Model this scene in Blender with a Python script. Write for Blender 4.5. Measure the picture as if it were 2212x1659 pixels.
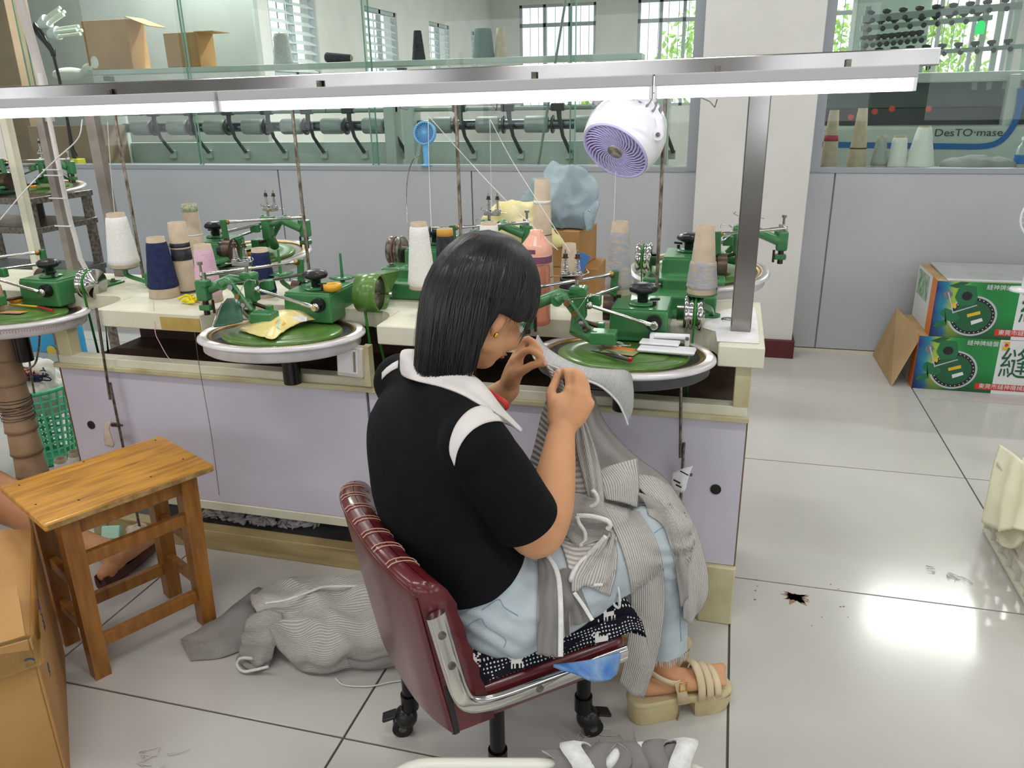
import bpy, bmesh, math, random
import numpy as np
from mathutils import Vector, Matrix, Euler, noise as mnoise
for _o in list(bpy.data.objects): bpy.data.objects.remove(_o)
SC = bpy.context.scene
COL = SC.collection
# ---------------------------------------------------------------- camera
FPX, CX, CY, CAMH = 1709.0, 1106.0, 829.5, 1.42
RM = Matrix(((0.96585199, -0.07241961, 0.24876763), (0.25855106, 0.33155059, -0.90731778), (-0.01677145, 0.94065382, 0.33895296)))
cam = bpy.data.objects.new('camera', bpy.data.cameras.new('camera'))
COL.objects.link(cam)
cam.data.sensor_fit = 'HORIZONTAL'; cam.data.sensor_width = 36.0
cam.data.lens = FPX / 2212.0 * 36.0
cam.matrix_world = Matrix.Translation((0, 0, CAMH)) @ RM.to_4x4()
cam.data.clip_start = 0.02
SC.camera = cam
# ---------------------------------------------------------------- world, exposure
wd = bpy.data.worlds.new('world'); SC.world = wd; wd.use_nodes = True
wb = wd.node_tree.nodes['Background']
wb.inputs[0].default_value = (0.93, 0.97, 1.0, 1); wb.inputs[1].default_value = 2.8
SC.view_settings.view_transform = 'Standard'; SC.view_settings.look = 'None'
SC.view_settings.gamma = 1.0; SC.view_settings.use_curve_mapping = False
SC.view_settings.exposure = 0.0
TUBE_POWER = 2.2      # emission of the work-lamp tubes
CEIL_POWER = 20.0
FAR_POWER = 115.0      # lamps of the room behind the glass     # each ceiling strip lamp, watts
# ---------------------------------------------------------------- pixel helpers
def ray(px, py):
    d = RM @ Vector((px - CX, -(py - CY), -FPX)); return d.normalized()
def PY(px, py, Y):
    d = ray(px, py); return Vector((0, 0, CAMH)) + d * (Y / d.y)
def PZ(px, py, z=0.0):
    d = ray(px, py); return Vector((0, 0, CAMH)) + d * ((z - CAMH) / d.z)
def PX(px, py, X):
    d = ray(px, py); return Vector((0, 0, CAMH)) + d * (X / d.x)
# ---------------------------------------------------------------- materials
def srgb(h):
    h = h.lstrip('#'); o = []
    for i in (0, 2, 4):
        c = int(h[i:i+2], 16) / 255.0
        o.append(c / 12.92 if c <= 0.04045 else ((c + 0.055) / 1.055) ** 2.4)
    return (*o, 1.0)
MATS = {}
def mat(name, c, c2=None, scale=8.0, rough=0.5, metal=0.0, bump=0.0, bscale=60.0, detail=3.0, stretch=(1, 1, 1), lo=0.35, hi=0.65,
        coat=0.0, sheen=0.0, trans=0.0, emit=0.0, alpha=1.0, ior=1.45, coord='Object', sss=0.0, spec=None):
    if name in MATS: return MATS[name]
    m = bpy.data.materials.new(name); MATS[name] = m; m.use_nodes = True
    nt = m.node_tree; b = nt.nodes['Principled BSDF']
    col = srgb(c) if isinstance(c, str) else c
    b.inputs['Base Color'].default_value = col
    b.inputs['Roughness'].default_value = rough; b.inputs['Metallic'].default_value = metal
    b.inputs['IOR'].default_value = ior
    if spec is not None: b.inputs['Specular IOR Level'].default_value = spec
    if coat: b.inputs['Coat Weight'].default_value = coat; b.inputs['Coat Roughness'].default_value = 0.12
    if sheen: b.inputs['Sheen Weight'].default_value = sheen
    if trans: b.inputs['Transmission Weight'].default_value = trans
    if alpha < 1: b.inputs['Alpha'].default_value = alpha
    if sss: b.inputs['Subsurface Weight'].default_value = sss; b.inputs['Subsurface Radius'].default_value = (0.012, 0.005, 0.003); b.inputs['Subsurface Scale'].default_value = 1.0
    if emit: b.inputs['Emission Color'].default_value = col; b.inputs['Emission Strength'].default_value = emit
    if c2 or bump:
        tc = nt.nodes.new('ShaderNodeTexCoord'); mp = nt.nodes.new('ShaderNodeMapping')
        mp.inputs['Scale'].default_value = stretch
        nt.links.new(tc.outputs[coord], mp.inputs[0])
    if c2:
        n = nt.nodes.new('ShaderNodeTexNoise'); n.inputs['Scale'].default_value = scale; n.inputs['Detail'].default_value = detail
        nt.links.new(mp.outputs[0], n.inputs['Vector'])
        r = nt.nodes.new('ShaderNodeValToRGB'); r.color_ramp.elements[0].position = lo; r.color_ramp.elements[1].position = hi
        r.color_ramp.elements[0].color = col; r.color_ramp.elements[1].color = srgb(c2)
        nt.links.new(n.outputs[0], r.inputs[0]); nt.links.new(r.outputs[0], b.inputs['Base Color'])
    if bump:
        n2 = nt.nodes.new('ShaderNodeTexNoise'); n2.inputs['Scale'].default_value = bscale; n2.inputs['Detail'].default_value = 2
        nt.links.new(mp.outputs[0], n2.inputs['Vector'])
        bp = nt.nodes.new('ShaderNodeBump'); bp.inputs['Strength'].default_value = bump; bp.inputs['Distance'].default_value = 0.004
        nt.links.new(n2.outputs[0], bp.inputs['Height']); nt.links.new(bp.outputs[0], b.inputs['Normal'])
    return m
def rib_mat(name, c, c2, n_u, axis='U', rough=0.95, bump=0.8, dist=0.004, fuzz=140.0):
    """knit: ribs run along one UV direction; fine noise for the stitches"""
    if name in MATS: return MATS[name]
    m = bpy.data.materials.new(name); MATS[name] = m; m.use_nodes = True
    nt = m.node_tree; b = nt.nodes['Principled BSDF']; b.inputs['Roughness'].default_value = rough
    b.inputs['Sheen Weight'].default_value = 0.15; b.inputs['Specular IOR Level'].default_value = 0.15
    tc = nt.nodes.new('ShaderNodeTexCoord'); sx = nt.nodes.new('ShaderNodeSeparateXYZ'); nt.links.new(tc.outputs['UV'], sx.inputs[0])
    def mth(op, a, bb=None):
        q = nt.nodes.new('ShaderNodeMath'); q.operation = op
        for i, s in enumerate((a, bb)):
            if s is None: continue
            if isinstance(s, (int, float)): q.inputs[i].default_value = s
            else: nt.links.new(s, q.inputs[i])
        return q.outputs[0]
    s = mth('SINE', mth('MULTIPLY', sx.outputs[0 if axis == 'U' else 1], n_u * 2 * math.pi))
    s01 = mth('ADD', mth('MULTIPLY', s, 0.5), 0.5)
    nz = nt.nodes.new('ShaderNodeTexNoise'); nz.inputs['Scale'].default_value = fuzz; nz.inputs['Detail'].default_value = 3
    nt.links.new(tc.outputs['Object'], nz.inputs['Vector'])
    f = mth('ADD', mth('MULTIPLY', s01, 0.75), mth('MULTIPLY', nz.outputs[0], 0.4))
    r = nt.nodes.new('ShaderNodeValToRGB'); r.color_ramp.elements[0].position = 0.05; r.color_ramp.elements[1].position = 0.75
    r.color_ramp.elements[0].color = srgb(c2); r.color_ramp.elements[1].color = srgb(c)
    nt.links.new(f, r.inputs[0]); nt.links.new(r.outputs[0], b.inputs['Base Color'])
    bp = nt.nodes.new('ShaderNodeBump'); bp.inputs['Strength'].default_value = bump; bp.inputs['Distance'].default_value = dist
    nt.links.new(f, bp.inputs['Height']); nt.links.new(bp.outputs[0], b.inputs['Normal'])
    return m
def glass_mat(name, tint, refl_rough=0.0, ior=1.45):
    m = bpy.data.materials.new(name); MATS[name] = m; m.use_nodes = True
    nt = m.node_tree; nt.nodes.remove(nt.nodes['Principled BSDF']); out = nt.nodes['Material Output']
    t = nt.nodes.new('ShaderNodeBsdfTransparent'); t.inputs[0].default_value = srgb(tint)
    g = nt.nodes.new('ShaderNodeBsdfGlossy'); g.inputs['Roughness'].default_value = refl_rough
    fr = nt.nodes.new('ShaderNodeFresnel'); fr.inputs[0].default_value = ior
    geo = nt.nodes.new('ShaderNodeNewGeometry'); inv = nt.nodes.new('ShaderNodeMath'); inv.operation = 'SUBTRACT'; inv.inputs[0].default_value = 1.0; nt.links.new(geo.outputs['Backfacing'], inv.inputs[1])
    mu = nt.nodes.new('ShaderNodeMath'); mu.operation = 'MULTIPLY'; nt.links.new(fr.outputs[0], mu.inputs[0]); nt.links.new(inv.outputs[0], mu.inputs[1])   # no inner reflection: the ray is not bent
    mx = nt.nodes.new('ShaderNodeMixShader'); nt.links.new(mu.outputs[0], mx.inputs[0])
    nt.links.new(t.outputs[0], mx.inputs[1]); nt.links.new(g.outputs[0], mx.inputs[2]); nt.links.new(mx.outputs[0], out.inputs[0])
    return m
def emit_mat(name, c, s):
    m = bpy.data.materials.new(name); MATS[name] = m; m.use_nodes = True
    nt = m.node_tree; nt.nodes.remove(nt.nodes['Principled BSDF'])
    e = nt.nodes.new('ShaderNodeEmission'); e.inputs[0].default_value = srgb(c); e.inputs[1].default_value = s
    nt.links.new(e.outputs[0], nt.nodes['Material Output'].inputs[0]); return m
# ---------------------------------------------------------------- mesh collector
def rotm(rx=0, ry=0, rz=0): return Euler((math.radians(rx), math.radians(ry), math.radians(rz)), 'XYZ').to_matrix()
def frame(d, up=(0, 0, 1)):
    z = Vector(d).normalized(); u = Vector(up)
    if abs(z.dot(u)) > 0.98: u = Vector((1, 0, 0)) if abs(z.x) < 0.9 else Vector((0, 1, 0))
    x = u.cross(z).normalized(); y = z.cross(x); return x, y, z
def crom(pts, n):
    """Catmull-Rom resample of a polyline (Vectors or tuples) into n points"""
    P = [Vector(p) for p in pts]
    if len(P) == 2: return [P[0].lerp(P[1], i / (n - 1)) for i in range(n)]
    out = []
    for i in range(n):
        t = i / (n - 1) * (len(P) - 1); k = min(int(t), len(P) - 2); u = t - k
        p0 = P[k-1] if k > 0 else P[0] * 2 - P[1]; p1 = P[k]; p2 = P[k+1]; p3 = P[k+2] if k + 2 < len(P) else P[-1] * 2 - P[-2]
        out.append(0.5 * ((2 * p1) + (p2 - p0) * u + (2 * p0 - 5 * p1 + 4 * p2 - p3) * u * u + (3 * p1 - p0 - 3 * p2 + p3) * u ** 3))
    return out
class MB:
    def __init__(s): s.v = []; s.f = []; s.sm = []; s.uv = {}; s.mi = []; s.cur = 0
    def add(s, vs, fs, smooth=True, uvs=None):
        o = len(s.v); s.v += [Vector(v) for v in vs]
        for f in fs: s.f.append(tuple(i + o for i in f)); s.sm.append(smooth); s.mi.append(s.cur)
        if uvs:
            for i, u in enumerate(uvs): s.uv[o + i] = u
        return s
    def box(s, c, d, R=None, bev=0.0, seg=2, taper=None):
        bm = bmesh.new(); bmesh.ops.create_cube(bm, size=1.0)
        for v in bm.verts:
            k = 1.0
            if taper and v.co.z > 0: v.co.x *= taper[0]; v.co.y *= taper[1]
            v.co = Vector((v.co.x * d[0], v.co.y * d[1], v.co.z * d[2]))
        if bev > 0: bmesh.ops.bevel(bm, geom=list(bm.edges), offset=bev, segments=seg, affect='EDGES', profile=0.5)
        bm.verts.index_update(); c = Vector(c)
        vs = [((R @ v.co) if R else v.co) + c for v in bm.verts]; fs = [tuple(v.index for v in f.verts) for f in bm.faces]
        bm.free(); return s.add(vs, fs, False)
    def cyl(s, p0, p1, r0, r1=None, n=16, cap=True):
        return s.tube([p0, p1], [r0, r0 if r1 is None else r1], n, cap, smooth=True)
    def tube(s, pts, r, n=8, cap=True, smooth=True, closed=False, flat=None, up=None):
        P = [Vector(p) for p in pts]; m = len(P)
        R = r if isinstance(r, (list, tuple)) else [r] * m
        vs = []; fs = []; x = None
        for i in range(m):
            if closed: d = P[(i + 1) % m] - P[i - 1]
            else: d = P[min(i + 1, m - 1)] - P[max(i - 1, 0)]
            if d.length < 1e-9: d = Vector((0, 0, 1))
            d.normalize()
            if x is None:
                x, y, _ = frame(d, up or (0, 0, 1))
            else:
                x = (x - d * x.dot(d)); x = x.normalized() if x.length > 1e-6 else frame(d)[0]
                y = d.cross(x)
            fx, fy = flat if flat else (1, 1)
            for k in range(n):
                a = 2 * math.pi * k / n
                vs.append(P[i] + x * math.cos(a) * R[i] * fx + y * math.sin(a) * R[i] * fy)
        for i in range(m if closed else m - 1):
            j = (i + 1) % m
            for k in range(n):
                k2 = (k + 1) % n; fs.append((i * n + k, i * n + k2, j * n + k2, j * n + k))
        s.add(vs, fs, smooth)
        if cap and not closed:
            s.add(vs[:n], [tuple(range(n - 1, -1, -1))], False); s.add(vs[-n:], [tuple(range(n))], False)
        return s
    def lathe(s, prof, n=32, M=None, close=False, smooth=True):
        vs = []; fs = []; m = len(prof)
        for (r, z) in prof:
            for k in range(n):
                a = 2 * math.pi * k / n; v = Vector((r * math.cos(a), r * math.sin(a), z)); vs.append((M @ v) if M else v)
        for i in range(m if close else m - 1):
            j = (i + 1) % m
            for k in range(n):
                k2 = (k + 1) % n; fs.append((i * n + k, i * n + k2, j * n + k2, j * n + k))
        return s.add(vs, fs, smooth)
    def ball(s, c, r, R=None, n=16, m=10):
        r = (r, r, r) if isinstance(r, (int, float)) else r; c = Vector(c); vs = []; fs = []
        for i in range(m + 1):
            t = math.pi * i / m
            for k in range(n):
                a = 2 * math.pi * k / n; v = Vector((r[0] * math.sin(t) * math.cos(a), r[1] * math.sin(t) * math.sin(a), r[2] * math.cos(t)))
                vs.append(((R @ v) if R else v) + c)
        for i in range(m):
            for k in range(n):
                k2 = (k + 1) % n
                if i == 0: fs.append((k, n + k, n + k2)) 
                elif i == m - 1: fs.append((i * n + k, (i + 1) * n + k, i * n + k2))
                else: fs.append((i * n + k, (i + 1) * n + k, (i + 1) * n + k2, i * n + k2))
        return s.add(vs, fs, True)
    def prism(s, poly, h, M=None, smooth=False):
        """poly in xy, extruded 0..h along z, then M"""
        n = len(poly); vs = [Vector((p[0], p[1], 0)) for p in poly] + [Vector((p[0], p[1], h)) for p in poly]
        if M: vs = [M @ v for v in vs]
        fs = [tuple(range(n - 1, -1, -1)), tuple(range(n, 2 * n))]
        s.add(vs, fs, False)
        s.add(vs, [(i, (i + 1) % n, n + (i + 1) % n, n + i) for i in range(n)], smooth); return s
    def grid(s, rows, smooth=True, closed_u=False, uvs=True):
        """rows: list of equally long lists of points"""
        m = len(rows); n = len(rows[0]); vs = [p for r in rows for p in r]; fs = []
        for i in range(m - 1):
            for k in range(n if closed_u else n - 1):
                k2 = (k + 1) % n; fs.append((i * n + k, i * n + k2, (i + 1) * n + k2, (i + 1) * n + k))
        uv = [(k / (n - 1), i / (m - 1)) for i in range(m) for k in range(n)] if uvs else None
        return s.add(vs, fs, smooth, uv)
    def xf(s, M):
        s.v = [M @ v for v in s.v]; return s
def setp(o, label=None, cat=None, group=None, kind=None):
    if label: o['label'] = label
    if cat: o['category'] = cat
    if group: o['group'] = group
    if kind: o['kind'] = kind
    return o
def base_mat(o):
    M = Matrix.LocRotScale(o.location, o.rotation_euler, o.scale)
    return base_mat(o.parent) @ M if o.parent else M
def to_mesh(name, mb, m):
    me = bpy.data.meshes.new(name)
    me.from_pydata([tuple(v) for v in mb.v], [], mb.f)
    ms = m if isinstance(m, (list, tuple)) else [m]
    for q in ms: me.materials.append(q)
    me.polygons.foreach_set('use_smooth', mb.sm)
    me.polygons.foreach_set('material_index', mb.mi)
    if mb.uv:
        l = me.uv_layers.new(name='UVMap'); d = np.zeros(len(me.loops) * 2); vi = np.zeros(len(me.loops), dtype=np.int32)
        me.loops.foreach_get('vertex_index', vi)
        tab = np.zeros((len(mb.v), 2))
        for k, u in mb.uv.items(): tab[k] = u
        l.data.foreach_set('uv', tab[vi].ravel())
    me.update(); return me
def obj(name, mb, m, parent=None, world=False, solid=0.0, subd=0, label=None):
    """one mesh object; world=True: vertices are in world space and get moved into the parent's space"""
    if parent is None:
        vs = mb.v; xs = [v.x for v in vs]; ys = [v.y for v in vs]; zs = [v.z for v in vs]
        c = Vector(((min(xs) + max(xs)) / 2, (min(ys) + max(ys)) / 2, min(zs)))
        mb.v = [v - c for v in vs]
    elif world:
        I = base_mat(parent).inverted(); mb.v = [I @ v for v in mb.v]
    me = to_mesh(name, mb, m); o = bpy.data.objects.new(name, me); COL.objects.link(o)
    if parent is None: o.location = c
    else: o.parent = parent
    if solid:
        md = o.modifiers.new('solid', 'SOLIDIFY'); md.thickness = solid; md.offset = 0
    if subd:
        md = o.modifiers.new('sub', 'SUBSURF'); md.levels = subd; md.render_levels = subd
    if label: o['label'] = label
    return o
def thing(name, label, cat, loc=(0, 0, 0), rz=0.0, group=None):
    o = bpy.data.objects.new(name, None); COL.objects.link(o); o.empty_display_size = 0.05
    o.location = loc; o.rotation_euler = (0, 0, math.radians(rz)); return setp(o, label, cat, group)
def single(name, mb, m, label, cat, group=None, **k):
    return setp(obj(name, mb, m, None, **k), label, cat, group)
def struct(name, mb, m, label=None, parent=None, world=True, **k):
    o = obj(name, mb, m, parent, world=world, **k)
    if parent is None: o['kind'] = 'structure'
    if label: o['label'] = label
    return o
def dup(o, parent=None):
    c = o.copy(); COL.objects.link(c); c.parent = parent
    for ch in list(o.children): dup(ch, c)
    return c
def remesh(mb, voxel, smooth=6, factor=0.5, name='tmp'):
    """fuse overlapping closed shapes into one continuous surface -> MB"""
    me = bpy.data.meshes.new(name); me.from_pydata([tuple(v) for v in mb.v], [], mb.f); me.update()
    o = bpy.data.objects.new(name, me); COL.objects.link(o)
    r = o.modifiers.new('r', 'REMESH'); r.mode = 'VOXEL'; r.voxel_size = voxel; r.adaptivity = 0
    if smooth:
        q = o.modifiers.new('s', 'SMOOTH'); q.factor = factor; q.iterations = smooth
    dg = bpy.context.evaluated_depsgraph_get(); ev = o.evaluated_get(dg); m2 = ev.to_mesh()
    out = MB(); out.add([v.co.copy() for v in m2.vertices], [tuple(p.vertices) for p in m2.polygons], True)
    ev.to_mesh_clear(); bpy.data.objects.remove(o); bpy.data.meshes.remove(me); return out
def limb(mb, pts, rad, n=14, per=6):
    """tapering limb with round ends"""
    P = crom(pts, (len(pts) - 1) * per + 1); R = [r[0] for r in crom([(r, 0, 0) for r in rad], len(P))]
    mb.tube(P, R, n); mb.ball(P[0], R[0], n=n); mb.ball(P[-1], R[-1], n=n); return mb
def surf(ctrl, nu, nv):
    """bicubic surface through a grid of control points (rows of equal length)"""
    rows = [crom(r, nu) for r in ctrl]; cols = [crom([r[k] for r in rows], nv) for k in range(nu)]
    return [[cols[k][i] for k in range(nu)] for i in range(nv)]
def text_mb(txt, size, M, depth=0.0005, font_align='CENTER', sx=1.0):
    cu = bpy.data.curves.new('txt', 'FONT'); cu.body = txt; cu.size = size; cu.align_x = font_align; cu.align_y = 'CENTER'; cu.extrude = depth; cu.resolution_u = 3
    o = bpy.data.objects.new('txt', cu); COL.objects.link(o)
    dg = bpy.context.evaluated_depsgraph_get(); ev = o.evaluated_get(dg); me = ev.to_mesh()
    mb = MB(); mb.add([M @ Vector((v.co.x * sx, v.co.y, v.co.z)) for v in me.vertices], [tuple(p.vertices) for p in me.polygons], False)
    ev.to_mesh_clear(); bpy.data.objects.remove(o); bpy.data.curves.remove(cu); return mb
random.seed(7)
def rnd(a, b): return random.uniform(a, b)
# ================================================================ materials used all over
M_tile = mat('tile', '#c5c3bf', '#bbb8b3', scale=1.3, rough=0.16, detail=6, lo=0.3, hi=0.75, spec=0.45)
M_grout = mat('grout', '#5d564c', rough=0.9)
M_panel = mat('panel_grey', '#b3b6ba', '#aeb1b5', scale=2, rough=0.55, spec=0.3)
M_alu = mat('aluminium_grey', '#9a9fa5', rough=0.45, metal=0.2)
M_white = mat('white_paint', '#d6d5d2', '#cfcecb', scale=3, rough=0.8)
M_maroon = mat('maroon_paint', '#57201f', '#4a1a1a', scale=20, rough=0.45)
M_glass = glass_mat('partition_glass', '#f0f6f3')
M_glass_edge = mat('glass_edge_green', '#6f9787', rough=0.2, spec=0.6)
M_steel = mat('polished_steel', '#a3a1a0', '#8b8886', scale=3, rough=0.14, metal=1.0, bump=0.02, bscale=12)
M_chrome = mat('chrome', '#c4c3c1', rough=0.1, metal=1.0)
M_iron = mat('dull_iron', '#8b857c', '#5f564c', scale=60, rough=0.35, metal=0.9)
M_rust = mat('rusty_rod', '#a89f92', '#5c4a3c', scale=90, rough=0.5, metal=0.7, stretch=(1, 1, 0.4))
M_cream = mat('cream_paint', '#d8d6c4', '#cbc7ad', scale=9, rough=0.5, bump=0.05, lo=0.3, hi=0.8)
M_creamdirty = mat('cream_paint_dirty', '#c8c29c', '#94815a', scale=7, rough=0.5, lo=0.4, hi=0.85)
M_lav = mat('lavender_laminate', '#cbc7d4', '#c2bdca', scale=1.7, rough=0.35, detail=5, lo=0.35, hi=0.8)
M_dark = mat('dark_interior', '#2b211c', rough=0.9)
M_brown = mat('brown_board', '#4b3529', '#3c2a21', scale=12, rough=0.85)
M_paper = mat('white_paper', '#e4e4e6', '#d9d7d6', scale=14, rough=0.9)
M_whitepl = mat('white_plastic', '#e6e6ea', rough=0.3)
M_blackpl = mat('black_plastic', '#141417', rough=0.3)
M_kraft = mat('kraft_paper', '#bdad97', '#b1a089', scale=30, rough=0.9)
M_yarnw = mat('white_yarn', '#e9e8e4', '#dcdad4', scale=120, rough=0.95, stretch=(1, 1, 4), bump=0.3, bscale=160)
# ================================================================ floor
floor_slab = MB().box((0.2, 6.0, -0.055), (16, 24.0, 0.1))
o_floor = struct('floor', floor_slab, M_grout, 'glossy pale grey tiled floor with thin dark joints')
TX0, TY0, TW, TD = 0.087, 1.322, 0.88, 0.905
tile_me = to_mesh('tile', MB().box((0, 0, -0.0025), (TW - 0.006, TD - 0.006, 0.005), bev=0.0006, seg=1), M_tile)
for i in range(-7, 5):
    for j in range(-5, 4):
        t = bpy.data.objects.new('tile', tile_me); COL.objects.link(t); t.parent = o_floor
        t.location = Vector((TX0 + (i + 0.5) * TW, TY0 + (j + 0.5) * TD, 0)) - o_floor.location
WY = 4.735          # face of the partition wall
SILL = 1.012
# floor of the room behind the partition
far = MB().box((0.2, 10.6, -0.0025), (15.9, 11.7, 0.005)); struct('floor_far', far, M_tile, 'pale floor of the room behind the glass')
# ================================================================ grey partition below the glass
wall = MB().box((-1.0, WY + 0.05, SILL / 2), (9.0, 0.06, SILL)); o_wall = struct('wall_back', wall, M_panel, 'low grey panelled partition wall below the glazing')
seams = [-5.4, PY(250, 372, WY).x - 0.9, PY(600, 372, WY).x, PY(1018, 372, WY).x, -0.18, PY(1804, 378, WY).x, 1.75, 2.9, 3.6]
for a, b in zip(seams[:-1], seams[1:]):
    obj('wall_panel', MB().box(((a + b) / 2, WY + 0.01, SILL / 2 + 0.01), (b - a - 0.008, 0.02, SILL - 0.02), bev=0.002, seg=1), M_panel, o_wall, world=True)
# silver skirting strip
struct('baseboard_back', MB().box((-1.0, WY - 0.004, 0.008), (9, 0.012, 0.016)), mat('pale_skirting', '#cfcab8', rough=0.6), 'thin pale skirting strip along the grey partition')
# sill rail
struct('trim_1', MB().box((-2.55, WY + 0.03, SILL + 0.014), (4.72, 0.07, 0.03), bev=0.003), M_alu, 'grey aluminium sill rail under the left glazing')
struct('trim_2', MB().box((2.0, WY + 0.03, SILL + 0.014), (3.2, 0.07, 0.03), bev=0.003), M_alu, 'grey aluminium sill rail under the right glazing')
# pillar
pl, pr = PY(1502, 400, 4.575).x, PY(1712, 700, 4.575).x + 0.005
pil = MB().box(((pl + pr) / 2, 4.575 + 0.15, 1.9), (pr - pl, 0.3, 3.6), bev=0.004); struct('wall_pillar', pil, M_white, 'white plastered square pillar between the two glazed partitions')
bb = MB().box(((pl + pr) / 2, 4.565 + 0.14, 0.052), (pr - pl + 0.03, 0.31, 0.104), bev=0.004); struct('baseboard_pillar', bb, M_maroon, 'maroon painted base of the white pillar')
struct('trim_3', MB().box((PY(1494, 360, WY).x, WY + 0.02, 2.2), (0.055, 0.06, 2.36)), M_alu, 'grey aluminium upright left of the pillar')
struct('trim_4', MB().box((PY(1764, 300, WY).x, WY + 0.02, 2.2), (0.062, 0.06, 2.36)), M_alu, 'grey aluminium upright right of the pillar')
# glazing
gz0, gz1 = SILL + 0.028, 3.35
edges = [-5.0, PY(42, 100, WY).x, PY(405, 200, WY).x, PY(790, 150, WY).x, PY(1234, 100, WY).x, PY(1484, 360, WY).x]
for n, (a, b) in enumerate(zip(edges[:-1], edges[1:])):
    off = 0.012 if n % 2 else 0.028
    a2, b2 = a - 0.012, b + 0.02
    w_ = struct('window_%d' % (n + 1), MB().box(((a2 + b2) / 2, WY + 0.02 + off, (gz0 + gz1) / 2), (b2 - a2, 0.006, gz1 - gz0)), M_glass, 'tall frameless glass pane %s' % ['at the far left of the partition', 'behind the cardboard box reflections', 'behind the left roller machine', 'behind the blue handheld fan', 'beside the white pillar'][n])
    for e in (a2, b2):
        obj('pane_edge', MB().box((e, WY + 0.02 + off, (gz0 + gz1) / 2), (0.007, 0.0075, gz1 - gz0)), M_glass_edge, w_, world=True)
a, b = PY(1780, 300, WY).x, 3.5
struct('window_6', MB().box(((a + b) / 2, WY + 0.03, (gz0 + gz1) / 2), (b - a, 0.006, gz1 - gz0)), M_glass, 'glass pane in front of the knitting machine on the right')
struct('trim_5', MB().box((-1.0, WY + 0.03, 3.4), (9, 0.08, 0.12)), M_alu, 'grey head rail above the glazing')
# ================================================================ ceiling with strip lamps
CEIL = 3.46
struct('ceiling', MB().box((0.2, 6.0, CEIL + 0.05), (16, 22.0, 0.1)), M_white, 'plain white ceiling above both rooms')
struct('wall_above', MB().box((-1, WY + 0.03, 3.46), (9, 0.06, 0.1)), M_white, 'strip of wall over the glazing')
def ceiling_lamp(x, y, label, rz=0):
    t = thing('ceiling_lamp', label, 'lamp', (x, y, CEIL), rz, 'strip lamps on the ceiling')
    obj('housing', MB().box((0, 0, -0.03), (1.3, 0.09, 0.05), bev=0.006), M_whitepl, t)
    obj('tube', MB().cyl((-0.6, 0, -0.075), (0.6, 0, -0.075), 0.016, n=12), emit_mat('ceiling_tube', '#ffffff', 6.0) if 'ceiling_tube' not in MATS else MATS['ceiling_tube'], t)
    l = bpy.data.lights.new('strip_light', 'AREA'); l.shape = 'RECTANGLE'; l.size = 1.2; l.size_y = 0.1; l.energy = FAR_POWER if y > 5 else CEIL_POWER; l.color = (1, 0.98, 0.95)
    lo = bpy.data.objects.new('strip_light', l); COL.objects.link(lo); lo.parent = t; lo.location = (0, 0, -0.1)
for (x, y, w_) in ((-2.6, 0.3, 'over the cardboard box corner'), (-0.6, 0.3, 'behind the chair'), (1.4, 0.3, 'over the aisle'), (-3.4, 2.9, 'above the far left posts'), (-1.2, 3.3, 'above the linking machines'), (0.9, 2.9, 'above the printed cartons'), (3.6, 1.0, 'above the cream cloth crate'), (-3.6, -2.2, 'at the back left'), (0.8, -2.2, 'at the back right')):
    ceiling_lamp(x, y, 'white strip lamp on the ceiling ' + w_)
for (x, y, w_) in ((-4.2, 5.9, 'added to light the left corner'), (-2.5, 7.2, 'over the roller machines'), (2.2, 7.2, 'over the knitting machine'), (-1.5, 11.5, 'near the far windows'), (3.0, 12.0, 'in the far right corner')):  # left corner lamp is added, only to brighten that dark nook
    ceiling_lamp(x, y, 'white strip lamp on the far room ceiling ' + w_)
# ================================================================ outer walls with window openings
def holed_wall(name, axis, pos, a0, a1, holes, label, th=0.2, z1=3.46):
    """wall along X (axis='x', at Y=pos) or along Y (axis='y', at X=pos); holes: (u0, u1, z0, z1)"""
    mb = MB()
    def bx(u0, u1, z0, z1_):
        if u1 - u0 < 1e-3 or z1_ - z0 < 1e-3: return
        c = ((u0 + u1) / 2, pos, (z0 + z1_) / 2); d = (u1 - u0, th, z1_ - z0)
        if axis == 'y': c = (pos, (u0 + u1) / 2, (z0 + z1_) / 2); d = (th, u1 - u0, z1_ - z0)
        mb.box(c, d)
    u = a0
    for (h0, h1, q0, q1) in sorted(holes):
        bx(u, h0, 0, z1); bx(h0, h1, 0, q0); bx(h0, h1, q1, z1); u = h1
    bx(u, a1, 0, z1)
    return struct(name, mb, M_white, label)
WN = [6]
M_frame = mat('window_frame_grey', '#a9b2b8', rough=0.5)
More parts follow.
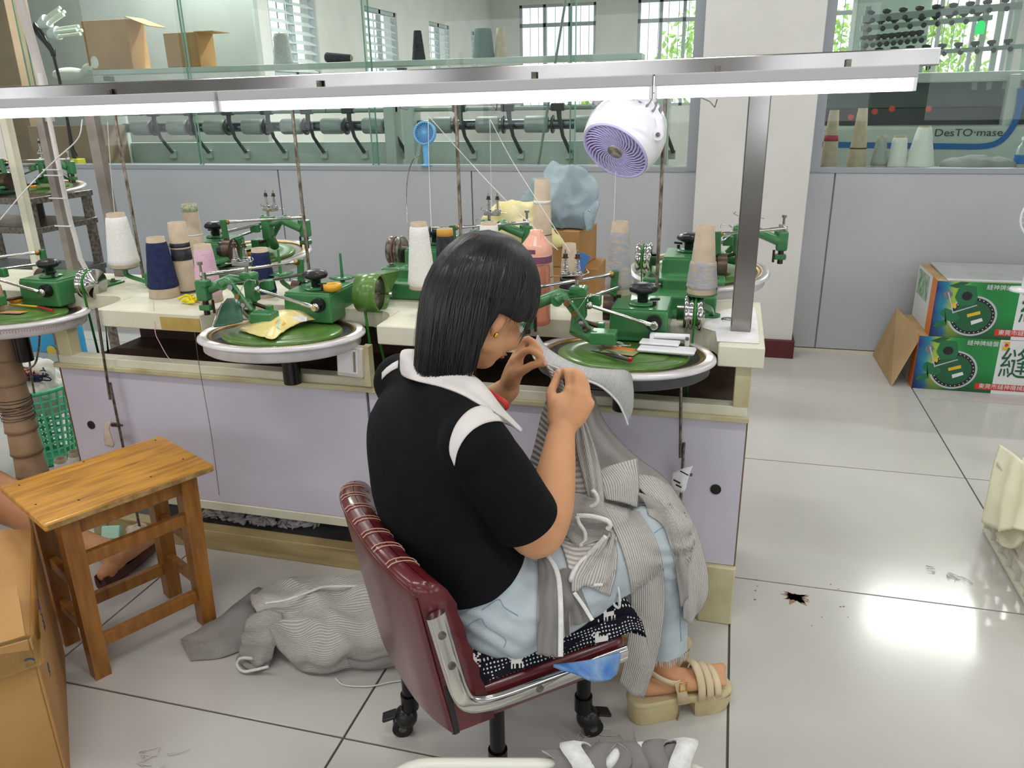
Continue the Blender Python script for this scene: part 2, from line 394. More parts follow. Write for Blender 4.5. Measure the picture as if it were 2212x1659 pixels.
def window(axis, pos, h, label, cols, rows_, m=None, th=0.05, louvre=0):
    WN[0] += 1; h0, h1, q0, q1 = h; mb = MB()
    def put(u0, u1, z0, z1_, t=0.05):
        c = ((u0 + u1) / 2, pos, (z0 + z1_) / 2); d = (u1 - u0, t, z1_ - z0)
        if axis == 'y': c = (pos, (u0 + u1) / 2, (z0 + z1_) / 2); d = (t, u1 - u0, z1_ - z0)
        mb.box(c, d)
    for u in (h0, h1 - 0.05): put(u, u + 0.05, q0, q1)
    for z in (q0, q1 - 0.05): put(h0, h1, z, z + 0.05)
    for c in cols: u = h0 + (h1 - h0) * c; put(u - 0.03, u + 0.03, q0, q1)
    for r in rows_: z = q0 + (q1 - q0) * r; put(h0, h1, z - 0.035, z + 0.035)
    o = struct('window_%d' % WN[0], mb, M_frame, label)
    bars = MB(); n = int((h1 - h0) / 0.16)
    for k in range(1, n):
        u = h0 + (h1 - h0) * k / n; p0 = (u, pos + 0.15, q0) if axis == 'x' else (pos - 0.15, u, q0); p1 = (p0[0], p0[1], q1); bars.cyl(p0, p1, 0.008, n=6)
    obj('security_bars', bars, M_frame, o, world=True)
    if louvre:
        for k in range(louvre):
            z = q0 + (q1 - q0) * (0.3 + 0.7 * (k + 0.5) / louvre)
            mb2 = MB().box((pos, (h0 + h1) / 2, z), (0.10, h1 - h0 - 0.1, 0.006), rotm(0, 28, 0)); obj('slat', mb2, mat('louvre_glass', '#dfe6e4', rough=0.3), o, world=True)
FY = 16.0; FXL = PY(1065, 60, FY).x
bw = [(PY(1122, 60, FY).x, PY(1287, 60, FY).x), (PY(1377, 60, FY).x, PY(1530, 60, FY).x), (0.35, PY(1868, 60, FY).x), (PY(1962, 20, FY).x, PY(2190, 20, FY).x)]
bh = [(a, b, 1.25, PY(1200, 8, FY).z) for a, b in bw]
holed_wall('wall_far', 'x', FY + 0.1, FXL - 0.2, 6.6, bh, 'white far wall with barred windows behind the glass')
ztr = (PY(1200, 53, FY).z - 1.25) / (bh[0][3] - 1.25)
for h, nm in zip(bh, ('left of the dangling pipe', 'next to the aluminium upright', 'partly hidden by the white pillar', 'above the knitting machine rails')):
    window('x', FY + 0.05, h, 'barred far window ' + nm, (0.33, 0.66), (ztr,))
lw = [(PX(588, 100, FXL).y, PX(690, 100, FXL).y), (PX(790, 60, FXL).y, PX(858, 60, FXL).y), (PX(928, 80, FXL).y, PX(972, 80, FXL).y), (PX(1018, 80, FXL).y, PX(1032, 80, FXL).y)]
ztop = PX(800, 15, FXL).z; lh = [(a, b, 1.35, ztop) for a, b in lw]
holed_wall('wall_far_left', 'y', FXL - 0.1, 6.55, FY + 0.2, lh, 'white side wall of the far room with louvred windows')
for h, nm in zip(lh, ('nearest the partition', 'second from the partition', 'third from the partition', 'in the far corner')): window('y', FXL - 0.05, h, 'louvred window of the far side wall, ' + nm, (0.5,), (0.3,), louvre=9)
struct('wall_far_right', MB().box((6.6, 10.4, 1.73), (0.2, 11.6, 3.46)), M_white, 'white right wall of the far room')
struct('wall_grey_screen', MB().box((-5.3, 6.5, 1.73), (2.7, 0.06, 3.46)), mat('grey_screen', '#9aa09c', '#8f9591', scale=2, rough=0.8), 'grey screen wall behind the lamp and boxes on the far left')
holed_wall('wall_left', 'y', -6.7, -4.6, 4.8, [(-3, -1.2, 1.0, 2.7), (0.2, 2.0, 1.0, 2.7)], 'left wall of the workshop with windows')
holed_wall('wall_right', 'y', 5.4, -4.6, 4.8, [(-2.5, -0.6, 1.0, 2.7), (1.0, 3.0, 1.0, 2.7)], 'right wall of the workshop with windows')
holed_wall('wall_front', 'x', -4.6, -6.8, 5.5, [(-5, -3.2, 1.0, 2.7), (-2.4, -0.6, 1.0, 2.7), (0.2, 2.0, 1.0, 2.7), (2.8, 4.6, 1.0, 2.7)], 'wall behind the camera with windows')
struct('wall_far_corner', MB().box((-6.7, 5.7, 1.73), (0.2, 1.7, 3.46)), M_white, 'white wall closing the far room at the left corner')
struct('wall_side_left', MB().box((-6.15, WY + 0.05, 1.73), (1.2, 0.06, 3.46)), M_panel, 'grey panel closing the partition on the far left')
struct('wall_side_right', MB().box((4.5, WY + 0.05, 1.73), (1.9, 0.06, 3.46)), M_panel, 'grey panel closing the partition on the far right')
# trees outside the far windows
M_leaf = mat('leaf_green', '#8fbf4a', '#c3dd86', scale=3, rough=0.7)
def tree(x, y, z, r, label):
    mb = MB()
    for k in range(900):
        a, b = rnd(0, 2 * math.pi), rnd(-1, 1); q = r * rnd(0.5, 1.0); s_ = math.sqrt(1 - b * b)
        c = Vector((x + q * s_ * math.cos(a), y + 0.5 * q * s_ * math.sin(a), z + q * b)); R = rotm(rnd(0, 360), rnd(0, 360), rnd(0, 360)); w = rnd(0.05, 0.11)
        mb.add([c + R @ Vector(v) * w for v in ((-1, 0, 0), (0, -0.5, 0.1), (1, 0, 0), (0, 0.5, 0.1))], [(0, 1, 2, 3)], False)
    t = thing('tree', label, 'tree', (x, y, 0)); lf = obj('foliage', mb, M_leaf, t, world=True); obj('trunk', MB().tube([(x, y, 0), (x + 0.1, y, z * 0.6), (x, y, z)], [0.14, 0.1, 0.05], 8), M_brown, t, world=True)
tree(-0.6, 18.6, 2.2, 1.2, 'leafy tree outside the far window by the upright'); tree(1.5, 18.8, 2.0, 1.2, 'leafy tree outside the window beside the pillar'); tree(3.6, 18.4, 1.9, 1.1, 'leafy tree outside the window on the right'); tree(-2.9, 18.9, 1.7, 0.7, 'low leafy tree outside the left far window')
# ================================================================ work bench
BY = 2.0
PT = 0.83
bench = thing('work_bench', 'long cream framed work bench with lavender front panels, carrying the green linking machines', 'bench', (-1.0, 2.2, 0))
def bb_(name, x0, x1, y0, y1, z0, z1, m, bev=0.002, par=None):
    return obj(name, MB().box(((x0 + x1) / 2, (y0 + y1) / 2, (z0 + z1) / 2), (x1 - x0, y1 - y0, z1 - z0), bev=bev, seg=1), m, par or bench, world=True)
bb_('back_plank', -2.9, 0.112, 2.13, 2.44, PT - 0.055, PT, M_cream)
for (x0, x1) in ((-1.87, -1.50), (-0.93, -0.53), (0.0, 0.112)):
    bb_('front_plank', x0, x1, 1.965, 2.129, PT - 0.055, PT, M_cream, 0.003)
# rounded notch fillers beside each machine
for cx in (0.0, -0.93, -1.87):
    mb = MB(); pts = [(0, 0)] + [(-0.09 * math.sin(a), 0.16 - 0.15 * math.cos(a) ) for a in [i * math.pi / 16 for i in range(9)]][::-1][:0]
    arc = [(-0.085 * math.sin(math.radians(q)), 0.085 - 0.085 * math.cos(math.radians(q))) for q in range(0, 91, 15)]
    poly = [(0, 0.085)] + [(-0.085 + 0.085 * math.cos(math.radians(q)), 0.085 * math.sin(math.radians(q))) for q in range(0, 91, 15)]
    mb.prism([(cx + p[0], 2.044 + p[1]) for p in poly], 0.055, Matrix.Translation((0, 0, PT - 0.055))); obj('notch_fillet', mb, M_cream, bench, world=True)
bb_('top_rail', -2.075, 0.082, 1.985, 2.03, 0.632, 0.662, M_cream)
bb_('rail_lip', -2.09, 0.09, 1.972, 1.99, 0.622, 0.637, M_creamdirty)
for x0, x1 in ((0.046, 0.086), (-2.07, -2.02)):
    bb_('leg', x0, x1, 1.985, 2.03, 0.66, PT - 0.055, M_creamdirty)
    bb_('leg', x0, x1, 2.38, 2.43, 0.0, PT - 0.055, M_cream)
for x0, x1 in ((-2.082, -0.992), (-0.984, 0.086)):
    p_ = bb_('front_panel', x0, x1, 1.99, 2.008, 0.186, 0.628, M_lav)
    if x1 > 0: bb_('panel_edge', 0.0862, 0.0885, 1.989, 2.009, 0.186, 0.628, mat('chipboard_edge', '#7a5a35', '#4c3722', scale=60, rough=0.9), 0, p_)
    else: bb_('panel_edge', x0 - 0.003, x0 - 0.0002, 1.989, 2.009, 0.186, 0.628, mat('chipboard_edge', '#7a5a35'), 0, p_)
for i, px in enumerate(((1546, 1057), (197, 918))):
    c = PY(px[0], px[1], 1.9885); obj('cable_hole', MB().cyl(c + Vector((0, 0.001, 0)), c - Vector((0, 0.0015, 0)), 0.0145, n=20), M_blackpl if i == 0 else M_dark, bench, world=True)
bb_('skirt_rail', -2.075, 0.086, 1.985, 2.03, 0.155, 0.186, M_cream)
bb_('bottom_rail', -2.075, 0.0, 1.985, 2.035, 0.0, 0.072, mat('worn_tan_rail', '#b5a373', '#7f6740', scale=6, rough=0.5, stretch=(0.6, 1, 5), lo=0.4, hi=0.8))
bb_('foot', -0.004, 0.09, 1.975, 2.04, 0.0, 0.186, M_creamdirty, 0.004)
bb_('foot', -2.08, -2.02, 1.975, 2.04, 0.0, 0.186, M_creamdirty, 0.004)
bb_('inner_back', -2.07, 0.08, 2.36, 2.375, 0.0, 0.775, M_brown)
bb_('inner_shelf', -2.07, 0.08, 2.03, 2.36, 0.60, 0.615, M_brown)
bb_('inner_tray', -2.07, 0.0, 2.04, 2.36, 0.055, 0.062, mat('grey_sheet', '#77777a', '#5c5a58', scale=9, rough=0.6))
bb_('end_panel', 0.065, 0.08, 2.03, 2.38, 0.1, 0.62, M_brown)
bb_('worn_patch', -1.64, -1.502, 1.9632, 1.9655, PT - 0.051, PT - 0.012, mat('tan_patch', '#b59c5a', '#a98f4c', scale=25, rough=0.9), 0)
# leaf of paper stuck on the right end of the plank
pp = [PZ(*q, PT + 0.0015) for q in ((1549, 737), (1640, 742), (1636, 690), (1630, 664), (1585, 664), (1530, 680), (1518, 708), (1546, 716))]
single('paper_sheet', MB().add(pp, [tuple(range(len(pp)))], False), M_paper, 'torn white paper sheet covering the right end of the bench top', 'paper', solid=0.0012)
pr = PZ(1570, 693, PT + 0.003); single('paper_note', MB().box(pr, (0.02, 0.017, 0.002), rotm(0, 0, 10)), M_whitepl, 'tiny white square tag on the right bench end', 'tag')
for q, r_ in (((1571, 689), 0.016), ((1548, 661), 0.013)):
    c = PZ(q[0], q[1], PT + 0.004)
mb = MB().lathe([(0.009, 0), (0.019, 0), (0.019, 0.002), (0.009, 0.002)], 20, Matrix.Translation(PZ(1573, 690, PT + 0.0022)), close=True)
single('steel_washer', mb, M_iron, 'flat steel washer lying on the white paper sheet', 'washer')
# lint under the bench
lint = MB()
for k in range(120):
    c = PZ(rnd(430, 690), rnd(1105, 1150), 0.075); c.z = 0.066 + rnd(0, 0.035); c.y = max(c.y, 2.06)
    pts = [c + Vector((rnd(-.035, .035), rnd(-.02, .02), rnd(0, .03))) for _ in range(4)]
    lint.tube(crom(pts, 7), [0.002, rnd(.005, .012), rnd(.006, .018), rnd(.006, .018), rnd(.005, .014), .006, .002], 6, flat=(1, 0.55))
lo_ = obj('lint', lint, mat('lint_grey', '#d2d0d0', '#a19fa5', scale=30, rough=1.0, bump=0.6, bscale=120)); setp(lo_, 'grey white lint and yarn waste heaped under the bench', 'lint', kind='stuff')
# ================================================================ lamp rack
M_tube = emit_mat('led_tube', '#fdf8ff', TUBE_POWER * 3.0)
LY = 2.12
rack = thing('lamp_rack', 'polished stainless steel rail with post standing over the work bench', 'rack', (0.06, LY, PT))
a0, a1 = Vector((-2.95, LY, 1.452)), Vector((0.432, LY, 1.494))
d_ = (a1 - a0); R_ = Matrix(((d_.normalized()), Vector((0, 1, 0)), d_.normalized().cross(Vector((0, 1, 0))))).transposed()
obj('rail', MB().box((a0 + a1) / 2, (d_.length, 0.05, 0.038), R_, bev=0.003), M_steel, rack, world=True)
px0 = PY(1604, 700, LY - 0.02).x
obj('post', MB().box((px0 - 0.004, LY, (PT + 1.46) / 2 + 0.001), (0.052, 0.05, 1.46 - PT), bev=0.003), M_steel, rack, world=True)
obj('post', MB().box((-2.86, LY, (PT + 1.43) / 2 + 0.001), (0.05, 0.05, 1.43 - PT), bev=0.003), M_steel, rack, world=True)
def fixture(x0, x1, label):
    t = thing('tube_lamp', label, 'lamp', ((x0 + x1) / 2, LY, 1.41), 0, 'tube lamps under the steel rail')
    z = lambda x: 1.452 + (x - a0.x) / (a1.x - a0.x) * 0.042
    q0, q1 = Vector((x0, LY - 0.048, z(x0) - 0.03)), Vector((x1, LY - 0.048, z(x1) - 0.03))
    dd = (q1 - q0); RR = Matrix(((dd.normalized()), Vector((0, 1, 0)), dd.normalized().cross(Vector((0, 1, 0))))).transposed()
    obj('housing', MB().box((q0 + q1) / 2, (dd.length, 0.036, 0.028), RR, bev=0.003), mat('lamp_housing_grey', '#b4b4b8', rough=0.4), t, world=True)
    off = Vector((0, 0, -0.0285))
    obj('tube', MB().cyl(q0 + off + dd * 0.006, q1 + off - dd * 0.006, 0.0135, n=14), M_tube, t, world=True)
    for e in (q0, q1):
        obj('end_cap', MB().box(e + off * 0.6 + dd.normalized() * (0.004 if e is q0 else -0.004), (0.008, 0.034, 0.05), RR, bev=0.002), M_whitepl, t, world=True)
    for k in (0.25, 0.75):
        c = q0.lerp(q1, k); obj('clip', MB().box(c + Vector((0, 0.012, 0.02)), (0.012, 0.008, 0.022), bev=0.001), M_iron, t, world=True)
fixture(-2.9, -1.41, 'left white LED tube lamp under the steel rail')
fixture(-1.40, -0.2, 'middle white LED tube lamp under the steel rail')
fixture(-0.195, 0.385, 'short white LED tube lamp at the right end of the steel rail')
# rusty thread rods with wire hooks at the top
for i, (pxy, zb) in enumerate((((632, 245), PT), ((985, 235), PT), ((1437, 220), PT), ((250, 260), PT))):
    p = PY(pxy[0], pxy[1], 2.35)
    nm = ['behind the middle linking machine', 'behind the head of the seated woman', 'beside the white round fan', 'beside the white cone on the left'][i]
    t = thing('thread_rod', 'thin rusty upright thread rod ' + nm, 'rod', (p.x, 2.35, PT), 0, 'rusty thread rods on the bench')
    obj('rod', MB().cyl((0, 0, 0), (0, 0, 1.43 - PT), 0.0055, n=10), M_rust, t)
    obj('wire_arm', MB().tube([(-0.16, -0.05, 0.585), (-0.155, -0.05, 0.57), (-0.14, -0.04, 0.565), (-0.13, -0.03, 0.585), (-0.06, -0.01, 0.6), (0, 0, 0.597), (0.06, -0.01, 0.6), (0.12, -0.03, 0.575), (0.135, -0.04, 0.56), (0.14, -0.045, 0.58)], 0.0016, 6), M_iron, t)
# ================================================================ linking machine
M_green = mat('machine_green', '#3f7f4c', '#387345', scale=14, rough=0.28, coat=0.3)
M_greend = mat('machine_green_dark', '#2c5640', rough=0.35)
M_olive = mat('dial_green', '#587f35', '#4c732d', scale=6, rough=0.3, coat=0.3)
M_dialw = mat('dial_white_enamel', '#d8d6d8', '#c9c6c8', scale=20, rough=0.3, metal=0.1)
M_dialg = mat('dial_dark_skirt', '#4a4b4e', '#3c3d40', scale=20, rough=0.45)
M_brass = mat('brass', '#a98a55', '#8a6d3f', scale=40, rough=0.35, metal=0.9)
M_ringdark = mat('dial_inner_black', '#26272a', '#3a3a3d', scale=50, rough=0.45)
M_needle = mat('dial_needles', '#cfcbc4', rough=0.3, metal=0.8)
M_bronze = mat('dark_bronze', '#5c4c42', '#41352d', scale=30, rough=0.35, metal=0.7)
M_beltb = mat('brown_belt', '#7b5a48', rough=0.7)
M_beltg = mat('green_belt', '#2e7d2a', rough=0.5)
C2 = Vector((-1.21, 1.94, 0.80)); C3 = Vector((-0.235, 1.94, 0.80))
def A2(px, py, Y): return PY(px, py, Y) - C2
def A3(px, py, Y): return PY(px, py, Y) - C3
TILT = rotm(-4.3, 0, 0)
def cyl_ax(mb, c, ax, h, r, r1=None, n=20):
    c = Vector(c); ax = Vector(ax).normalized(); return mb.cyl(c - ax * h / 2, c + ax * h / 2, r, r1, n=n)
def linking_machine(label, loc, rz=0, skirt=M_dialw, knob='star', pulley='steel', belt=M_beltg, riser=False, guard=True):
    t = thing('linking_machine', label, 'machine', loc, rz, 'green dial linking machines')
    T4 = TILT.to_4x4() @ Matrix.Diagonal((0.93, 0.93, 0.85, 1))
    # ---- dial
    dial = obj('dial', MB().lathe([(0.222, 0.004), (0.236, 0.006), (0.250, 0.0), (0.251, -0.006), (0.240, -0.012), (0.236, -0.014)], 72, T4), M_dialw, t)
    obj('skirt', MB().lathe([(0.236, -0.012), (0.2345, -0.040), (0.226, -0.046), (0.0, -0.046)], 72, T4), skirt, dial)
    obj('brass_ring', MB().lathe([(0.222, 0.004), (0.219, 0.006), (0.211, 0.004), (0.207, -0.002)], 72, T4), M_brass, dial)
    nd = MB()
    for k in range(240):
        a = 2 * math.pi * k / 240; c, s_ = math.cos(a), math.sin(a)
        p0 = T4 @ Vector((0.224 * c, 0.224 * s_, 0.006)); p1 = T4 @ Vector((0.241 * c, 0.241 * s_, 0.0085))
        w = TILT @ Vector((-s_, c, 0)) * 0.0011; u = TILT @ Vector((0, 0, 0.0016))
        nd.add([p0 - w, p0 + w, p1 + w * 0.3, p1 - w * 0.3, p0 + u, p1 + u * 0.3], [(0, 1, 2, 3), (0, 3, 5, 4), (1, 4, 5, 2), (0, 4, 1)], False)
    no = obj('needle_ring', nd, M_needle, dial); no['kind'] = 'stuff'
    obj('inner_ring', MB().lathe([(0.207, -0.002), (0.196, -0.006), (0.172, -0.004)], 72, T4), M_ringdark, dial)
    pl_ = MB().lathe([(0.180, -0.006), (0.180, 0.004), (0.174, 0.007), (0.140, 0.009), (0.134, 0.007), (0.128, 0.010), (0.0, 0.012)], 64, T4)
    obj('dial_plate', pl_, M_olive, t)
    # ---- gear box over the dial
    gb = MB(); gb.box((0.025, 0.190, 0.046), (0.158, 0.175, 0.086), bev=0.007, seg=3, taper=(0.96, 0.97))
    box_ = obj('gear_box', gb, M_green, t)
    obj('lid', MB().box((0.025, 0.190, 0.090), (0.146, 0.16, 0.004), bev=0.0015), M_green, box_)
    # ---- base reaching back to the plank
    obj('base', MB().box((0.03, 0.27, 0.022), (0.11, 0.10, 0.05), bev=0.008).box((0.03, 0.31, 0.036), (0.24, 0.10, 0.014), bev=0.005), M_green, t)
    if riser: obj('base_foot', MB().box((0.03, 0.385, -0.010), (0.20, 0.15, 0.05), bev=0.006).box((0.03, 0.33, 0.02), (0.12, 0.08, 0.05), bev=0.006), M_green, t)
    for sx in (-0.06, 0.125):
        obj('bolt', MB().cyl((sx, 0.33, 0.043), (sx, 0.33, 0.046), 0.012, n=16).cyl((sx, 0.33, 0.046), (sx, 0.33, 0.053), 0.0065, n=6), M_iron, t)
    obj('column', MB().cyl((0.0, 0.02, -0.16), (0.0, 0.02, -0.046), 0.026, n=20), M_blackpl, t)
    # ---- knob
    kx, ky = 0.028, 0.165
    if knob == 'star':
        km = MB().lathe([(0.0, 0.150), (0.012, 0.151), (0.026, 0.148), (0.036, 0.142), (0.040, 0.135), (0.036, 0.128), (0.022, 0.123), (0.015, 0.119), (0.014, 0.096)], 28, Matrix.Translation((kx, ky, 0)))
        km2 = MB(); km2.v = []; 
        for v in km.v:
            dx, dy = v.x - kx, v.y - ky; r = math.hypot(dx, dy)
            if r > 0.02 and v.z > 0.12:
                a = math.atan2(dy, dx); f = 1 - 0.10 * (0.5 - 0.5 * math.cos(7 * a)); v.x = kx + dx * f; v.y = ky + dy * f
        kn = obj('hand_knob', km, M_blackpl, t)
    obj('knob_plate', MB().lathe([(0.0, 0.0985), (0.034, 0.0985), (0.037, 0.095)], 28, Matrix.Translation((kx, ky, 0))), M_green, t)
    obj('lock_screw', MB().cyl((0.062, 0.14, 0.096), (0.062, 0.14, 0.108), 0.005, n=10).cyl((0.05, 0.14, 0.112), (0.076, 0.14, 0.114), 0.0035, n=8), M_blackpl, t)
    # ---- crank boss and connecting rods
    cb = Vector((0.066, 0.098, 0.060))
    obj('crank_boss', cyl_ax(MB(), cb, (0, 1, 0), 0.02, 0.021), M_blackpl, t)
    cj = cb + Vector((0.002, -0.022, -0.002)); ej = A2(555, 625, 1.985)
    rod = MB().tube([cj, cj.lerp(ej, 0.22), cj.lerp(ej, 0.25), ej], [0.0065, 0.0065, 0.0048, 0.0048], 10)
    ro = obj('connecting_rod', rod, M_chrome, t)
    obj('rod_end', MB().ball(cj, (0.0125, 0.010, 0.0125)).cyl(cj + Vector((0, -0.012, 0)), cj + Vector((0, 0.012, 0)), 0.008, n=14), M_chrome, ro)
    obj('rod_end', MB().ball(ej, 0.0105), M_chrome, ro)
    # ---- rear lever and drum
    lv = MB().box((-0.06, 0.235, 0.125), (0.020, 0.014, 0.085), rotm(0, 4, 0), bev=0.003); obj('lever', lv, M_green, t)
    obj('drum', cyl_ax(MB(), (-0.075, 0.24, 0.060), (1, 0.1, 0), 0.028, 0.042, n=28), M_bronze, t)
    obj('drum_core', cyl_ax(MB(), (-0.055, 0.24, 0.060), (1, 0.1, 0), 0.03, 0.037, n=24), M_blackpl, t)
    le = Vector((-0.066, 0.222, 0.158)); re = A2(437, 594, 1.97)
    r2 = obj('swing_rod', MB().tube([le, le.lerp(re, 0.12), le.lerp(re, 0.14), le.lerp(re, 0.75), le.lerp(re, 0.77), re], [0.006, 0.006, 0.0045, 0.0045, 0.0062, 0.0062], 10), M_chrome, t)
    obj('rod_end', MB().ball(le, 0.0095), M_brass, r2); obj('rod_end', MB().ball(re, 0.009), M_chrome, r2)
    r3a, r3b = Vector((-0.045, 0.24, 0.120)), A2(556, 610, 2.0)
    obj('link_rod', MB().tube([r3a, r3a.lerp(r3b, 0.35), r3b], [0.0055, 0.005, 0.005], 10), M_chrome, t)
    # ---- looper arm assembly on the left
    y0 = 1.96
    lp = A2(440, 626, y0)
    hs = obj('needle_housing', MB().box(lp, (0.036, 0.034, 0.064), bev=0.006).box(lp + Vector((0.016, -0.008, 0.022)), (0.02, 0.03, 0.018), bev=0.003), M_green, t)
    obj('spindle', MB().cyl(lp + Vector((0.008, 0, 0.03)), lp + Vector((0.008, 0, 0.052)), 0.0065, n=12).cyl(lp + Vector((0.0, 0, 0.052)), lp + Vector((0.0, 0, 0.075)), 0.004, n=10).cyl(lp + Vector((0, 0, 0.074)), lp + Vector((0, 0, 0.082)), 0.008, n=14), M_chrome, hs)
    obj('collar', MB().box(lp + Vector((0.001, 0, -0.052)), (0.037, 0.026, 0.018), bev=0.004), M_green, t)
    obj('needle_bar', MB().cyl(lp + Vector((0.0, 0, -0.03)), lp + Vector((0.0, 0, -0.075)), 0.009, n=12).cyl(lp + Vector((0.022, 0.004, -0.03)), lp + Vector((0.022, 0.004, -0.07)), 0.004, n=10), M_bronze, t)
    bs = A2(479, 615, 1.93)
    obj('cross_arm', MB().tube([lp + Vector((0.01, 0.01, 0.0)), bs + Vector((0, 0.045, 0.006)), A2(520, 606, 2.0), A2(552, 606, 2.0)], [0.016, 0.016, 0.014, 0.014], 10), M_green, t)
    obj('boss', cyl_ax(MB(), bs + Vector((0, 0.012, 0)), (0.18, -1, 0), 0.034, 0.0155, n=24), M_green, t)
    am = A2(497, 612, 1.94); ab = A2(538, 668, 1.93)
    dv = (ab - am); Rz = Matrix((Vector((0, -1, 0)).cross(dv.normalized()), Vector((0, -1, 0)), dv.normalized())).transposed()
    arm = obj('slant_arm', MB().box((am + ab) / 2, (0.020, 0.014, dv.length + 0.02), Rz, bev=0.004).tube([bs, (bs + am) / 2 + Vector((0, 0, 0.008)), am], [0.014, 0.013, 0.011], 10), M_green, t)
    for k, (u, r) in enumerate(((0.12, 0.0085), (0.48, 0.008), (0.80, 0.0065), (0.98, 0.0065))):
        c = am + dv * u + Vector((0, -0.009, 0)); obj('screw', cyl_ax(MB(), c, (0, 1, 0), 0.008, r, r * 0.8, n=16), (M_brass if k == 1 else M_chrome), arm)
    obj('steel_plate', MB().box(am + dv * 0.88 + Vector((0, -0.0075, 0)), (0.017, 0.003, 0.038), Rz, bev=0.0008), M_iron, arm)
    obj('arm_lettering', text_mb('YFS', 0.013, Matrix.Translation(am + dv * 0.3 + Vector((0.001, -0.0078, 0))) @ Matrix((dv.normalized(), Vector((0, -1, 0)).cross(dv.normalized()), Vector((0, -1, 0)))).transposed().to_4x4(), 0.0003), M_blackpl, arm)
    obj('thread_guide', MB().tube([am + dv * 0.5 + Vector((0, -0.012, 0)), A2(531, 606, 1.93), A2(537, 604, 1.93), A2(552, 606, 1.93), A2(552, 613, 1.93)], 0.0011, 6).tube([am + Vector((0, -0.012, 0)), A2(535, 608, 1.93)], 0.0009, 6), M_chrome, arm)
    pb = A2(543, 616, 2.0)
    obj('post', MB().box(pb + Vector((0, 0, -0.01)), (0.034, 0.034, 0.075), bev=0.005).box(pb + Vector((-0.004, 0, 0.028)), (0.046, 0.036, 0.02), bev=0.005), M_green, t)
    obj('pivot', cyl_ax(MB(), pb + Vector((0.01, -0.012, 0.03)), (0, 1, 0), 0.036, 0.011, n=18), M_green, t)
    obj('side_plate', MB().box(pb + Vector((0.034, 0.03, -0.004)), (0.034, 0.02, 0.03), bev=0.003), M_green, t)
    fb = A2(566, 688, 1.92)
    obj('foot_block', MB().box(fb + Vector((0, 0.015, 0)), (0.066, 0.05, 0.032), bev=0.004), M_green, t)
    obj('foot_curve', MB().tube([pb + Vector((-0.005, 0, -0.04)), pb + Vector((-0.008, -0.02, -0.075)), fb + Vector((-0.02, 0.0, 0.0))], [0.018, 0.018, 0.018], 12), M_green, t)
    sh = [[A2(462, 707, 1.86), A2(470, 690, 1.90), A2(480, 660, 1.95), A2(491, 645, 1.98)], [A2(500, 700, 1.84), A2(504, 688, 1.88), A2(508, 658, 1.93), A2(512, 644, 1.97)], [A2(524, 694, 1.84), A2(524, 684, 1.88), A2(522, 660, 1.94), A2(520, 648, 1.98)]]
    if guard: obj('guard', MB().grid(surf(sh, 12, 10)), M_greend, t, solid=0.003)
    if guard: obj('guard_wire', MB().tube([A2(458, 708, 1.84), A2(462, 696, 1.86), A2(470, 672, 1.90), A2(480, 655, 1.94)], 0.0013, 6), M_chrome, t)
    jb = A2(583, 668, 1.99)
    obj('joint', MB().box(jb, (0.018, 0.018, 0.026), bev=0.003).cyl(jb, jb + Vector((0, 0, -0.03)), 0.006, n=10), M_green, t)
    obj('joint_bar', MB().tube([A2(548, 655, 1.99), jb], 0.006, 8).tube([jb + Vector((0, 0, -0.02)), Vector((-0.03, 0.16, 0.03))], 0.005, 8), M_bronze, t)
    # ---- tension tower
    tp = A2(523, 569, 2.0)
    tower = obj('tension_plate', MB().box(tp, (0.056, 0.022, 0.013), bev=0.002), M_chrome, t)
    obj('tower_post', MB().cyl(tp + Vector((0.012, 0, -0.045)), tp + Vector((0.012, 0, -0.004)), 0.0055, n=12), M_chrome, tower)
    for sx in (-0.019, 0.013):
        b = tp + Vector((sx, 0, 0.007))
        obj('tension_disc', MB().lathe([(0.002, 0.001), (0.013, 0.0), (0.0135, 0.002), (0.004, 0.004)], 20, Matrix.Translation(b)).lathe([(0.002, 0.005), (0.012, 0.004), (0.0125, 0.006), (0.004, 0.007)], 20, Matrix.Translation(b)), M_chrome, tower)
        obj('tension_screw', MB().cyl(b, b + Vector((0, 0, 0.062)), 0.0026, n=8), M_chrome, tower)
        obj('tension_spring', MB().tube([b + Vector(((0.0085 - 0.004 * i / 80) * math.cos(i * 0.63), (0.0085 - 0.004 * i / 80) * math.sin(i * 0.63), 0.008 + i * 0.0004)) for i in range(81)], 0.0008, 5), M_chrome, tower)
        obj('tension_nut', MB().cyl(b + Vector((0, 0, 0.040)), b + Vector((0, 0, 0.052)), 0.0062, n=8).cyl(b + Vector((0, 0, 0.0405)), b + Vector((0, 0, 0.0435)), 0.0085, n=10), M_bronze, tower)
    obj('tension_wire', MB().tube([tp + Vector((-0.05, -0.01, 0.0)), tp + Vector((-0.02, -0.013, 0.002)), tp + Vector((0.03, -0.012, 0.006)), tp + Vector((0.045, -0.008, 0.014)), tp + Vector((0.038, -0.004, 0.02))], 0.0012, 6), M_chrome, tower)
    # ---- pulley
    pc = Vector((0.155, 0.185, 0.068))
    if pulley == 'steel':
        Mx = Matrix.Translation(pc) @ Matrix.Rotation(math.radians(90), 4, 'Y') @ Matrix.Rotation(math.radians(0), 4, 'Z')
        pu = obj('pulley', MB().lathe([(0.0, -0.035), (0.022, -0.035), (0.022, -0.016), (0.047, -0.016), (0.051, -0.010), (0.047, -0.003), (0.043, 0.0), (0.047, 0.004), (0.044, 0.010), (0.040, 0.013), (0.046, 0.019), (0.050, 0.028), (0.048, 0.034), (0.010, 0.034), (0.008, 0.038), (0.0, 0.038)], 40, Mx), M_chrome if belt is not M_beltb else M_iron, t)
        bx = pc.x + 0.0135
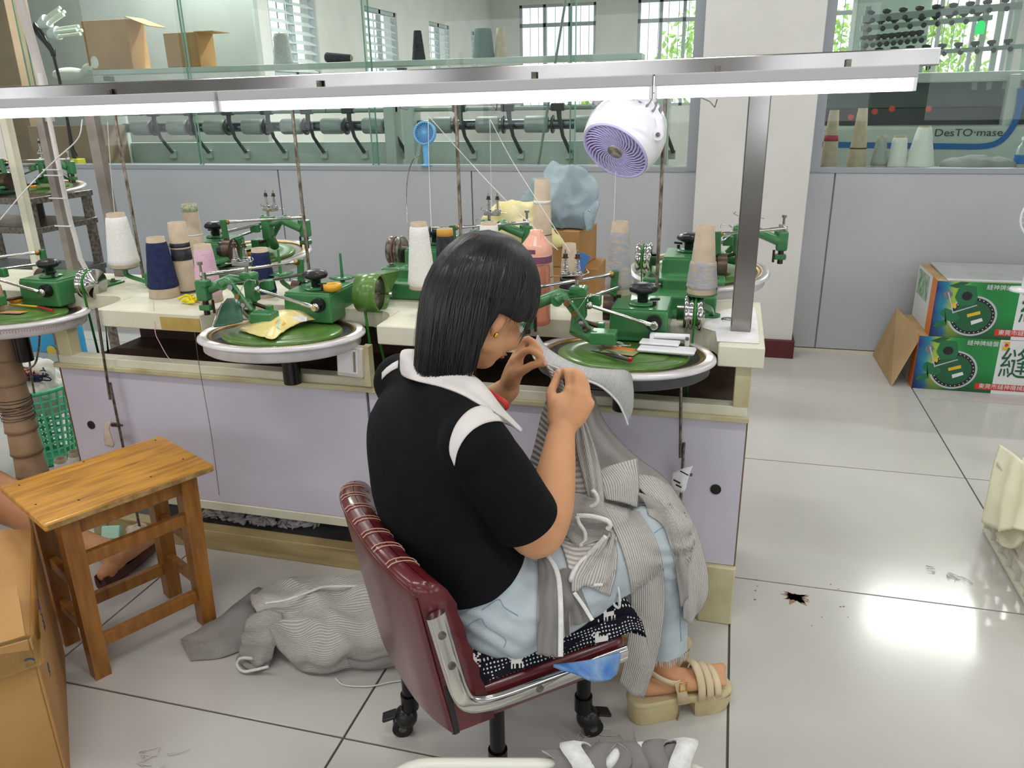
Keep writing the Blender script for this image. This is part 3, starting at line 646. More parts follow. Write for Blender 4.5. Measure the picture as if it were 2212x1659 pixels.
        loop = [Vector((bx, pc.y + 0.044 * math.cos(a), pc.z + 0.044 * math.sin(a))) for a in [math.radians(q) for q in range(-20, 201, 12)]]
        loop += [Vector((bx - 0.01, pc.y - 0.02, -0.2)), Vector((bx - 0.01, pc.y + 0.02, -0.2))]
        obj('belt', MB().tube(loop, 0.0048, 8, closed=True, flat=(1, 0.6)), belt, pu)
    else:
        cs = MB(); Mx = Matrix.Translation(Vector((0.162, 0.185, 0.082))) @ Matrix.Rotation(math.radians(90), 4, 'Y')
        # drum shaped belt guard with a pointed tail
        cs.lathe([(0.053, 0.070), (0.058, 0.070), (0.058, 0.0), (0.053, 0.0)], 40, Mx, close=True)
        tail = [(0.047 * math.cos(math.radians(q)), 0.047 * math.sin(math.radians(q))) for q in range(-40, 111, 15)] + [(-0.095, 0.012)]
        cg = obj('belt_guard', cs, M_olive, t)
        obj('guard_tail', MB().prism([(0.056 * math.cos(math.radians(q)), 0.056 * math.sin(math.radians(q))) for q in range(20, -101, -15)] + [(0.090, -0.140)], 0.055, Matrix.Translation(Vector((0.170, 0.185, 0.082))) @ Matrix(((0, 0, 1, 0), (0.35, -0.94, 0, 0), (0.94, 0.35, 0, 0), (0, 0, 0, 1)))), M_olive, cg)
        obj('guard_inside', MB().lathe([(0.0, 0.056), (0.053, 0.056), (0.053, 0.045), (0, 0.045)], 32, Mx), M_blackpl, cg)
        obj('pulley', MB().lathe([(0.0, 0.059), (0.044, 0.059), (0.045, 0.056), (0.0, 0.056)], 32, Mx), M_iron, cg)
        obj('axle', MB().cyl(Vector((0.21, 0.185, 0.082)), Vector((0.262, 0.185, 0.082)), 0.004, n=10).cyl(Vector((0.258, 0.185, 0.082)), Vector((0.265, 0.185, 0.082)), 0.007, n=12), M_chrome, cg)
        obj('belt', MB().tube([Vector((0.18, 0.165, 0.05)), Vector((0.20, 0.16, -0.2))], 0.0045, 8).tube([Vector((0.18, 0.21, 0.05)), Vector((0.21, 0.23, -0.2))], 0.0045, 8), M_beltg, cg)
    # ---- oil cup
    oc = Vector((-0.07, 0.10, 0.02)); obj('oil_cup', MB().lathe([(0.0, 0.008), (0.02, 0.008), (0.024, 0.002), (0.018, -0.006)], 20, Matrix.Translation(oc)), mat('amber_plastic', '#d08a12', rough=0.25), t)
    return t
m2 = linking_machine('green linking machine with white rimmed dial and drum shaped belt guard, yellow wrapper on it', C2, 0, pulley='guard')
m3 = linking_machine('green linking machine with dark dial skirt in front of the seated woman', C3, 0, skirt=M_dialg, guard=False)
m1 = linking_machine('green linking machine cut by the left edge, red and yellow tools on its dial', C2 + Vector((-0.995, 0.02, -0.005)), 0)
tk = MB()
for k in range(90):
    a = math.radians(180 + k * 2); c, s_ = math.cos(a), math.sin(a); p = TILT @ Vector((0.2195 * c, 0.2195 * s_, -0.020 if k % 5 else -0.023)); w = TILT @ Vector((-s_, c, 0)) * 0.0007; u = Vector((0, 0, 0.006 if k % 5 else 0.010)); tk.add([p - w, p + w, p + w + u, p - w + u], [(0, 1, 2, 3)], False)
tko = obj('scale_marks', tk, mat('scale_red', '#c2586a', rough=0.5), m1); tko['kind'] = 'stuff'
BKY, BKZ = 2.72, 0.865
r1 = linking_machine('green linking machine facing away behind the steel post', (-0.085, BKY, BKZ), 180, riser=True, guard=False)
r2 = linking_machine('green linking machine facing away behind the seated woman', (PY(866, 580, 2.535).x + 0.155, BKY, BKZ), 180, belt=M_beltb, riser=True, guard=False)
r3 = linking_machine('green linking machine facing away behind the pink and navy cones', (PY(467, 508, 2.555).x + 0.028, BKY, BKZ), 180, riser=True, guard=False)
# ================================================================ office chair
from mathutils.bvhtree import BVHTree
M_leather = mat('burgundy_leather', '#5e1c22', '#54171d', scale=30, rough=0.27, bump=0.08, bscale=35, coat=0.25)
M_stitch = mat('tan_stitching', '#c79a86', rough=0.8)
M_blackm = mat('black_metal', '#121214', rough=0.22, metal=0.3)
CHC = Vector((-0.455, 1.375, 0)); CA = 42.0
F_ = Vector((math.cos(math.radians(CA)), math.sin(math.radians(CA)), 0)); R_r = Vector((F_.y, -F_.x, 0))
chair = thing('office_chair', 'burgundy leather office chair with chrome side bars on black casters', 'chair', CHC, CA)
# local: x forward, y left  (right side = -y)
def soft_box(c, d, bev=0.02, seg=4, R=None): return MB().box(c, d, R, bev=bev, seg=seg)
seat = soft_box((0.035, 0, 0.335), (0.40, 0.44, 0.085), 0.028, 4); seat.sm = [True] * len(seat.sm); obj('seat', seat, M_leather, chair)
# backrest: shell curved around the back
prof = []
def back_pt(v, u, s):   # v: -1..1 across (left..right -> y), u: 0..1 up, s: 0 outer / 1 inner
    y = -v * 0.225; x = -0.20 - 0.055 * u + 0.035 * (abs(v) ** 3)
    x += (0.085 if s else 0.0) * (1 - 0.25 * u)
    z = 0.305 + 0.335 * u - 0.02 * (abs(v) ** 4) * u
    if s: z -= 0.012 * u
    return Vector((x, y, z))
rows = []
NU, NVV = 14, 24
ring = []
mbk = MB()
outer = [[back_pt(-1 + 2 * k / NVV, i / NU, 0) for k in range(NVV + 1)] for i in range(NU + 1)]
inner = [[back_pt(-1 + 2 * k / NVV, i / NU, 1) + Vector((0.006 * math.sin(i / NU * math.pi * 6) ** 2, 0, 0)) for k in range(NVV + 1)] for i in range(NU + 1)]
for i in range(NU + 1):
    pass
closed = [[outer[i][k] for k in range(NVV + 1)] + [inner[i][k] for k in range(NVV, -1, -1)] for i in range(NU + 1)]
# rounded top: add shrinking rings
top = closed[-1]; cen = [(outer[-1][k] + inner[-1][k]) / 2 for k in range(NVV + 1)]; cen2 = cen + cen[::-1]
for (h, q) in ((0.012, 0.9), (0.02, 0.65), (0.024, 0.3), (0.025, 0.02)):
    closed.append([cen2[j].lerp(top[j], q) + Vector((-0.003, 0, h)) for j in range(len(top))])
mbk.grid(closed, True, closed_u=True, uvs=False)
mbk.add(closed[0], [tuple(range(len(closed[0])))], False)
backrest = obj('backrest', mbk, M_leather, chair)
# piping and stitched ribs over the top edge
pip = [p + Vector((0.0, 0, 0.006)) for p in outer[-1]]
obj('piping', MB().tube(pip, 0.0022, 6).tube([outer[i][-1] + Vector((0, -0.001, 0)) for i in range(NU + 1)], 0.0022, 6).tube([outer[i][0] for i in range(NU + 1)], 0.0022, 6), M_leather, backrest)
st = MB()
for k in range(2, NVV - 1, 3):
    for e in (-0.006, 0.006):
        pts = []
        for q in range(9):
            a_ = q / 8; j = NVV * 2 + 1 - k
            o_p, i_p = outer[-1][k], inner[-1][k]
            c = (o_p + i_p) / 2
            pts.append(c + (i_p - o_p) / 2 * -math.cos(a_ * math.pi) * 0.98 + Vector((-0.003, e, 0.026 * math.sin(a_ * math.pi) ** 0.6)))
        st.tube(pts[1:], 0.0011, 5)
st.tube([p + Vector((0.006, 0, 0.0085)) for p in outer[-1]], 0.0009, 5)
obj('stitching', st, M_stitch, backrest)
rg = MB()
for k in range(2, NVV - 1, 3):
    o_p, i_p = outer[-1][k], inner[-1][k]; c = (o_p + i_p) / 2
obj('zip', MB().box((-0.165, -0.224, 0.36), (0.012, 0.004, 0.12), rotm(0, -8, 0), bev=0.002), M_blackpl, backrest)
# chrome side bars
for s in (-1, 1):
    y = s * 0.236
    path = [(0.215, y, 0.352), (0.10, y, 0.352), (-0.03, y, 0.352), (-0.095, y, 0.356), (-0.135, y, 0.372), (-0.152, y, 0.405), (-0.165, y, 0.46), (-0.185, y, 0.56), (-0.190, y, 0.585)]
    P_ = crom(path, 44); mbr = MB(); n = len(P_); rows = []
    for i, p in enumerate(P_):
        d = (P_[min(i + 1, n - 1)] - P_[max(i - 1, 0)]).normalized(); nn = Vector((-d.z, 0, d.x))
        rows.append([p + nn * 0.018 * math.copysign(abs(math.cos(q)) ** 0.75, math.cos(q)) + Vector((0, 0.0085 * math.copysign(abs(math.sin(q)) ** 0.9, math.sin(q)), 0)) for q in [2 * math.pi * k / 20 for k in range(20)]])
    mbr.grid(rows, True, closed_u=True, uvs=False); mbr.add(rows[0], [tuple(range(19, -1, -1))], False); mbr.add(rows[-1], [tuple(range(20))], False)
    br = obj('side_bar', mbr, M_chrome, chair)
    for q in ((-0.183, 0.545), (-0.168, 0.475), (0.01, 0.352), (0.18, 0.352)):
        obj('bolt', cyl_ax(MB(), (q[0], y + s * 0.008, q[1]), (0, 1, 0), 0.005, 0.0075, n=16), M_iron, br)
# legs with casters
def caster(p, ang):
    t = MB(); a_ = math.radians(ang); d = Vector((math.cos(a_), math.sin(a_), 0)); s_ = Vector((-d.y, d.x, 0))
    return d, s_
for (x, y, ang) in ((-0.643, 1.383, 200), (-0.395, 1.272, 300), (-0.245, 1.475, 30), (-0.48, 1.585, 100)):
    lg = obj('leg', MB().cyl((x, y, 0.075), (x, y, 0.31), 0.0165, n=18).cyl((x, y, 0.07), (x, y, 0.11), 0.021, n=18), M_blackm, chair, world=True)
    d, s_ = caster((x, y), ang); c = Vector((x, y, 0)) + d * 0.02
    cs = MB()
    for q in (-0.013, 0.013): cyl_ax(cs, c + s_ * q + Vector((0, 0, 0.024)), s_, 0.014, 0.024, n=24)
    cw = obj('caster_wheel', cs, M_blackpl, lg, world=True)
    obj('caster_hub', cyl_ax(MB(), c + Vector((0, 0, 0.024)), s_, 0.042, 0.009, n=16), M_iron, lg, world=True)
    hood = MB(); hood.ball(c + Vector((0, 0, 0.044)) - d * 0.008, (0.028, 0.028, 0.03)); hood.box(c + d * 0.03 + Vector((0, 0, 0.05)), (0.035, 0.03, 0.008), Matrix.Rotation(a_ if False else math.radians(ang), 3, 'Z') @ rotm(0, 18, 0), bev=0.003)
    obj('caster_hood', hood, M_blackpl, lg, world=True)
obj('underframe', MB().box((-0.44, 1.43, 0.285), (0.30, 0.04, 0.02), rotm(0, 0, 10), bev=0.004).box((-0.44, 1.43, 0.285), (0.04, 0.30, 0.02), rotm(0, 0, 10), bev=0.004), M_blackm, chair, world=True)
# ================================================================ the seated woman
M_skin = mat('skin', '#cf9a72', '#c68f67', scale=12, rough=0.5, sss=0.15, bump=0.06, bscale=180, spec=0.35)
M_black_t = mat('black_jersey', '#0f1013', '#0c0d10', scale=30, rough=0.9, bump=0.12, bscale=260, spec=0.2)
M_whitec = mat('white_collar_cloth', '#d9d4d2', '#cfcac9', scale=20, rough=0.9, bump=0.08, bscale=200)
M_denim = mat('pale_denim', '#bac4c9', '#a9b5bc', scale=16, rough=0.9, bump=0.15, bscale=220, detail=6)
M_denims = mat('denim_seam', '#7f95a6', '#8ea3b1', scale=60, rough=0.9)
M_hair = mat('black_hair', '#050506', '#100e0f', scale=90, rough=0.3, stretch=(1, 1, 0.15), spec=0.6)
M_sandal = mat('beige_sandal_leather', '#d9c7a4', '#cdb993', scale=14, rough=0.5)
M_sole = mat('beige_rubber_sole', '#cbbd93', '#b8a77c', scale=9, rough=0.6)
person = thing('person', 'seated woman with black bob hair in black polo shirt and pale jeans, working grey knitwear', 'person', (-0.45, 1.35, 0.40))
SP = [(.43, -.425, 1.335, .165, .125), (.50, -.445, 1.33, .165, .125), (.58, -.485, 1.325, .158, .118), (.66, -.518, 1.328, .162, .115), (.74, -.532, 1.338, .178, .112), (.80, -.535, 1.345, .182, .105), (.845, -.53, 1.352, .165, .09), (.88, -.522, 1.362, .115, .072), (.91, -.512, 1.37, .062, .056), (.94, -.505, 1.378, .05, .05)]
ang_t = math.radians(43); tf = Vector((math.cos(ang_t), math.sin(ang_t), 0)); tr = Vector((tf.y, -tf.x, 0))
def torso(grow, z0=None, z1=None):
    mb = MB(); rows = []
    pts = crom([Vector((s[1], s[2], s[0])) for s in SP], 33); hw = crom([(s[3], s[4], 0) for s in SP], 33)
    for p, h in zip(pts, hw):
        if z0 is not None and p.z < z0: continue
        if z1 is not None and p.z > z1: continue
        rows.append([p + tr * math.cos(a) * (h.x + grow) + tf * math.sin(a) * (h.y + grow) for a in [2 * math.pi * k / 28 for k in range(28)]])
    mb.grid(rows, True, closed_u=True, uvs=False); mb.add(rows[0], [tuple(range(27, -1, -1))], False); mb.add(rows[-1], [tuple(range(28))], False)
    return mb
SHR = Vector((-0.400, 1.215, 0.843)); SHL = Vector((-0.648, 1.492, 0.843))
ELR = Vector((-0.312, 1.295, 0.628)); WRR = PY(1214, 926, 1.455)
ELL = Vector((-0.600, 1.66, 0.665)); WRL = PY(1097, 840, 1.62)
HC = PY(1048, 664, 1.43)
hy, hp = math.radians(47), math.radians(38)
hf = Vector((math.cos(hy) * math.cos(hp), math.sin(hy) * math.cos(hp), -math.sin(hp))); hr = Vector((math.sin(hy), -math.cos(hy), 0)); hu = hr.cross(hf)
# slight roll of the head to the right
HM = Matrix((hr, hf, hu)).transposed()          # columns: x right, y face, z up
def hp_(x, y, z): return HC + HM @ Vector((x, y, z))
body = MB()
for v in (torso(-0.012),): body.add(v.v, v.f)
body.ball(hp_(0, -0.012, 0.022), (0.072, 0.092, 0.092), HM, 24, 16)
body.ball(hp_(0, 0.022, -0.035), (0.060, 0.066, 0.075), HM, 20, 14)
body.ball(hp_(0, 0.045, -0.082), (0.036, 0.034, 0.028), HM)
for s in (-1, 1):
    body.ball(hp_(s * 0.036, 0.058, -0.028), (0.026, 0.026, 0.028), HM)
    body.ball(hp_(s * 0.046, 0.01, -0.058), (0.016, 0.035, 0.022), HM)
body.tube([hp_(0, 0.086, 0.012), hp_(0, 0.103, -0.028)], [0.007, 0.012], 10); body.ball(hp_(0, 0.101, -0.030), 0.0125)
body.ball(hp_(0, 0.082, -0.058), (0.022, 0.010, 0.009), HM)
limb(body, [hp_(0, -0.030, -0.04), Vector((-0.505, 1.382, 0.93)), Vector((-0.52, 1.365, 0.87))], [0.050, 0.049, 0.058], 18)
limb(body, [SHR, SHR.lerp(ELR, 0.5) + Vector((0.008, -0.01, 0)), ELR, ELR.lerp(WRR, 0.35) + Vector((0.012, -0.006, -0.006)), WRR], [0.052, 0.049, 0.044, 0.046, 0.0275], 18)
limb(body, [SHL, ELL, ELL.lerp(WRL, 0.4), WRL], [0.052, 0.044, 0.044, 0.0275], 16)
def finger(mb, pts, r0=0.0088, r1=0.0068):
    P_ = [PY(*q) for q in pts]; n = len(P_); limb(mb, P_, [r0 + (r1 - r0) * i / (n - 1) for i in range(n)], 10, 5)
# right hand (back of the hand towards us)
wr = (1214, 926, 1.455)
for m_, r in (((1231, 846, 1.495), .0165), ((1247, 848, 1.49), .0165), ((1261, 857, 1.488), .016), ((1272, 872, 1.485), .015)):
    limb(body, [PY(*wr), PY((wr[0] + m_[0]) / 2 + 4, (wr[1] + m_[1]) / 2, 1.474), PY(*m_)], [0.023, 0.021, r * 0.86], 12)
limb(body, [PY(1200, 905, 1.46), PY(1207, 875, 1.475), PY(1222, 862, 1.485)], [0.018, 0.022, 0.017], 12)
finger(body, [(1231, 846, 1.495), (1226, 806, 1.525), (1215, 801, 1.553), (1208, 809, 1.566)], .0098, .0072)
finger(body, [(1247, 848, 1.490), (1243, 805, 1.520), (1231, 803, 1.556), (1219, 812, 1.570)], .0100, .0074)
finger(body, [(1261, 857, 1.488), (1256, 812, 1.515), (1247, 810, 1.552), (1235, 818, 1.568)], .0094, .0070)
finger(body, [(1272, 872, 1.485), (1266, 829, 1.510), (1259, 824, 1.540), (1250, 828, 1.560)], .0086, .0064)
finger(body, [(1197, 888, 1.468), (1190, 852, 1.490), (1199, 826, 1.518), (1206, 803, 1.540)], .0125, .0080)
# left hand (seen from the thumb side)
wl = (1097, 840, 1.62)
for m_, r in (((1113, 780, 1.595), .015), ((1117, 768, 1.61), .015), ((1120, 766, 1.628), .014), ((1122, 772, 1.645), .013)):
    limb(body, [PY(*wl), PY((wl[0] + m_[0]) / 2, (wl[1] + m_[1]) / 2, 1.615), PY(*m_)], [0.023, 0.021, r * 0.85], 12)
limb(body, [PY(1103, 826, 1.605), PY(1113, 806, 1.59), PY(1118, 794, 1.592)], [0.019, 0.019, 0.015], 12)
finger(body, [(1113, 780, 1.595), (1138, 757, 1.585), (1160, 765, 1.580), (1174, 777, 1.582)], .0095, .0068)
finger(body, [(1117, 768, 1.610), (1137, 733, 1.600), (1158, 747, 1.594), (1168, 763, 1.592)], .0097, .0070)
finger(body, [(1120, 766, 1.628), (1146, 737, 1.622), (1163, 752, 1.610), (1169, 766, 1.602)], .0090, .0068)
finger(body, [(1122, 772, 1.645), (1148, 750, 1.640), (1160, 764, 1.628), (1164, 776, 1.616)], .0082, .0062)
finger(body, [(1108, 815, 1.592), (1130, 800, 1.576), (1153, 788, 1.572), (1177, 786, 1.576)], .0125, .0078)
# legs
HPR = Vector((-.43, 1.335, .455)) + tr * 0.085; HPL = Vector((-.43, 1.335, .455)) - tr * 0.085
KNR = PY(1437, 1150, 1.585); ANR = PY(1428, 1432, 1.60); KNL = Vector((-0.20, 1.72, 0.52)); ANL = Vector((-0.175, 1.735, 0.12))
limb(body, [HPR, HPR.lerp(KNR, 0.5), KNR, KNR.lerp(ANR, 0.35) + Vector((-0.01, -0.012, 0)), KNR.lerp(ANR, 0.8), ANR], [0.075, 0.062, 0.047, 0.047, 0.036, 0.034], 18)
limb(body, [HPL, HPL.lerp(KNL, 0.5), KNL, KNL.lerp(ANL, 0.35), ANL], [0.075, 0.062, 0.047, 0.047, 0.033], 16)
toe = PY(1543, 1478, 1.655); heel = PY(1408, 1490, 1.575)
fd = (toe - heel); fd.z = 0; fdn = fd.normalized(); fs_ = Vector((-fdn.y, fdn.x, 0))
FZ = 0.062
hb = Vector((heel.x, heel.y, FZ + 0.026)); 
limb(body, [ANR, hb + fdn * 0.045 + Vector((0, 0, 0.012)), hb + fdn * 0.11 + Vector((0, 0, -0.003)), hb + fdn * 0.155 + Vector((0, 0, -0.008))], [0.034, 0.030, 0.023, 0.018], 16)
limb(body, [hb - fdn * 0.012, hb + fdn * 0.04, hb + fdn * 0.08], [0.024, 0.027, 0.024], 14)
limb(body, [hb + fdn * 0.08 - fs_ * 0.014, hb + fdn * 0.15 - fs_ * 0.02 + Vector((0, 0, -0.006))], [0.022, 0.018], 12)
for k in range(5):
    o_ = (k - 2) * 0.0135; L = 0.178 + (0.018 if k == 4 else 0.012 - abs(k - 3) * 0.006)
    limb(body, [hb + fdn * 0.13 + fs_ * o_ * 0.9 + Vector((0, 0, -0.004)), hb + fdn * (L + 0.004) + fs_ * o_ + Vector((0, 0, -0.012))], [0.011, 0.0085 if k < 4 else 0.011], 10)
limb(body, [ANL, ANL + fdn * 0.03 + Vector((0, 0, -0.03)), ANL + fdn * 0.13 + Vector((0, 0, -0.05))], [0.033, 0.030, 0.02], 14)
# ears
for s in (-1, 1):
    body.ball(hp_(s * 0.077, -0.012, -0.012), (0.009, 0.017, 0.027), HM @ rotm(12, 0, -s * 18)); body.ball(hp_(s * 0.074, -0.002, -0.038), (0.007, 0.009, 0.010), HM)
body = remesh(body, 0.0042, 5, 0.5, 'body')
bd = obj('body', body, M_skin, person, world=True)
# eyes, brows, lips, earrings, nails
for s in (-1, 1):
    ey = obj('eye', MB().ball(hp_(s * 0.031, 0.074, 0.0), (0.011, 0.010, 0.008), HM), mat('eye', '#efece8', rough=0.2), person, world=True)
    obj('iris', MB().ball(hp_(s * 0.031, 0.0825, 0.0), (0.005, 0.003, 0.005), HM), M_blackpl, ey, world=True)
    obj('eyebrow', MB().tube([hp_(s * 0.016, 0.086, 0.022), hp_(s * 0.032, 0.083, 0.027), hp_(s * 0.05, 0.070, 0.022)], [0.003, 0.003, 0.001], 6), M_hair, person, world=True)
obj('lips', MB().ball(hp_(0, 0.089, -0.056), (0.018, 0.006, 0.0045), HM).ball(hp_(0, 0.088, -0.063), (0.015, 0.006, 0.0045), HM), mat('lips', '#b5655a', rough=0.4), person, world=True)
for s in (-1, 1): obj('earring', MB().ball(hp_(s * 0.082, 0.0, -0.041), (0.0035, 0.004, 0.006), HM), mat('gold', '#d9a53a', rough=0.2, metal=1), person, world=True)
for q in ((1207, 806, 1.532), (1178, 783, 1.566)): obj('fingernail', MB().ball(PY(*q), (0.0055, 0.003, 0.0075), rotm(-20, 0, 0)), mat('nail', '#e3b4a2', rough=0.25), person, world=True)
# ---- shirt
def cut(mb, co, no, rad=None, axis=None):
    """trim the side of the plane that no points to, only near co (or near the segment axis)"""
    bm = bmesh.new(); vs = [bm.verts.new(v) for v in mb.v]
    for f in mb.f: bm.faces.new([vs[i] for i in f])
    def near(p):
        if axis:
            a0, a1 = axis; d = a1 - a0; t = max(0, min(1, (p - a0).dot(d) / d.length_squared)); return (p - a0 - d * t).length < rad
        return rad is None or (p - co).length < rad
    fs = [f for f in bm.faces if all(near(v.co) for v in f.verts)]
    g = list({v for f in fs for v in f.verts}) + list({e for f in fs for e in f.edges}) + fs
    bmesh.ops.bisect_plane(bm, geom=g, plane_co=co, plane_no=no, clear_outer=True)
    bm.verts.index_update(); out = MB(); out.add([v.co.copy() for v in bm.verts], [tuple(v.index for v in f.verts) for f in bm.faces], True); bm.free(); return out
sh = MB(); t_ = torso(0.010, z0=0.475, z1=0.92); sh.add(t_.v, t_.f)
for (S, E_) in ((SHR, ELR), (SHL, ELL)):
    d = (E_ - S); limb(sh, [S - d * 0.05, S + d * 0.1, S + d * 0.25], [0.062, 0.064, 0.060], 20)
for s in (1, -1):
    nb = Vector((-0.52, 1.362, 0.885)); S = SHR if s == 1 else SHL
    limb(sh, [nb + tr * s * 0.03, nb.lerp(S, 0.5) + Vector((0, 0, 0.008)), S + Vector((0, 0, 0.004))], [0.055, 0.058, 0.058], 14)
sh = remesh(sh, 0.0055, 24, 0.6, 'shirt')
sleeves = []
for (S, E_) in ((SHR, ELR), (SHL, ELL)):
    d = (E_ - S); q = MB(); limb(q, [S - d * 0.02, S + d * 0.25, S + d * 0.5, S + d * 0.75], [0.060, 0.065, 0.066, 0.067], 24)
    q = remesh(q, 0.0055, 10, 0.5, 'sleeve'); q = cut(q, S + d * 0.79, d.normalized()); sleeves.append(q)
sh = cut(sh, Vector((-0.44, 1.33, 0.545)), Vector((0.35, 0.15, -1)).normalized())
sh = cut(sh, Vector((-0.512, 1.372, 0.932)), Vector((0.1, 0.1, 1)).normalized(), 0.2)
for v in sh.v:
    n_ = mnoise.noise(v * 9.0) * 0.006 + mnoise.noise(v * 23.0) * 0.0022
    v += Vector((n_, -n_, 0)) * (1.0 if v.z < 0.82 else 0.4)
for q in sleeves:
    for v in q.v: n_ = mnoise.noise(v * 11.0) * 0.005; v += Vector((n_, -n_, 0))
_al = MB(); _al.add(sh.v, sh.f); _al.add(sleeves[0].v, sleeves[0].f)
BV_sh = BVHTree.FromPolygons([tuple(v) for v in _al.v], _al.f)
shirt = obj('shirt', sh, M_black_t, person, world=True, solid=0.003)
for q in sleeves: obj('sleeve', q, M_black_t, shirt, world=True, solid=0.003)
CAMP = Vector((0, 0, CAMH))
def cast(bv, px, py, off=0.002, fallback=1.35):
    loc, nor, i, dist = bv.ray_cast(CAMP, ray(px, py), 20)
    if loc is None: return PY(px, py, fallback)
    if nor.dot(ray(px, py)) > 0: nor = -nor
    return loc + nor * off
# white yoke panels over the shoulder
outer_c = [(984, 1003), (974, 975), (977, 945), (990, 915), (1014, 890), (1045, 880), (1075, 888), (1103, 908), (1124, 930)]
inner_c = [(984, 1003), (990, 975), (1003, 950), (1022, 930), (1045, 917), (1070, 912), (1090, 915), (1108, 922), (1124, 932)]
oc_, ic_ = crom([(a, b, 0) for a, b in outer_c], 30), crom([(a, b, 0) for a, b in inner_c], 30)
obj('white_yoke', MB().grid([[cast(BV_sh, o.x + (i.x - o.x) * k / 6, o.y + (i.y - o.y) * k / 6, 0.0035) for k in range(7)] for o, i in zip(oc_, ic_)]), M_whitec, shirt, world=True, solid=0.002)
obj('white_yoke', MB().grid([[cast(BV_sh, a, b, 0.0035) for b in (y0, y0 + 7, y0 + 14)] for a, y0 in ((828, 806), (838, 796), (850, 788), (862, 782))]), M_whitec, shirt, world=True, solid=0.002)
# collar
ins = [(912, 757, 1.435), (905, 766, 1.405), (935, 782, 1.355), (982, 792, 1.335), (1026, 815, 1.325), (1054, 842, 1.325), (1086, 884, 1.315), (1126, 927, 1.305)]
cre = [(872, 757, 1.42), (872, 768, 1.385), (910, 786, 1.345), (975, 800, 1.318), (1026, 826, 1.305), (1056, 851, 1.303), (1086, 889, 1.30), (1127, 930, 1.296)]
mid = [(866, 775, 1.41), (870, 788, 1.372), (898, 805, 1.325), (962, 818, 1.296), (1012, 840, 1.283), (1048, 863, 1.28), (1084, 893, 1.285), (1126, 931, 1.288)]
low = [(866, 800, 1.40), (872, 812, 1.36), (898, 823, 1.31), (954, 836, 1.283), (1000, 853, 1.27), (1040, 876, 1.265), (1084, 899, 1.27), (1124, 933, 1.282)]
def nearer(bv, p, gap):
    d = (p - CAMP); L = d.length; d.normalize(); loc, nor, i, dist = bv.ray_cast(CAMP, d, 20)
    return CAMP + d * (dist - gap) if loc is not None and dist - gap < L else p
cg_ = surf([[PY(*q) for q in r] for r in (ins, cre, mid, low)], 40, 14)
cg_ = [[nearer(BV_sh, p, 0.006) if i > 3 else p for p in r] for i, r in enumerate(cg_)]
obj('collar', MB().grid(cg_), M_whitec, shirt, world=True, solid=0.004)
obj('undershirt_band', MB().tube(crom([PY(*q) for q in ((900, 765, 1.425), (912, 775, 1.395), (935, 786, 1.365), (975, 795, 1.345))], 14), 0.008, 8), mat('grey_band', '#4b5560', rough=0.9), shirt, world=True)
# red lanyard strip hanging at the front
rl = [(1050, 842, 1.36), (1070, 855, 1.35), (1090, 868, 1.345), (1096, 880, 1.345), (1088, 886, 1.345)]
obj('red_strap', MB().tube(crom([PY(*q) for q in rl], 20), 0.008, 8, flat=(1, 0.3)), mat('red_strap', '#b3141c', rough=0.5), person, world=True)
# ---- jeans
jn = MB(); t_ = torso(0.005, z0=0.41, z1=0.63); jn.add(t_.v, t_.f)
hemR = KNR.lerp(ANR, 0.86)
limb(jn, [Vector((-.43, 1.335, .455)) + tr * 0.075, HPR.lerp(KNR, 0.25), HPR.lerp(KNR, 0.6), KNR + Vector((-0.012, -0.01, 0.0)), KNR.lerp(ANR, 0.2) + Vector((-0.01, -0.01, 0)), KNR.lerp(ANR, 0.55), hemR], [0.098, 0.092, 0.080, 0.068, 0.063, 0.057, 0.058], 22)
hemL = KNL.lerp(ANL, 0.84)
limb(jn, [Vector((-.43, 1.335, .455)) - tr * 0.075, HPL.lerp(KNL, 0.3), HPL.lerp(KNL, 0.65), KNL, KNL.lerp(ANL, 0.4), hemL], [0.098, 0.09, 0.08, 0.066, 0.06, 0.058], 20)
jn = remesh(jn, 0.006, 7, 0.5, 'jeans')
jn = cut(jn, hemR + Vector((0, 0, 0.004)), (ANR - KNR).normalized(), 0.13); jn = cut(jn, hemL, (ANL - KNL).normalized(), 0.13)

for v in jn.v:
    k = math.exp(-((v - KNR).length / 0.11) ** 2) + 0.7 * math.exp(-((v - HPR - Vector((0.06, 0.0, 0.02))).length / 0.13) ** 2)
    w_ = math.sin(v.x * 95 + v.z * 150 + mnoise.noise(v * 14) * 3.0) * 0.0065 * k + mnoise.noise(v * 16) * 0.004
    v += (v - Vector((-0.25, 1.6, 0.45))).normalized() * w_
BV_jn = BVHTree.FromPolygons([tuple(v) for v in jn.v], jn.f)
jeans = obj('jeans', jn, M_denim, person, world=True, solid=0.003)
fr = MB()
hd = (ANR - KNR).normalized(); hx, hyv, _z = frame(hd)
for k in range(120):
    a_ = rnd(0, 2 * math.pi); p = hemR + (hx * math.cos(a_) + hyv * math.sin(a_)) * 0.057
    fr.tube([p - hd * 0.006, p + hd * rnd(0.006, 0.016) + Vector((rnd(-.004, .004), rnd(-.004, .004), 0))], [0.0013, 0.0007], 4)
fo = obj('frayed_hem', fr, M_whitec, jeans, world=True); fo['kind'] = 'stuff'
def seam(pts, r=0.0014, m=M_denims, nm='seam', par=None, bv=None):
    P_ = [cast(bv or BV_jn, q.x, q.y, 0.0012) for q in crom([(a, b, 0) for a, b in pts], 8 * len(pts))]
    return obj(nm, MB().tube(P_, r, 5), m, par or jeans, world=True)
seam([(972, 1340), (1040, 1300), (1085, 1262), (1105, 1230)], 0.0016)
seam([(985, 1372), (1035, 1335), (1052, 1352), (1090, 1378), (1088, 1398)])
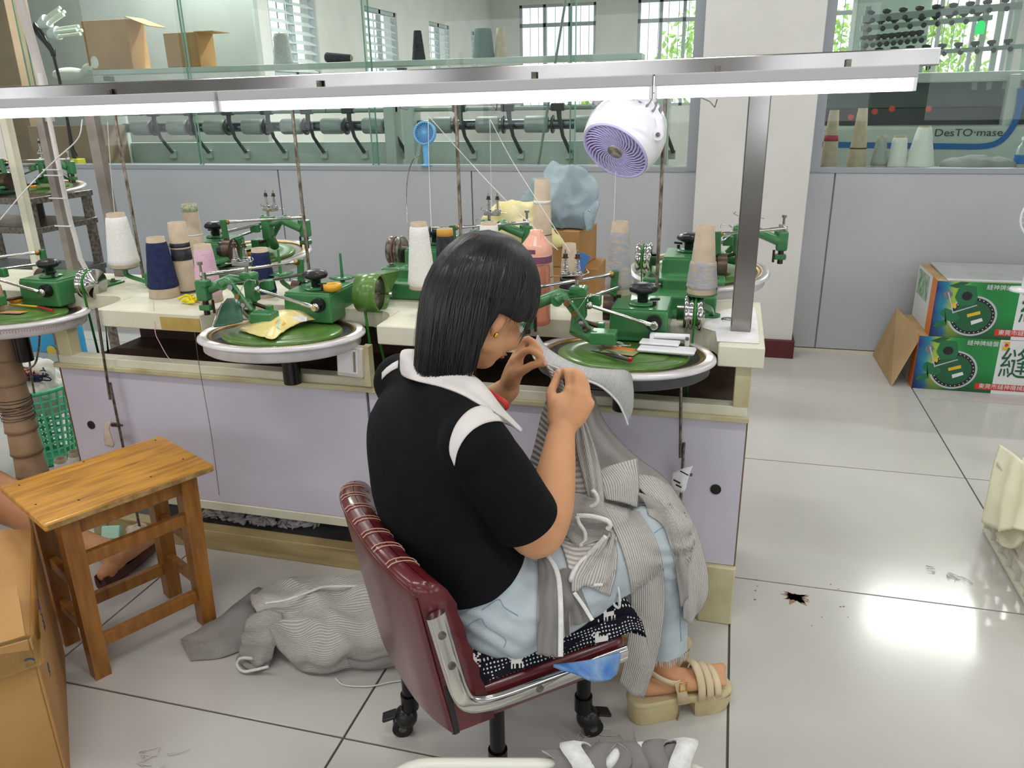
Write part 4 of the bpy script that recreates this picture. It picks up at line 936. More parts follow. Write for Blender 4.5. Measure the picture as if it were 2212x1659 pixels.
seam([(1040, 1318), (1075, 1295), (1090, 1312), (1118, 1330)])
seam([(1462, 1130), (1466, 1200), (1466, 1290), (1470, 1385)], 0.0016)
seam([(1412, 1152), (1435, 1140), (1456, 1160)])
False and obj('belt_loop', MB().tube([cast(BV_jn, *q, 0.004) for q in ((1010, 1285), (1014, 1296), (1016, 1310))], 0.005, 6, flat=(1, 0.4)), M_denim, jeans, world=True)
# ---- hair: cap plus strands
hair = MB()
def scalp(az, t):
    """az: 0 = face, +-180 back, positive = right side; t 0..1 from parting down"""
    return None
cap = MB(); capr = []
HRX, HRY, HRZ = 0.092, 0.114, 0.132
NA = 64
hp2 = math.radians(14); hf2 = Vector((math.cos(hy) * math.cos(hp2), math.sin(hy) * math.cos(hp2), -math.sin(hp2))); HMh = Matrix((hr, hf2, hr.cross(hf2))).transposed()
HMf = Matrix((hr, hf, hu)).transposed()
def hh_(x, y, z):
    k = max(0.0, min(1.0, 0.5 - y / 0.12))        # the back hangs, the front follows the face
    return HC + (HMf @ Vector((x, y, z))).lerp(HMh @ Vector((x, y + 0.004, z)), k)
def hline(az):
    a = abs(az)
    if a < 45: return 0.03           # fringe height over the brow
    if a < 70: return 0.03 - (a - 45) / 25 * 0.035
    if a < 98: return -0.005 + (a - 70) / 28 * 0.008
    if a < 110: return 0.003 - (a - 98) / 12 * 0.113
    return -0.11 - 0.022 * min(1, (a - 110) / 40)
for i in range(15):
    t = i / 14; row = []
    for k in range(NA):
        az = -180 + 360 * k / NA; a = math.radians(az); zb = hline(az)
        z = HRZ + 0.012 + (zb - HRZ - 0.012) * (t ** 1.25)
        zc = (z - 0.0) / (HRZ + 0.014)
        s_ = math.sqrt(max(0.0, 1 - max(0, zc) ** 2.0)) if zc > 0 else 1.0 - 0.10 * (min(1, -zc)) ** 1.6
        grooves = 1 + 0.018 * math.sin(az * 0.9 + 3 * math.sin(az * 0.13)) * t
        x = math.sin(a) * HRX * s_ * grooves; y = math.cos(a) * HRY * s_ * grooves - 0.018
        row.append(hh_(x, y, z))
    capr.append(row)
cap.grid(capr, True, closed_u=True)
M_haircap = mat('black_hair_cap', '#040405', '#0c0b0c', scale=60, rough=0.38, stretch=(3, 0.03, 1), coord='UV', bump=1.0, bscale=90, spec=0.45)
hairo = obj('hair', cap, M_haircap, person, world=True, solid=0.006)
st = MB()
def strand(az, lift, dz, r, spread=0.0, z_from=1.0, curl=0.0):
    a = math.radians(az); zb = hline(az) + dz; pts = []; n = 10
    for j in range(n):
        t = 0.04 + (z_from - 0.04) * j / (n - 1)
        z = HRZ + 0.012 + (zb - HRZ - 0.012) * (t ** 1.25); zc = z / (HRZ + 0.014)
        s_ = (math.sqrt(max(0.0, 1 - max(0, zc) ** 2)) if zc > 0 else 1.0 - 0.10 * min(1, -zc) ** 1.6) + lift * t
        aa = a + spread * (t - 0.5)
        pts.append(hh_(math.sin(aa) * HRX * s_, math.cos(aa) * HRY * s_ - 0.018 + curl * t * t, z))
    st.tube(pts, [r * (0.55 + 0.45 * math.sin(math.pi * min(1, 0.2 + j / (n - 1)))) * (1 if j < n - 2 else (0.6 if j == n - 2 else 0.15)) for j in range(n)], 5, flat=(1.0, 0.45))
for k in range(700):
    az = random.choice((rnd(108, 200), rnd(-200, -108), rnd(108, 180)))
    strand(az, rnd(0.005, 0.05), rnd(-0.022, 0.008), rnd(0.0016, 0.0042), rnd(-0.16, 0.16))
for k in range(150):
    az = rnd(-100, 100); strand(az, rnd(0.01, 0.04), rnd(-0.012, 0.012), rnd(0.0014, 0.0034), rnd(-0.1, 0.3))
for k in range(26):     # side lock falling in front of the ear towards the cheek
    az = rnd(44, 62); strand(az, rnd(0.03, 0.09), rnd(-0.055, -0.02), rnd(0.0012, 0.0024), rnd(-0.3, 0.05))
for k in range(60):     # fly-away hairs
    strand(rnd(-200, 180), rnd(0.05, 0.10), rnd(-0.03, 0.01), 0.0006, rnd(-0.5, 0.5))
so = obj('hair_strands', st, M_hair, hairo, world=True); so['kind'] = 'stuff'
# ---- sandals
def sandal(hb, fdn, fs_, detail=True):
    nm = 'sandal'
    t = MB(); L0, L1 = -0.035, 0.205
    # sole outline (platform with raised heel)
    outl = [(-0.06, 0.0), (-0.05, 0.024), (-0.02, 0.034), (0.07, 0.033), (0.13, 0.042), (0.17, 0.042), (0.198, 0.026), (0.206, 0.0), (0.198, -0.026), (0.17, -0.04), (0.13, -0.042), (0.07, -0.034), (-0.02, -0.034), (-0.05, -0.024)]
    oc = crom([(a, b, 0) for a, b in outl + outl[:1]], 57)[:-1]
    def W(a, b, z): 
        p = Vector((hb.x, hb.y, 0)) + fdn * a + fs_ * b; p.z = z; return p
    rows = []
    for z, g in ((0.045, 0.96), (0.052, 1.02), (0.060, 1.03), (0.064, 0.97)):
        rows.append([W(0.085 + (q.x - 0.085) * g, q.y * g, z - 0.012 * max(0, (q.x - 0.08) / 0.12) + 0.004 * max(0, (q.x - 0.16) / 0.04)) for q in oc])
    mb = MB(); mb.grid(rows, True, closed_u=True, uvs=False); mb.add(rows[-1], [tuple(range(len(oc)))], False); mb.add(rows[0], [tuple(range(len(oc) - 1, -1, -1))], False)
    # heel block and fore block
    for (c0, c1) in ((-0.065, 0.056), (0.098, 0.21)):
        sel = [q for q in crom([(a, b, 0) for a, b in outl], 57)]
        poly = [(max(c0, min(c1, q.x)), q.y) for q in oc]
        top = [W(p[0], p[1] * 1.0, 0.050 - 0.012 * max(0, (p[0] - 0.08) / 0.12)) for p in poly]; bot = [W((c0 + c1) / 2 + (p[0] - (c0 + c1) / 2) * 0.93, p[1] * 0.95, 0.001 + 0.012 * max(0, (p[0] - 0.17) / 0.04)) for p in poly]
        md_ = [W((c0 + c1) / 2 + (p[0] - (c0 + c1) / 2) * 0.985, p[1] * 1.0, 0.02) for p in poly]
        mb.grid([bot, md_, top], False, closed_u=True, uvs=False); mb.add(bot, [tuple(range(len(bot) - 1, -1, -1))], False)
    sl = obj('sole', mb, M_sole, person, world=True)
    def strap(a0, a1, z, w, nm='strap', sk=0.0):
        rows = []
        for i in range(15):
            u = i / 14; th = math.pi * u; b = math.cos(th) * 0.042; zz = 0.050 + math.sin(th) ** 0.75 * z
            aa = a0 + (a1 - a0) * u
            rows.append([W(aa - w / 2, b, zz), W(aa - w / 4, b * 1.03, zz + 0.002), W(aa + w / 4, b * 1.03, zz + 0.002), W(aa + w / 2, b, zz)])
        return obj(nm, MB().grid(rows), M_sandal, sl, world=True, solid=0.003)
    strap(0.100, 0.112, 0.078, 0.019); strap(0.124, 0.134, 0.068, 0.018); strap(0.147, 0.155, 0.056, 0.017)
    an = W(0.028, 0, 0.115); rows = []
    for i in range(25):
        a_ = 2 * math.pi * i / 24; c = an + fdn * math.cos(a_) * 0.042 + fs_ * math.sin(a_) * 0.037 + Vector((0, 0, 0.004 - 0.022 * math.cos(a_)))
        rows.append([c - Vector((0, 0, 0.007)), c, c + Vector((0, 0, 0.007))])
    obj('ankle_strap', MB().grid(rows), M_sandal, sl, world=True, solid=0.003)
    obj('side_strap', MB().grid([[W(0.05, -0.04, 0.05), W(0.065, -0.041, 0.05), W(0.082, -0.041, 0.05)], [W(0.046, -0.041, 0.085), W(0.058, -0.041, 0.087), W(0.070, -0.041, 0.089)], [W(0.040, -0.037, 0.112), W(0.052, -0.036, 0.112), W(0.064, -0.036, 0.112)]]), M_sandal, sl, world=True, solid=0.003)
    bc = W(0.060, -0.043, 0.103); 
    obj('buckle', MB().tube([bc + fdn * a_ * 0.009 + Vector((0, 0, b_ * 0.011)) for a_, b_ in ((-1, -1), (1, -1), (1, 1), (-1, 1))], 0.0018, 6, closed=True), mat('gold', '#d9a53a'), sl, world=True)
sandal(hb, fdn, fs_); sandal(Vector((ANL.x - fdn.x * 0.03, ANL.y - fdn.y * 0.03, 0)), fdn, fs_)
# ================================================================ grey knitwear in her hands and lap
M_knit = rib_mat('grey_rib_knit', '#cdc9c4', '#8d8883', 17)
M_knit2 = rib_mat('grey_rib_knit_cross', '#cdc9c4', '#8d8883', 46, axis='V')
M_knitp = rib_mat('grey_pile_knit', '#cbc7c2', '#969189', 78, axis='V')
M_knits = rib_mat('grey_fine_knit', '#b4afab', '#9b9692', 60)
M_knitf = rib_mat('pale_fine_knit', '#d5d6d5', '#b5b6b5', 90)
M_pipe = mat('white_knit_edge', '#dcdcda', '#cfcfcd', scale=80, rough=1.0, bump=0.4, bscale=220)
BV_chair = BVHTree.FromPolygons([tuple(CHC + Matrix.Rotation(math.radians(CA), 3, 'Z') @ v.co) for v in backrest.data.vertices], [tuple(p.vertices) for p in backrest.data.polygons])
def pull(rows, gap=0.008, bvs=None):
    out = []
    for r in rows:
        q = []
        for p in r:
            for bv in (bvs or (BV_jn,)): p = nearer(bv, p, gap)
            q.append(p)
        out.append(q)
    return out
sweater = thing('knitwear', 'pale grey ribbed knitwear with white edges draped from the dial over her lap', 'knitwear', (-0.25, 1.5, 0.45))
def drape(name, rows, m, nu=28, nv=40, amp=0.0, gap=0.008, bvs=None, par=None, solid=0.004, freq=18, pl=True):
    g = surf([[PY(*q) for q in r] for r in rows], nu, nv)
    if amp:
        for i, r in enumerate(g):
            for k, p in enumerate(r):
                n_ = math.sin(k / nu * freq + mnoise.noise(p * 12) * 3) * amp + mnoise.noise(p * 30) * amp * 0.7
                r[k] = p + Vector((0.25, -1, 0.2)).normalized() * n_
    if pl: g = pull(g, gap, bvs)
    mb = MB().grid(g); o = obj(name, mb, m, par or sweater, world=True, solid=solid)
    return o, BVHTree.FromPolygons([tuple(p) for r in g for p in r], [f for f in MB().grid(g).f])
# band lying over the dial rim
drape('dial_band', [[(1161, 724, 1.84), (1182, 752, 1.80), (1226, 780, 1.755), (1268, 794, 1.725), (1317, 799, 1.705), (1352, 801, 1.70), (1364, 812, 1.70)],
                    [(1160, 728, 1.82), (1180, 764, 1.765), (1221, 786, 1.72), (1266, 803, 1.685), (1313, 812, 1.665), (1350, 830, 1.672), (1368, 850, 1.68)],
                    [(1159, 733, 1.82), (1176, 778, 1.745), (1215, 793, 1.70), (1262, 812, 1.665), (1308, 830, 1.65), (1342, 857, 1.66), (1366, 886, 1.67)],
                    [(1158, 735, 1.82), (1174, 781, 1.745), (1212, 797, 1.70), (1258, 817, 1.665), (1300, 835, 1.65), (1336, 872, 1.66), (1356, 916, 1.668)]], M_knitf, 46, 14, 0.0, pl=False)
obj('white_edge', MB().tube(crom([PY(*q) for q in ((1174, 782, 1.742), (1212, 798, 1.697), (1258, 818, 1.66), (1300, 836, 1.645), (1334, 868, 1.655), (1350, 900, 1.662), (1356, 917, 1.665))], 40), 0.0036, 8, flat=(1, 0.7)), M_pipe, sweater, world=True)
# dark rear panel from the hands to the knees
drape('back_panel', [[(1256, 846, 1.66), (1268, 848, 1.68), (1280, 850, 1.70)], [(1238, 920, 1.63), (1275, 912, 1.66), (1308, 915, 1.70)], [(1245, 1000, 1.59), (1315, 975, 1.64), (1372, 985, 1.69)],
                     [(1270, 1060, 1.56), (1370, 1030, 1.62), (1438, 1035, 1.68)], [(1300, 1100, 1.53), (1400, 1085, 1.59), (1478, 1092, 1.66)]], M_knits, 26, 36, 0.003)
drape('back_panel', [[(1350, 1020, 1.60), (1410, 1030, 1.63), (1450, 1050, 1.67)], [(1400, 1075, 1.575), (1455, 1095, 1.61), (1492, 1120, 1.655)], [(1440, 1130, 1.55), (1482, 1155, 1.59), (1514, 1175, 1.64)],
                     [(1463, 1200, 1.535), (1496, 1220, 1.575), (1527, 1235, 1.625)], [(1473, 1270, 1.53), (1500, 1280, 1.565), (1527, 1285, 1.615)], [(1478, 1338, 1.53), (1492, 1346, 1.56), (1506, 1325, 1.60)]], M_knit, 26, 44, 0.004, freq=8)
drape('back_panel', [[(1370, 1060, 1.57), (1392, 1085, 1.555), (1400, 1110, 1.545)], [(1425, 1085, 1.565), (1430, 1110, 1.55), (1432, 1135, 1.54)], [(1462, 1140, 1.54), (1455, 1165, 1.53), (1452, 1190, 1.525)],
                     [(1482, 1215, 1.53), (1470, 1230, 1.52), (1462, 1245, 1.52)], [(1486, 1290, 1.53), (1478, 1300, 1.52), (1470, 1310, 1.515)]], M_knit, 20, 36, 0.002, freq=8)
# turned cuff on the knee
drape('cuff', [[(1290, 1020, 1.53), (1320, 1005, 1.555), (1375, 990, 1.60)], [(1300, 1050, 1.51), (1345, 1040, 1.54), (1380, 1045, 1.575)], [(1308, 1078, 1.50), (1345, 1085, 1.52), (1376, 1096, 1.55)]], M_knit, 24, 20, 0.002, freq=4)
# sleeve hanging over the knee to the floor
drape('sleeve', [[(1296, 1082, 1.50), (1335, 1092, 1.53), (1382, 1108, 1.56)], [(1318, 1128, 1.47), (1365, 1130, 1.505), (1412, 1158, 1.54)], [(1345, 1190, 1.46), (1388, 1190, 1.49), (1430, 1215, 1.52)],
                 [(1362, 1260, 1.455), (1400, 1268, 1.48), (1436, 1290, 1.51)], [(1360, 1340, 1.455), (1398, 1348, 1.475), (1430, 1360, 1.50)], [(1350, 1420, 1.455), (1384, 1430, 1.47), (1416, 1432, 1.495)], [(1338, 1472, 1.455), (1364, 1498, 1.465), (1390, 1508, 1.485)]], M_knit, 30, 60, 0.003, freq=6)
# front panel held in the hands
fp, BV_fp = drape('front_panel', [[(1178, 787, 1.580), (1194, 800, 1.572), (1211, 812, 1.566)], [(1192, 826, 1.572), (1206, 850, 1.558), (1230, 872, 1.550)], [(1172, 890, 1.56), (1205, 915, 1.545), (1256, 925, 1.545)],
                       [(1156, 960, 1.54), (1212, 985, 1.525), (1280, 985, 1.535)], [(1143, 1022, 1.52), (1225, 1055, 1.49), (1300, 1055, 1.50)], [(1165, 1085, 1.46), (1235, 1108, 1.455), (1306, 1118, 1.475)],
                       [(1200, 1150, 1.42), (1260, 1160, 1.41), (1322, 1165, 1.45)], [(1225, 1215, 1.38), (1278, 1218, 1.37), (1333, 1222, 1.43)], [(1234, 1275, 1.36), (1270, 1265, 1.365), (1305, 1262, 1.41)]], M_knit2, 30, 70, 0.006, freq=11)
drape('front_fold', [[(1240, 905, 1.535), (1252, 900, 1.54), (1262, 905, 1.545)], [(1245, 970, 1.515), (1265, 965, 1.515), (1285, 970, 1.525)], [(1262, 1040, 1.485), (1280, 1035, 1.485), (1302, 1045, 1.495)], [(1278, 1100, 1.46), (1292, 1098, 1.455), (1305, 1110, 1.465)]], M_knit, 14, 30, 0.003, bvs=(BV_jn, BV_fp))
drape('lap_fold', [[(1222, 1060, 1.47), (1262, 1070, 1.46), (1300, 1080, 1.46)], [(1212, 1110, 1.43), (1258, 1120, 1.42), (1318, 1130, 1.43)], [(1216, 1150, 1.41), (1252, 1178, 1.40), (1305, 1165, 1.415)]], M_knit2, 24, 24, 0.007, bvs=(BV_jn, BV_fp), freq=9)
drape('lap_fold', [[(1308, 1160, 1.41), (1322, 1150, 1.42), (1330, 1160, 1.43)], [(1280, 1185, 1.385), (1305, 1200, 1.385), (1332, 1205, 1.41)], [(1240, 1235, 1.36), (1290, 1245, 1.365), (1328, 1250, 1.40)], [(1234, 1278, 1.35), (1280, 1268, 1.36), (1318, 1290, 1.39)]], M_knit, 26, 24, 0.008, bvs=(BV_jn, BV_fp), freq=14)
def piping(pts, r=0.0042, Y=1.42, off=0.006):
    P_ = [nearer(BV_fp, PY(q.x, q.y, Y), off) for q in crom([(a, b, 0) for a, b in pts], 9 * len(pts))]
    P_ = [(P_[max(i - 1, 0)] + P_[i] * 2 + P_[min(i + 1, len(P_) - 1)]) / 4 for i in range(len(P_))]
    obj('white_edge', MB().tube(P_, r, 8), M_pipe, sweater, world=True)
piping([(1279, 1058), (1289, 1070), (1288, 1087), (1263, 1102)], Y=1.44)
piping([(1246, 1114), (1276, 1115), (1310, 1124), (1318, 1135), (1312, 1143)], 0.005, Y=1.41)
piping([(1246, 1116), (1251, 1130), (1263, 1149), (1263, 1169), (1252, 1180)], Y=1.40)
piping([(1308, 1159), (1293, 1176), (1268, 1200), (1249, 1220), (1236, 1242), (1231, 1265), (1235, 1286), (1250, 1288), (1276, 1265), (1300, 1262)], 0.0048, Y=1.36)
piping([(1310, 1265), (1318, 1285), (1326, 1305), (1337, 1312), (1338, 1290), (1333, 1262)], 0.003, Y=1.38)
# loose strips by the hip
drape('strip', [[(1150, 1190, 1.33), (1162, 1190, 1.325), (1174, 1192, 1.33)], [(1163, 1215, 1.30), (1182, 1222, 1.295), (1202, 1235, 1.30)], [(1162, 1300, 1.25), (1188, 1303, 1.24), (1212, 1308, 1.25)], [(1161, 1413, 1.20), (1190, 1418, 1.195), (1215, 1420, 1.205)]], M_knits, 16, 40, 0.002)
obj('white_edge', MB().tube(crom([nearer(BV_jn, PY(*q), 0.014) for q in ((1176, 1193, 1.325), (1203, 1235, 1.295), (1211, 1308, 1.243), (1211, 1418, 1.197))], 30), 0.0055, 8, flat=(1, 0.5)), M_pipe, sweater, world=True)
drape('strip', [[(1206, 1232, 1.33), (1222, 1228, 1.33), (1242, 1235, 1.33)], [(1216, 1300, 1.29), (1238, 1295, 1.29), (1262, 1292, 1.30)], [(1222, 1350, 1.265), (1250, 1350, 1.265), (1282, 1338, 1.275)]], M_knits, 16, 30, 0.002)
obj('white_edge', MB().tube(crom([nearer(BV_jn, PY(*q), 0.014) for q in ((1240, 1280, 1.30), (1258, 1305, 1.28), (1280, 1340, 1.265))], 20), 0.005, 8, flat=(1, 0.5)), M_pipe, sweater, world=True)
drape('strip', [[(1222, 1375, 1.25), (1232, 1372, 1.25)], [(1218, 1330, 1.27), (1230, 1328, 1.27)], [(1215, 1290, 1.29), (1224, 1288, 1.29)]], M_knits, 8, 12)
# ================================================================ seat cushion cloth with deer pattern
def deer_mat():
    m = bpy.data.materials.new('navy_deer_knit'); m.use_nodes = True; nt = m.node_tree; b = nt.nodes['Principled BSDF']; b.inputs['Roughness'].default_value = 0.95; b.inputs['Specular IOR Level'].default_value = 0.1
    tc = nt.nodes.new('ShaderNodeTexCoord')
    def vor(scale, feat='F1', rnd_=0.0):
        v = nt.nodes.new('ShaderNodeTexVoronoi'); v.inputs['Scale'].default_value = scale; v.inputs['Randomness'].default_value = rnd_; nt.links.new(tc.outputs['UV'], v.inputs['Vector']); return v
    v = vor(52, rnd_=0.1); lt = nt.nodes.new('ShaderNodeMath'); lt.operation = 'LESS_THAN'; lt.inputs[1].default_value = 0.24; nt.links.new(v.outputs['Distance'], lt.inputs[0])
    n = nt.nodes.new('ShaderNodeTexNoise'); n.inputs['Scale'].default_value = 9; nt.links.new(tc.outputs['UV'], n.inputs['Vector'])
    g = nt.nodes.new('ShaderNodeMath'); g.operation = 'GREATER_THAN'; g.inputs[1].default_value = 0.47; nt.links.new(n.outputs[0], g.inputs[0])
    mu = nt.nodes.new('ShaderNodeMath'); mu.operation = 'MULTIPLY'; nt.links.new(lt.outputs[0], mu.inputs[0]); nt.links.new(g.outputs[0], mu.inputs[1])
    mx = nt.nodes.new('ShaderNodeMix'); mx.data_type = 'RGBA'; mx.inputs[6].default_value = srgb('#181a24'); mx.inputs[7].default_value = srgb('#cfcbc6')
    nt.links.new(mu.outputs[0], mx.inputs[0]); nt.links.new(mx.outputs[2], b.inputs['Base Color']); return m
M_deer = deer_mat()
cush = thing('seat_cushion', 'navy knitted cushion cloth with white deer and snowflakes under the seated woman', 'cushion', CHC + Vector((0, 0, 0.383)), CA)
mbc = MB(); rows = []
def cushion_pt(u, v, top):
    x = -0.13 + 0.42 * u; y = 0.20 - 0.405 * v
    e = min(1, (min(u, 1 - u, v, 1 - v)) / 0.08); h = 0.058 * (e ** 0.5)
    z = h * (1 if top else 0) + mnoise.noise(Vector((x * 9, y * 9, 3))) * 0.006 + (0.004 if not top else 0)
    if v > 0.9: z -= (v - 0.9) * 0.12
    if u > 0.9: z -= (u - 0.9) * 0.3
    return Vector((x, y, z))
NQ = 36
topg = [[cushion_pt(u / NQ, v / NQ, True) for u in range(NQ + 1)] for v in range(NQ + 1)]
mbc.grid(topg); mbc.grid([[p + Vector((0, 0, -0.006 if 0 < j < NQ and 0 < i < NQ else 0)) if False else cushion_pt(j / NQ, i / NQ, False) for j in range(NQ + 1)] for i in range(NQ + 1)])
side = [cushion_pt(u / NQ, 1, True) for u in range(NQ + 1)]
# near side flap hanging over the seat edge
fl = [[cushion_pt(u / NQ, 0.97, True) + Vector((0, -0.006 - 0.004 * k, 0.004 - 0.008 * k + 0.003 * math.sin(u * 0.5 + k))) for u in range(NQ + 1)] for k in range(5)]
_o = len(mbc.v); mbc.grid(fl)
for _k in range(5):
    for _u in range(NQ + 1): mbc.uv[_o + _k * (NQ + 1) + _u] = (_u / NQ, 0.97 + 0.026 * _k)
obj('cushion_cloth', mbc, M_deer, cush)
dm = mat('white_pattern_yarn', '#d3cfca', rough=0.95)
DEER = ["...1.1......", "..1.11......", "...111.....1", "....1111111.", "....1111111.", "....1111111.", "....1.1..1.1", "....1.1..1.1", "....1.1..1.1"]
FLAKE = ["1..1..1", ".1.1.1.", "..111..", "1111111", "..111..", ".1.1.1.", "1..1..1"]
def pattern(mask, px, py, sc, shear=0.0, bv=None):
    mb = MB()
    for j, r in enumerate(mask):
        for i, ch in enumerate(r):
            if ch == '1':
                uv = [(px + (i + a) * sc, py + (j + b) * sc + (i + a) * sc * shear) for a, b in ((0, 0), (1, 0), (1, 1), (0, 1))]
                if any(bv.ray_cast(CAMP, ray(*t), 20)[0] is None for t in uv): continue
                q = [cast(bv, *t, 0.0025) for t in uv]
                if max((q[0] - q[2]).length, (q[1] - q[3]).length) < 0.03: mb.add(q, [(0, 3, 2, 1)], False)
    return mb
Mc = Matrix.Translation(CHC + Vector((0, 0, 0.383))) @ Matrix.Rotation(math.radians(CA), 4, 'Z')
BV_cu = BVHTree.FromPolygons([tuple(Mc @ v.co) for v in cush.children[0].data.vertices], [tuple(p.vertices) for p in cush.children[0].data.polygons])
for msk, px, py, sc, s_ in ((DEER, 1090, 1416, 3.3, -0.1), (FLAKE, 1008, 1412, 4.2, -0.05), (DEER, 1268, 1368, 4.0, -0.2), (DEER, 1290, 1318, 3.2, -0.25), (FLAKE, 1190, 1415, 4, -0.1)):
    pt = pattern(msk, px, py, sc, s_, BV_cu); pt.v and obj('deer_motif' if msk is DEER else 'snowflake_motif', pt, dm, cush, world=True)
bl = [[PY(1195, 1438, 1.20), PY(1240, 1432, 1.225), PY(1300, 1420, 1.27), PY(1340, 1410, 1.30)], [PY(1215, 1445, 1.19), PY(1255, 1452, 1.21), PY(1305, 1455, 1.255), PY(1335, 1440, 1.29)], [PY(1250, 1452, 1.19), PY(1275, 1468, 1.20), PY(1312, 1470, 1.25), PY(1330, 1455, 1.285)]]
single('folded_cloth', MB().grid(surf(bl, 16, 10)), mat('blue_cloth', '#3f74b8', '#8fa7c2', scale=16, rough=0.9), 'bright blue cloth corner sticking out under the deer cushion', 'cloth', solid=0.006)
# ================================================================ wooden stool
M_wood = mat('varnished_wood', '#cc9235', '#8a571a', scale=6, rough=0.35, stretch=(1.2, 9, 9), detail=8, lo=0.42, hi=0.78, coat=0.3, bump=0.06, bscale=30)
M_woodd = mat('varnished_wood_dark', '#a8712f', '#7a4c1e', scale=9, rough=0.4, stretch=(6, 6, 1), detail=8, lo=0.3, hi=0.75, coat=0.2)
M_woodw = mat('worn_wood', '#b99a66', '#8c6a3c', scale=30, rough=0.7)
SA = math.degrees(math.atan2(0.293, 0.149))
stool = thing('wooden_stool', 'orange varnished wooden stool with worn rectangular seat beside the cardboard box', 'stool', (-1.548, 1.552, 0), SA)
seat = MB().box((0.012, 0.02, 0.475), (0.435, 0.315, 0.022), bev=0.006, seg=3); seat_o = obj('seat', seat, M_wood, stool)
obj('worn_edge', MB().box((0.012, -0.1375, 0.4745), (0.42, 0.003, 0.014), bev=0.001), M_woodw, seat_o)
for (a_, b_) in ((-.17, .12), (-.10, -.09), (0.0, .14), (.08, -.1), (.2, .13), (.19, -.06), (-.18, -.03)):
    obj('nail_head', MB().cyl((a_, b_ + 0.02, 0.4858), (a_, b_ + 0.02, 0.4865), 0.0028, n=10), M_dark, seat_o)
legs = {}
for (sx, sy) in ((-1, -1), (1, -1), (1, 1), (-1, 1)):
    top = Vector((0.012 + sx * 0.155, 0.02 + sy * 0.105, 0.464)); bot = Vector((sx * 0.150, sy * 0.105, 0.0)); legs[(sx, sy)] = (top, bot)
    w = 0.022; mb = MB(); vs = []
    for p, ww in ((bot, 0.020), (top, 0.023)):
        vs += [p + Vector((a_ * ww, b_ * ww, 0)) for a_, b_ in ((-1, -1), (1, -1), (1, 1), (-1, 1))]
    mb.add(vs, [(3, 2, 1, 0), (4, 5, 6, 7), (0, 1, 5, 4), (1, 2, 6, 5), (2, 3, 7, 6), (3, 0, 4, 7)], False); obj('leg', mb, M_woodd, stool)
def rail(k0, k1, z, h, d=0.02, nm='stretcher'):
    (t0, b0), (t1, b1) = legs[k0], legs[k1]; u = z / 0.464; p0, p1 = b0.lerp(t0, u), b1.lerp(t1, u)
    dd = p1 - p0; an = math.degrees(math.atan2(dd.y, dd.x)); obj(nm, MB().box((p0 + p1) / 2, (dd.length - 0.04, d, h), rotm(0, 0, an), bev=0.002), M_woodd, stool)
for s in (-1, 1):
    rail((-1, s), (1, s), 0.435, 0.05, nm='apron'); rail((-1, s), (1, s), 0.335, 0.035); rail((-1, s), (1, s), 0.095, 0.035)
    rail((s, -1), (s, 1), 0.435, 0.05, nm='apron'); rail((s, -1), (s, 1), 0.26, 0.032); rail((s, -1), (s, 1), 0.13, 0.032)
# ================================================================ big cardboard box
M_card = mat('brown_cardboard', '#b58a55', '#a87d49', scale=5, rough=0.75, bump=0.03)
# ---- cardboard box, near left corner
K = Vector((-1.318, 1.045, 0)); d1 = Vector((-0.70, 0.714, 0)); d2 = Vector((-0.714, -0.70, 0)); BXH = 0.395
cbox = thing('cardboard_box', 'large brown cardboard box with torn clear tape in the near left corner', 'box', K + (d1 + d2) * 0.25)
Rb = Matrix((d1, d2, Vector((0, 0, 1)))).transposed()
def slab(name, a0, a1, b0, b1, z0, z1, m=M_card, par=None, bev=0.002): return obj(name, MB().box(K + d1 * (a0 + a1) / 2 + d2 * (b0 + b1) / 2 + Vector((0, 0, (z0 + z1) / 2)), (a1 - a0, b1 - b0, z1 - z0), Rb, bev=bev, seg=1), m, par or cbox, world=True)
slab('side', 0, 0.52, 0, 0.006, 0, BXH); slab('side', 0, 0.52, 0.494, 0.5, 0, BXH); slab('side', 0, 0.006, 0.0065, 0.4935, 0, BXH); slab('side', 0.514, 0.52, 0.0065, 0.4935, 0, BXH); slab('bottom', 0.007, 0.513, 0.007, 0.493, 0, 0.005)
def quad(P_, th, m, name, par, uvs=False): 
    mb = MB().add(P_, [tuple(range(len(P_)))], False); return obj(name, mb, m, par, world=True, solid=th)
def bk(a, b, z): return K + d1 * a + d2 * b + Vector((0, 0, z))
fl1 = quad([bk(0.01, 0.004, BXH), bk(0.51, 0.004, BXH), bk(0.50, 0.17, BXH + 0.05), bk(0.02, 0.17, BXH + 0.03)], 0.005, M_card, 'flap', cbox)
quad([bk(0.004, 0.01, BXH + 0.006), bk(0.004, 0.49, BXH + 0.006), bk(0.15, 0.48, BXH + 0.06), bk(0.15, 0.02, BXH + 0.045)], 0.005, M_card, 'flap', cbox)
quad([bk(0.01, 0.496, BXH), bk(0.51, 0.496, BXH), bk(0.50, 0.34, BXH + 0.07), bk(0.02, 0.34, BXH + 0.05)], 0.005, M_card, 'flap', cbox)
M_tape = mat('clear_tape', '#d9b877', rough=0.12, trans=0.75, ior=1.3, spec=0.7)
def tape(pts, w, name='tape'):
    g = []
    for (a, b, z) in pts:
        p = bk(a, b, z); g.append([p + Vector((rnd(-.004, .004), rnd(-.004, .004), rnd(-.003, .003))) + (d1 * 0.2 + Vector((0, 0, 1))) * q * w for q in (-0.5, 0, 0.5)])
    return obj(name, MB().grid(g), M_tape, cbox, world=True)
tape([(0.5, -0.003, 0.40), (0.3, -0.006, 0.405), (0.12, -0.008, 0.40), (0.02, -0.006, 0.385), (-0.004, -0.003, 0.37), (-0.005, 0.08, 0.36), (-0.004, 0.2, 0.35)], 0.07)
